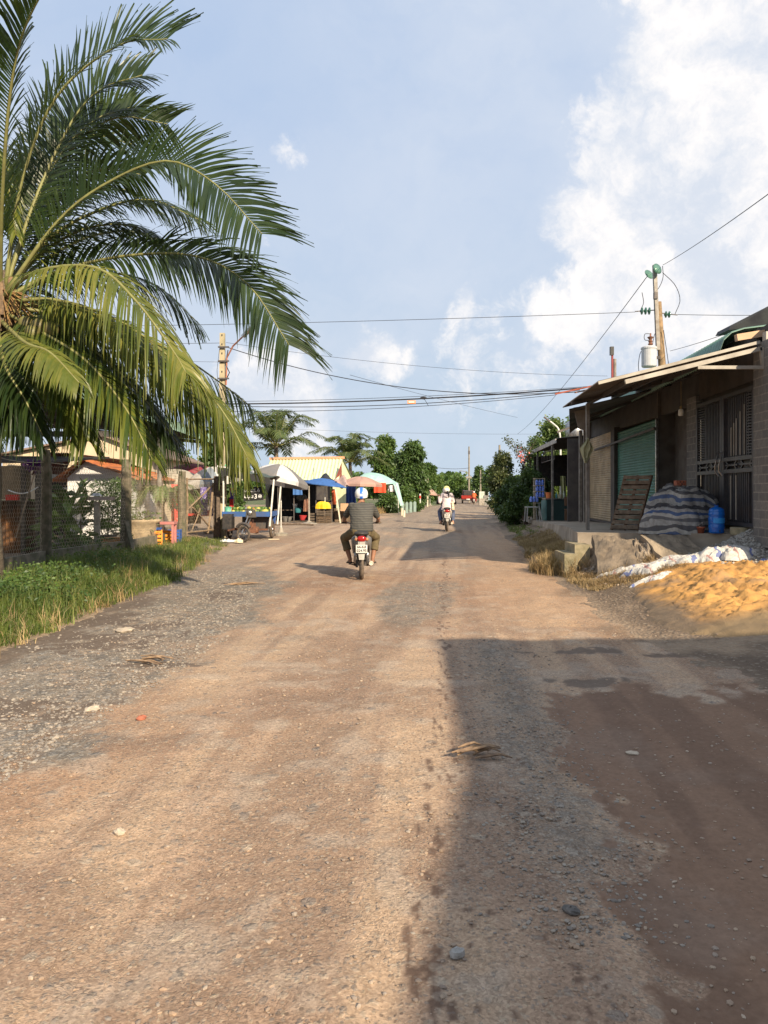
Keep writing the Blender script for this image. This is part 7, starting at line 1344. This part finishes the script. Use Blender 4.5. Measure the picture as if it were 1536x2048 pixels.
def moped(loc, rz, body_m, label, plate, scale=1.0, flap_m=None, grp=None):
    o = thing('moped', label, 'motorbike', loc, rz, grp); o.scale = (scale,) * 3; PB = lambda b, n, m_, sm_=True, par=o: b.build(n, m_, par, world=False, smooth=sm_)
    wheel((0, 0, .285), .285, .036, 'wheel', o, world=False, tw=.043, spokes=14); wheel((0, 1.22, .285), .285, .033, 'wheel', o, world=False, tw=.036, spokes=14)
    b = MB(); b.tube([(0, -.34, .74), (0, -.26, .72), (0, -.05, .66), (0, .25, .62), (0, .50, .55), (0, .62, .48)], [(.06, .05), (.125, .11), (.150, .15), (.155, .14), (.13, .12), (.07, .08)], 16); PB(b, 'body', body_m)
    for s in (-1, 1):
        b = MB(); b.tube([(s * .10, -.24, .80), (s * .155, -.10, .70), (s * .150, .15, .56), (s * .11, .35, .44)], [(.02, .05), (.03, .10), (.03, .10), (.02, .05)], 10); PB(b, 'side_panel', body_m)
    b = MB(); b.tube([(0, -.26, .86), (0, -.10, .87), (0, .20, .83), (0, .45, .79), (0, .60, .74)], [(.11, .03), (.135, .045), (.14, .045), (.12, .045), (.07, .03)], 14); PB(b, 'seat', BLACKM)
    b = MB(); b.tube([(.10, -.02, .84), (.115, -.28, .86), (.05, -.40, .87), (-.05, -.40, .87), (-.115, -.28, .86), (-.10, -.02, .84)], .012, 8); PB(b, 'grab_rail', BLACKM)
    b = MB(); b.ball((0, -.335, .775), (.085, .045, .060), 16, 10); PB(b, 'tail_light', mat('lens_red', (.34, .012, .012), (.26, .01, .01), 30, .12, spec=.6))
    for s in (-1, 1): b = MB(); b.ball((s * .095, -.31, .765), (.035, .035, .032), 10, 8); PB(b, 'indicator', mat('lens_amber', (.42, .20, .10), None, 9, .2))
    b = MB(); b.box((0, -.345, .695), (.13, .03, .06)); b.box((0, -.36, .665), (.08, .02, .12)); PB(b, 'plate_bracket', mat('flap_grey', (.40, .38, .34), (.3, .28, .25), 9), False)
    pl = MB().box((0, -.385, .598), (.205, .006, .145)).build('number_plate', mat('plate_white', (.66, .64, .60), (.55, .52, .47), 9, .5), o, world=False)
    for s_, z_, sz in ((plate[0], .612, .066), (plate[1], .545, .066)):
        tx = text(s_, (0, 0, 0), sz, BLACKM, pl, world=False, bold=.0012); wd = max(v.co.x for v in tx.data.vertices); tx.location = (-wd / 2, -.3895, z_)
    b = MB(); b.poly([(-.062, -.345, .53), (.062, -.345, .53), (.045, -.375, .40), (-.045, -.375, .40)], (0, .012, 0)); b.tube([(0, -.32, .56), (0, -.30, .45)], .03, 8); PB(b, 'mudflap', flap_m or mat('flap_grey', (.40, .38, .34)), False)
    b = MB(); b.tube([(0, .31 * math.sin(a), .285 + .325 * math.cos(a)) for a in np.linspace(-1.0, .6, 9)], [(.055, .012)] * 9, 10); PB(b, 'rear_fender', BLACKM)
    b = MB(); b.tube([(.15, .72, .22), (.165, .40, .24), (.17, .18, .27), (.175, -.12, .31), (.175, -.17, .315)], [.018, .022, .048, .050, .047], 12); PB(b, 'exhaust', STEEL)
    b = MB(); b.torus((.175, -.175, .316), .032, .012, 'Y', 18, 6); b.lathe((.175, -.172, .316), [(.047, .0), (.03, -.006)], 16, axis='Y'); PB(b, 'exhaust_tip', mat('tip_cream', (.62, .55, .45), (.5, .42, .33), 20))
    for s in (-1, 1):
        b = MB(); b.bar((s * .07, .02, .30), (s * .09, .40, .34), .03, .05); PB(b, 'swing_arm', DSTEEL, False)
        b = MB(); b.tube([(s * .11, .02, .30), (s * .115, .10, .62)], .024, 8); b.tube([(s * .11, .04, .36), (s * .114, .09, .56)], .033, 8); PB(b, 'shock_absorber', STEEL)
        b = MB(); b.tube([(s * .10, .62, .25), (s * .29, .60, .26)], .016, 6); PB(b, 'foot_peg', RUBBER)
        b = MB(); b.tube([(s * .10, .28, .24), (s * .24, .24, .27)], .014, 6); PB(b, 'foot_peg', RUBBER)
        b = MB(); b.bar((s * .055, 1.22, .285), (s * .06, 1.06, .80), .04); PB(b, 'fork', DSTEEL, False)
        b = MB(); b.tube([(s * .14, .98, .985), (s * .25, .95, 1.01), (s * .30, .94, 1.015)], .013, 8); PB(b, 'handlebar', DSTEEL)
        b = MB(); b.tube([(s * .28, .943, 1.012), (s * .395, .925, 1.018)], .019, 8); PB(b, 'grip', RUBBER)
    b = MB(); b.box((0, .52, .32), (.20, .34, .20)); b.tube([(0, .62, .34), (0, .84, .36)], .075, 12); b.lathe((.12, .48, .30), [(.09, -.04), (.10, 0), (.09, .03)], 16, axis='X'); b.lathe((-.12, .48, .30), [(.09, -.03), (.10, 0), (.09, .04)], 16, axis='X'); PB(b, 'engine', DSTEEL, False)
    b = MB(); b.bar((-.085, -.0, .285), (-.085, .45, .30), .05, .12); PB(b, 'chain_case', BLACKM, False)
    b = MB(); b.grid(lambda u, v: Vector(((u - .5) * (.34 - .10 * v) * (1 + .1 * math.sin(PI * v)), .98 - .10 * math.sin(PI * u) * -1 - .0 * v - .20 * (1 - v) , .42 + .44 * v)), 12, 8, (0, .015, 0)); PB(b, 'leg_shield', body_m)
    b = MB(); b.ball((0, 1.0, .96), (.14, .10, .075), 14, 9); PB(b, 'front_cowl', body_m); b = MB(); b.ball((0, 1.08, .95), (.08, .05, .055), 12, 8); PB(b, 'headlight', STEEL)
    b = MB(); b.tube([(0, 1.22 + .32 * math.sin(a), .285 + .325 * math.cos(a)) for a in np.linspace(-1.1, .8, 9)], [(.05, .012)] * 9, 10); PB(b, 'front_fender', body_m)
    return o
def person(loc, rz, scale, label, J, mats, grp=None, helm=None, shirt_len=0, hair=False, hem='calf', sleeve='short', extra=None, voxel=.0075):
    """J: joints; the body is one skin, clothes are separate skins over it"""
    b = MB(); pv, wa, ch, nk, hd_ = [Vector(J[k]) for k in ('pelvis', 'waist', 'chest', 'neck', 'head')]; bw = J.get('bw', 1.0)
    tor = [pv + Vector((0, 0, -.10)), pv, wa, ch, ch.lerp(nk, .62), nk, nk + Vector((0, .01, .05))]; rr_ = [(.12 * bw, .09), (.165 * bw, .115), (.155 * bw, .115), (.175 * bw, .115), (.165 * bw, .09), (.065, .06), (.055, .055)]
    b.tube(tor, rr_, 18); limb(b, [nk, hd_ - Vector((0, .01, .04))], [.055, .052]); head(b, hd_)
    for s, side in ((-1, 'l'), (1, 'r')):
        sh, el_, hn = [Vector(J[k + side]) for k in ('sh', 'el', 'ha')]; limb(b, [sh, sh.lerp(el_, .5), el_], [.052, .048, .040]); wr = hn + (el_ - hn).normalized() * .075 + Vector((0, 0, .012)); limb(b, [el_, el_.lerp(wr, .35), wr], [.041, .040, .026]); b.tube([wr, hn + Vector((0, -.03, .018))], [.026, .028], 10); hand(b, hn, s)
        hp, kn, an = [Vector(J[k + side]) for k in ('hip', 'kn', 'an')]; limb(b, [hp, hp.lerp(kn, .5), kn], [.088, .078, .058]); limb(b, [kn, kn.lerp(an, .35), an], [.056, .058, .036])
        to = Vector(J['to' + side]); f = (to - an); b.tube([an + Vector((0, -.035, -.03)), an + Vector((0, .02, -.035)), an.lerp(to, .6) + Vector((0, 0, -.02)), to], [(.030, .032), (.034, .036), (.042, .024), (.036, .013)], 12)
        for i in range(5): d = f.normalized(); sx_ = Vector((d.y, -d.x, 0)); b.ball(to + sx_ * (-.032 + .016 * i) * 1.0 + d * (.012 - .005 * abs(i - 1 if s > 0 else 3 - i)), (.010, .015, .009), 8, 5)
    body = fuse(b, voxel, 'person', mats['skin'], None, it=2); body.location = loc; body.rotation_euler = (0, 0, rz); body.scale = (scale,) * 3; tag(body, label, 'person', grp)
    # shirt
    b = MB(); k = 1.13; t2 = [pv + Vector((0, 0, -.05 - shirt_len)), pv + Vector((0, 0, .03)), wa, ch, ch.lerp(nk, .60), nk + Vector((0, -.0, -.02))]; fl = J.get('flare', 1.0)
    b.tube(t2, [(.185 * bw * fl, .135), (.187 * bw * (fl + 1) / 2, .135), (.178 * bw, .135), (.200 * bw, .135), (.190 * bw, .108), (.078, .072)], 20)
    for s, side in ((-1, 'l'), (1, 'r')):
        sh, el_, hn = [Vector(J[k_ + side]) for k_ in ('sh', 'el', 'ha')]; b.ball(sh + Vector((-s * .015, 0, 0)), (.075, .075, .068), 12, 8)
        if sleeve == 'short': e_ = sh.lerp(el_, .78); limb(b, [sh, sh.lerp(el_, .4), e_], [.070, .070, .064]); b.tube([sh.lerp(el_, .7), sh.lerp(el_, .84)], [.066, .064], 14)
        else: w_ = hn.lerp(el_, .22); limb(b, [sh, sh.lerp(el_, .5), el_], [.070, .066, .062]); limb(b, [el_, el_.lerp(w_, .5), w_], [.062, .056, .042])
    fuse(b, .011, J.get('top_name', 'shirt'), mats['top'], body, it=5, wr=J.get('wr', .016), seed=3)
    b = MB(); b.tube([pv + Vector((0, 0, -.13)), pv + Vector((0, .0, -.04)), pv + Vector((0, 0, .06))], [(.15 * bw, .12), (.178 * bw, .13), (.172 * bw, .12)], 18)
    for s, side in ((-1, 'l'), (1, 'r')):
        hp, kn, an = [Vector(J[k_ + side]) for k_ in ('hip', 'kn', 'an')]; limb(b, [hp, hp.lerp(kn, .5), kn], [.102, .096, .082]); e_ = kn.lerp(an, .58 if hem == 'calf' else .93); b.tube([kn, kn.lerp(e_, .4), e_], [(.080, .080), (.078, .078), (.080 if hem == 'calf' else .060,) * 2], 14)
    fuse(b, .011, 'trousers', mats['legs'], body, it=4, wr=.016, seed=8)
    for s, side in ((-1, 'l'), (1, 'r')):
        an, to = Vector(J['an' + side]), Vector(J['to' + side]); b = MB(); d = (to - an); d.z *= .3; d.normalize(); a0 = Vector((an.x, an.y, to.z - .012)) - d * .05; b.tube([a0 + Vector((0, 0, -.008)), a0.lerp(to, .5) + Vector((0, 0, -.010)), to + d * .03 + Vector((0, 0, -.012))], [(.036, .012), (.046, .012), (.040, .010)], 12)
        q_ = an.lerp(to, .62); b.tube([q_ + Vector((-.046, 0, -.03)), q_ + Vector((-.02, .0, .008)), q_ + Vector((.02, 0, .008)), q_ + Vector((.046, 0, -.03))], .009, 6); b.build('sandal', mats['shoe'], body, world=False, smooth=True)
    for s in (-1, 1): b = MB(); b.ball(hd_ + Vector((s * .031, .079, .012)), (.012, .008, .009), 8, 6); b.build('eye', BLACKM, body, world=False, smooth=True)
    b = MB(); b.ball(hd_ + Vector((0, -.012, .012)), (.085, .098, .112), 16, 10); b.v = [v if v[1] < hd_.y + .055 or v[2] > hd_.z + .06 else (v[0] * .9, hd_.y + .04, v[2]) for v in b.v]; b.build('hair', HAIR, body, world=False, smooth=True)
    if helm: helmet(body, hd_ + Vector((0, -.005, .035)), helm, r_=.136, tilt=J.get('htilt', 0), roll=J.get('hroll', 0))
    return body
def sitting(**kw):
    J = dict(pelvis=(0, .27, .93), waist=(0, .29, 1.08), chest=(0, .37, 1.27), neck=(0, .43, 1.43), head=(0, .47, 1.545), shl=(-.185, .40, 1.355), shr=(.185, .40, 1.355), ell=(-.325, .62, 1.12), elr=(.325, .62, 1.12), hal=(-.335, .93, 1.035), har=(.335, .93, 1.035),
             hipl=(-.10, .30, .885), hipr=(.10, .30, .885), knl=(-.335, .66, .73), knr=(.285, .68, .74), anl=(-.215, .57, .32), anr=(.215, .57, .32), tol=(-.235, .74, .275), tor=(.235, .74, .275))
    J.update(kw); return J
GREYB = mat('fairing_grey', (.16, .165, .17), (.10, .10, .10), 5, .35, dirt=.5, dirtc=(.28, .21, .15)); SILV = mat('fairing_silver', (.42, .38, .34), (.3, .27, .25), 5, .4, dirt=.4, dirtc=(.3, .22, .16)); REDB = mat('fairing_red', (.25, .03, .02))
p1 = P(723, 1159); sc1 = .985
moped(p1, R(2), GREYB, 'dusty grey moped with a white plate ridden by the man in the striped shirt', ('66-K8', '024.95'), sc1)
person(p1, R(2), sc1, 'man in striped shirt, olive trousers and blue striped white helmet riding the nearer moped', sitting(bw=1.2, wr=.03), dict(skin=SKIN, top=SHIRT1, legs=TROUS1, shoe=SAND1), helm=HELM1)
p2_ = P(894, 1063); sc2 = 1.08
moped(p2_, R(-3), SILV, 'silver and black moped carrying two people further up the road', ('68-S7', '434.11'), sc2)
person(p2_, R(-3), sc2, 'driver in a black jacket mostly hidden behind the passenger in the pale hooded jacket', sitting(bw=1.2, pelvis=(0, .47, .91), waist=(0, .49, 1.06), chest=(0, .55, 1.24), neck=(0, .60, 1.38), head=(-.02, .64, 1.50), shl=(-.23, .57, 1.31), shr=(.23, .57, 1.31), ell=(-.33, .70, 1.08), elr=(.33, .70, 1.08), hipl=(-.10, .48, .88), hipr=(.10, .48, .88), knl=(-.24, .80, .70), knr=(.24, .80, .70), anl=(-.2, .64, .31), anr=(.2, .64, .31), tol=(-.22, .80, .275), tor=(.22, .80, .275), top_name='jacket'), dict(skin=SKINL, top=JACKB, legs=JACKB, shoe=SAND1), helm=HELM3, sleeve='long', hem='full')
pas = person(p2_, R(-3), sc2, 'passenger in a pale pink hooded jacket with one hand raised and a yellow topped helmet', sitting(bw=.92, flare=1.3, wr=.03, pelvis=(0, .10, .96), waist=(0, .12, 1.10), chest=(0, .17, 1.28), neck=(0, .20, 1.43), head=(-.01, .22, 1.545), shl=(-.16, .19, 1.385), shr=(.16, .19, 1.385), ell=(-.265, .16, 1.10), elr=(.25, .26, 1.12), hal=(-.30, .22, 1.35), har=(.16, .50, 1.08), hipl=(-.10, .12, .91), hipr=(.10, .12, .91), knl=(-.27, .46, .74), knr=(.24, .46, .74), anl=(-.23, .24, .36), anr=(.23, .24, .36), tol=(-.25, .40, .30), tor=(.25, .40, .30), hroll=-.15, htilt=.1, top_name='jacket'), dict(skin=SKINL, top=JACKW, legs=JEANS, shoe=SAND2), helm=HELM2, sleeve='long', hem='full', shirt_len=.10)
b = MB(); b.tube([(-.12, .13, 1.40), (-.10, .04, 1.34), (0, .005, 1.29), (.10, .04, 1.34), (.12, .13, 1.40)], [(.035, .05)] * 5, 12); b.ball((0, .03, 1.33), (.11, .045, .07), 14, 8); fuse(b, .010, 'hood', JACKW, pas, it=3, wr=.01)
b = MB(); b.tube([(.02, .12, 1.50), (.045, .05, 1.45), (.06, .01, 1.37), (.055, -.005, 1.27)], [.04, .045, .035, .012], 10); b.build('ponytail', HAIR, pas, world=False, smooth=True)
b = MB(); b.grid(lambda u, v: Vector((.165 + .09 * u + .03 * v, -.035 + .10 * u, 1.12 - .30 * v)), 4, 4, (0, -.008, 0)); b.build('scarf', stripes('scarf_yellow', [(.70, .62, .35), (.62, .40, .30), (.66, .60, .50)], .1, 'Z', warp=.1), pas, world=False)
p3 = Vector((WX(948, 93), 93, float(H(WX(948, 93), 93))))
moped(p3, R(-7), REDB, 'distant dark red moped next to the red pickup', ('61-B1', '220.14'), 1.0)
person(p3, R(-7), 1.0, 'distant rider in an orange coat and white helmet beside the red pickup', sitting(bw=1.1), dict(skin=SKIN, top=ORANGE, legs=mat('trousers_red', (.25, .04, .03)), shoe=SAND1), helm=HELM3, sleeve='long', hem='full', voxel=.011)
# red pickup
pk = thing('pickup_truck', 'red pickup truck driving away at the far end of the road', 'pickup', (WX(936, 104), 104, float(H(WX(936, 104), 104))), R(-6)); RP = mat('paint_red', (.36, .035, .025), (.30, .03, .02), 3, .3, .2, dirt=.2); GL = mat('glass_dark', (.012, .014, .016), None, 5, .08, spec=.8)
def loft(secs, name, m_, par, n=4):
    b = MB(); vs = []
    for (y_, hw0, hw1, z0, z1) in secs: vs += [(-hw0, y_, z0), (hw0, y_, z0), (hw1, y_, z1), (-hw1, y_, z1)]
    k = len(secs); b.v = vs; b.f = [(i * 4 + j, i * 4 + (j + 1) % 4, (i + 1) * 4 + (j + 1) % 4, (i + 1) * 4 + j) for i in range(k - 1) for j in range(4)] + [(3, 2, 1, 0), tuple((k - 1) * 4 + j for j in range(4))]
    o = b.build(name, m_, par, world=False); md = o.modifiers.new('b', 'BEVEL'); md.width = .04; md.segments = 2; return o
loft([(-2.6, .90, .92, .55, 1.12), (-.6, .92, .94, .5, 1.14), (1.2, .92, .94, .45, 1.12), (2.5, .88, .85, .45, 1.05)], 'body', RP, pk); loft([(-.62, .84, .68, 1.12, 1.78), (.9, .84, .70, 1.12, 1.82), (1.55, .84, .66, 1.08, 1.2)], 'cab', RP, pk); loft([(-.66, .76, .64, 1.20, 1.70), (-.60, .76, .64, 1.20, 1.70)], 'rear_window', GL, pk)
loft([(-2.66, .84, .84, .68, 1.10), (-2.60, .84, .84, .68, 1.10)], 'tailgate', RP, pk); loft([(-2.78, .88, .88, .42, .62), (-2.60, .88, .88, .42, .62)], 'bumper', BLACKM, pk); MB().box((0, -2.80, .60), (.45, .02, .16)).build('number_plate', WHITEM, pk, world=False); loft([(-2.2, .62, .56, 1.14, 1.75), (-.66, .70, .62, 1.14, 1.80)], 'bed_cover', BLACKM, pk)
for s in (-1, 1):
    MB().box((s * .86, -2.63, .92), (.12, .08, .34)).build('tail_light', mat('lens_red', (.5, .01, .01)), pk, world=False); MB().box((s * 1.02, .95, 1.15), (.2, .1, .16)).build('mirror', BLACKM, pk, world=False)
    for y_ in (-1.6, 1.6): wheel((s * .78, y_, .38), .38, .09, 'wheel', pk, world=False, tw=.12)
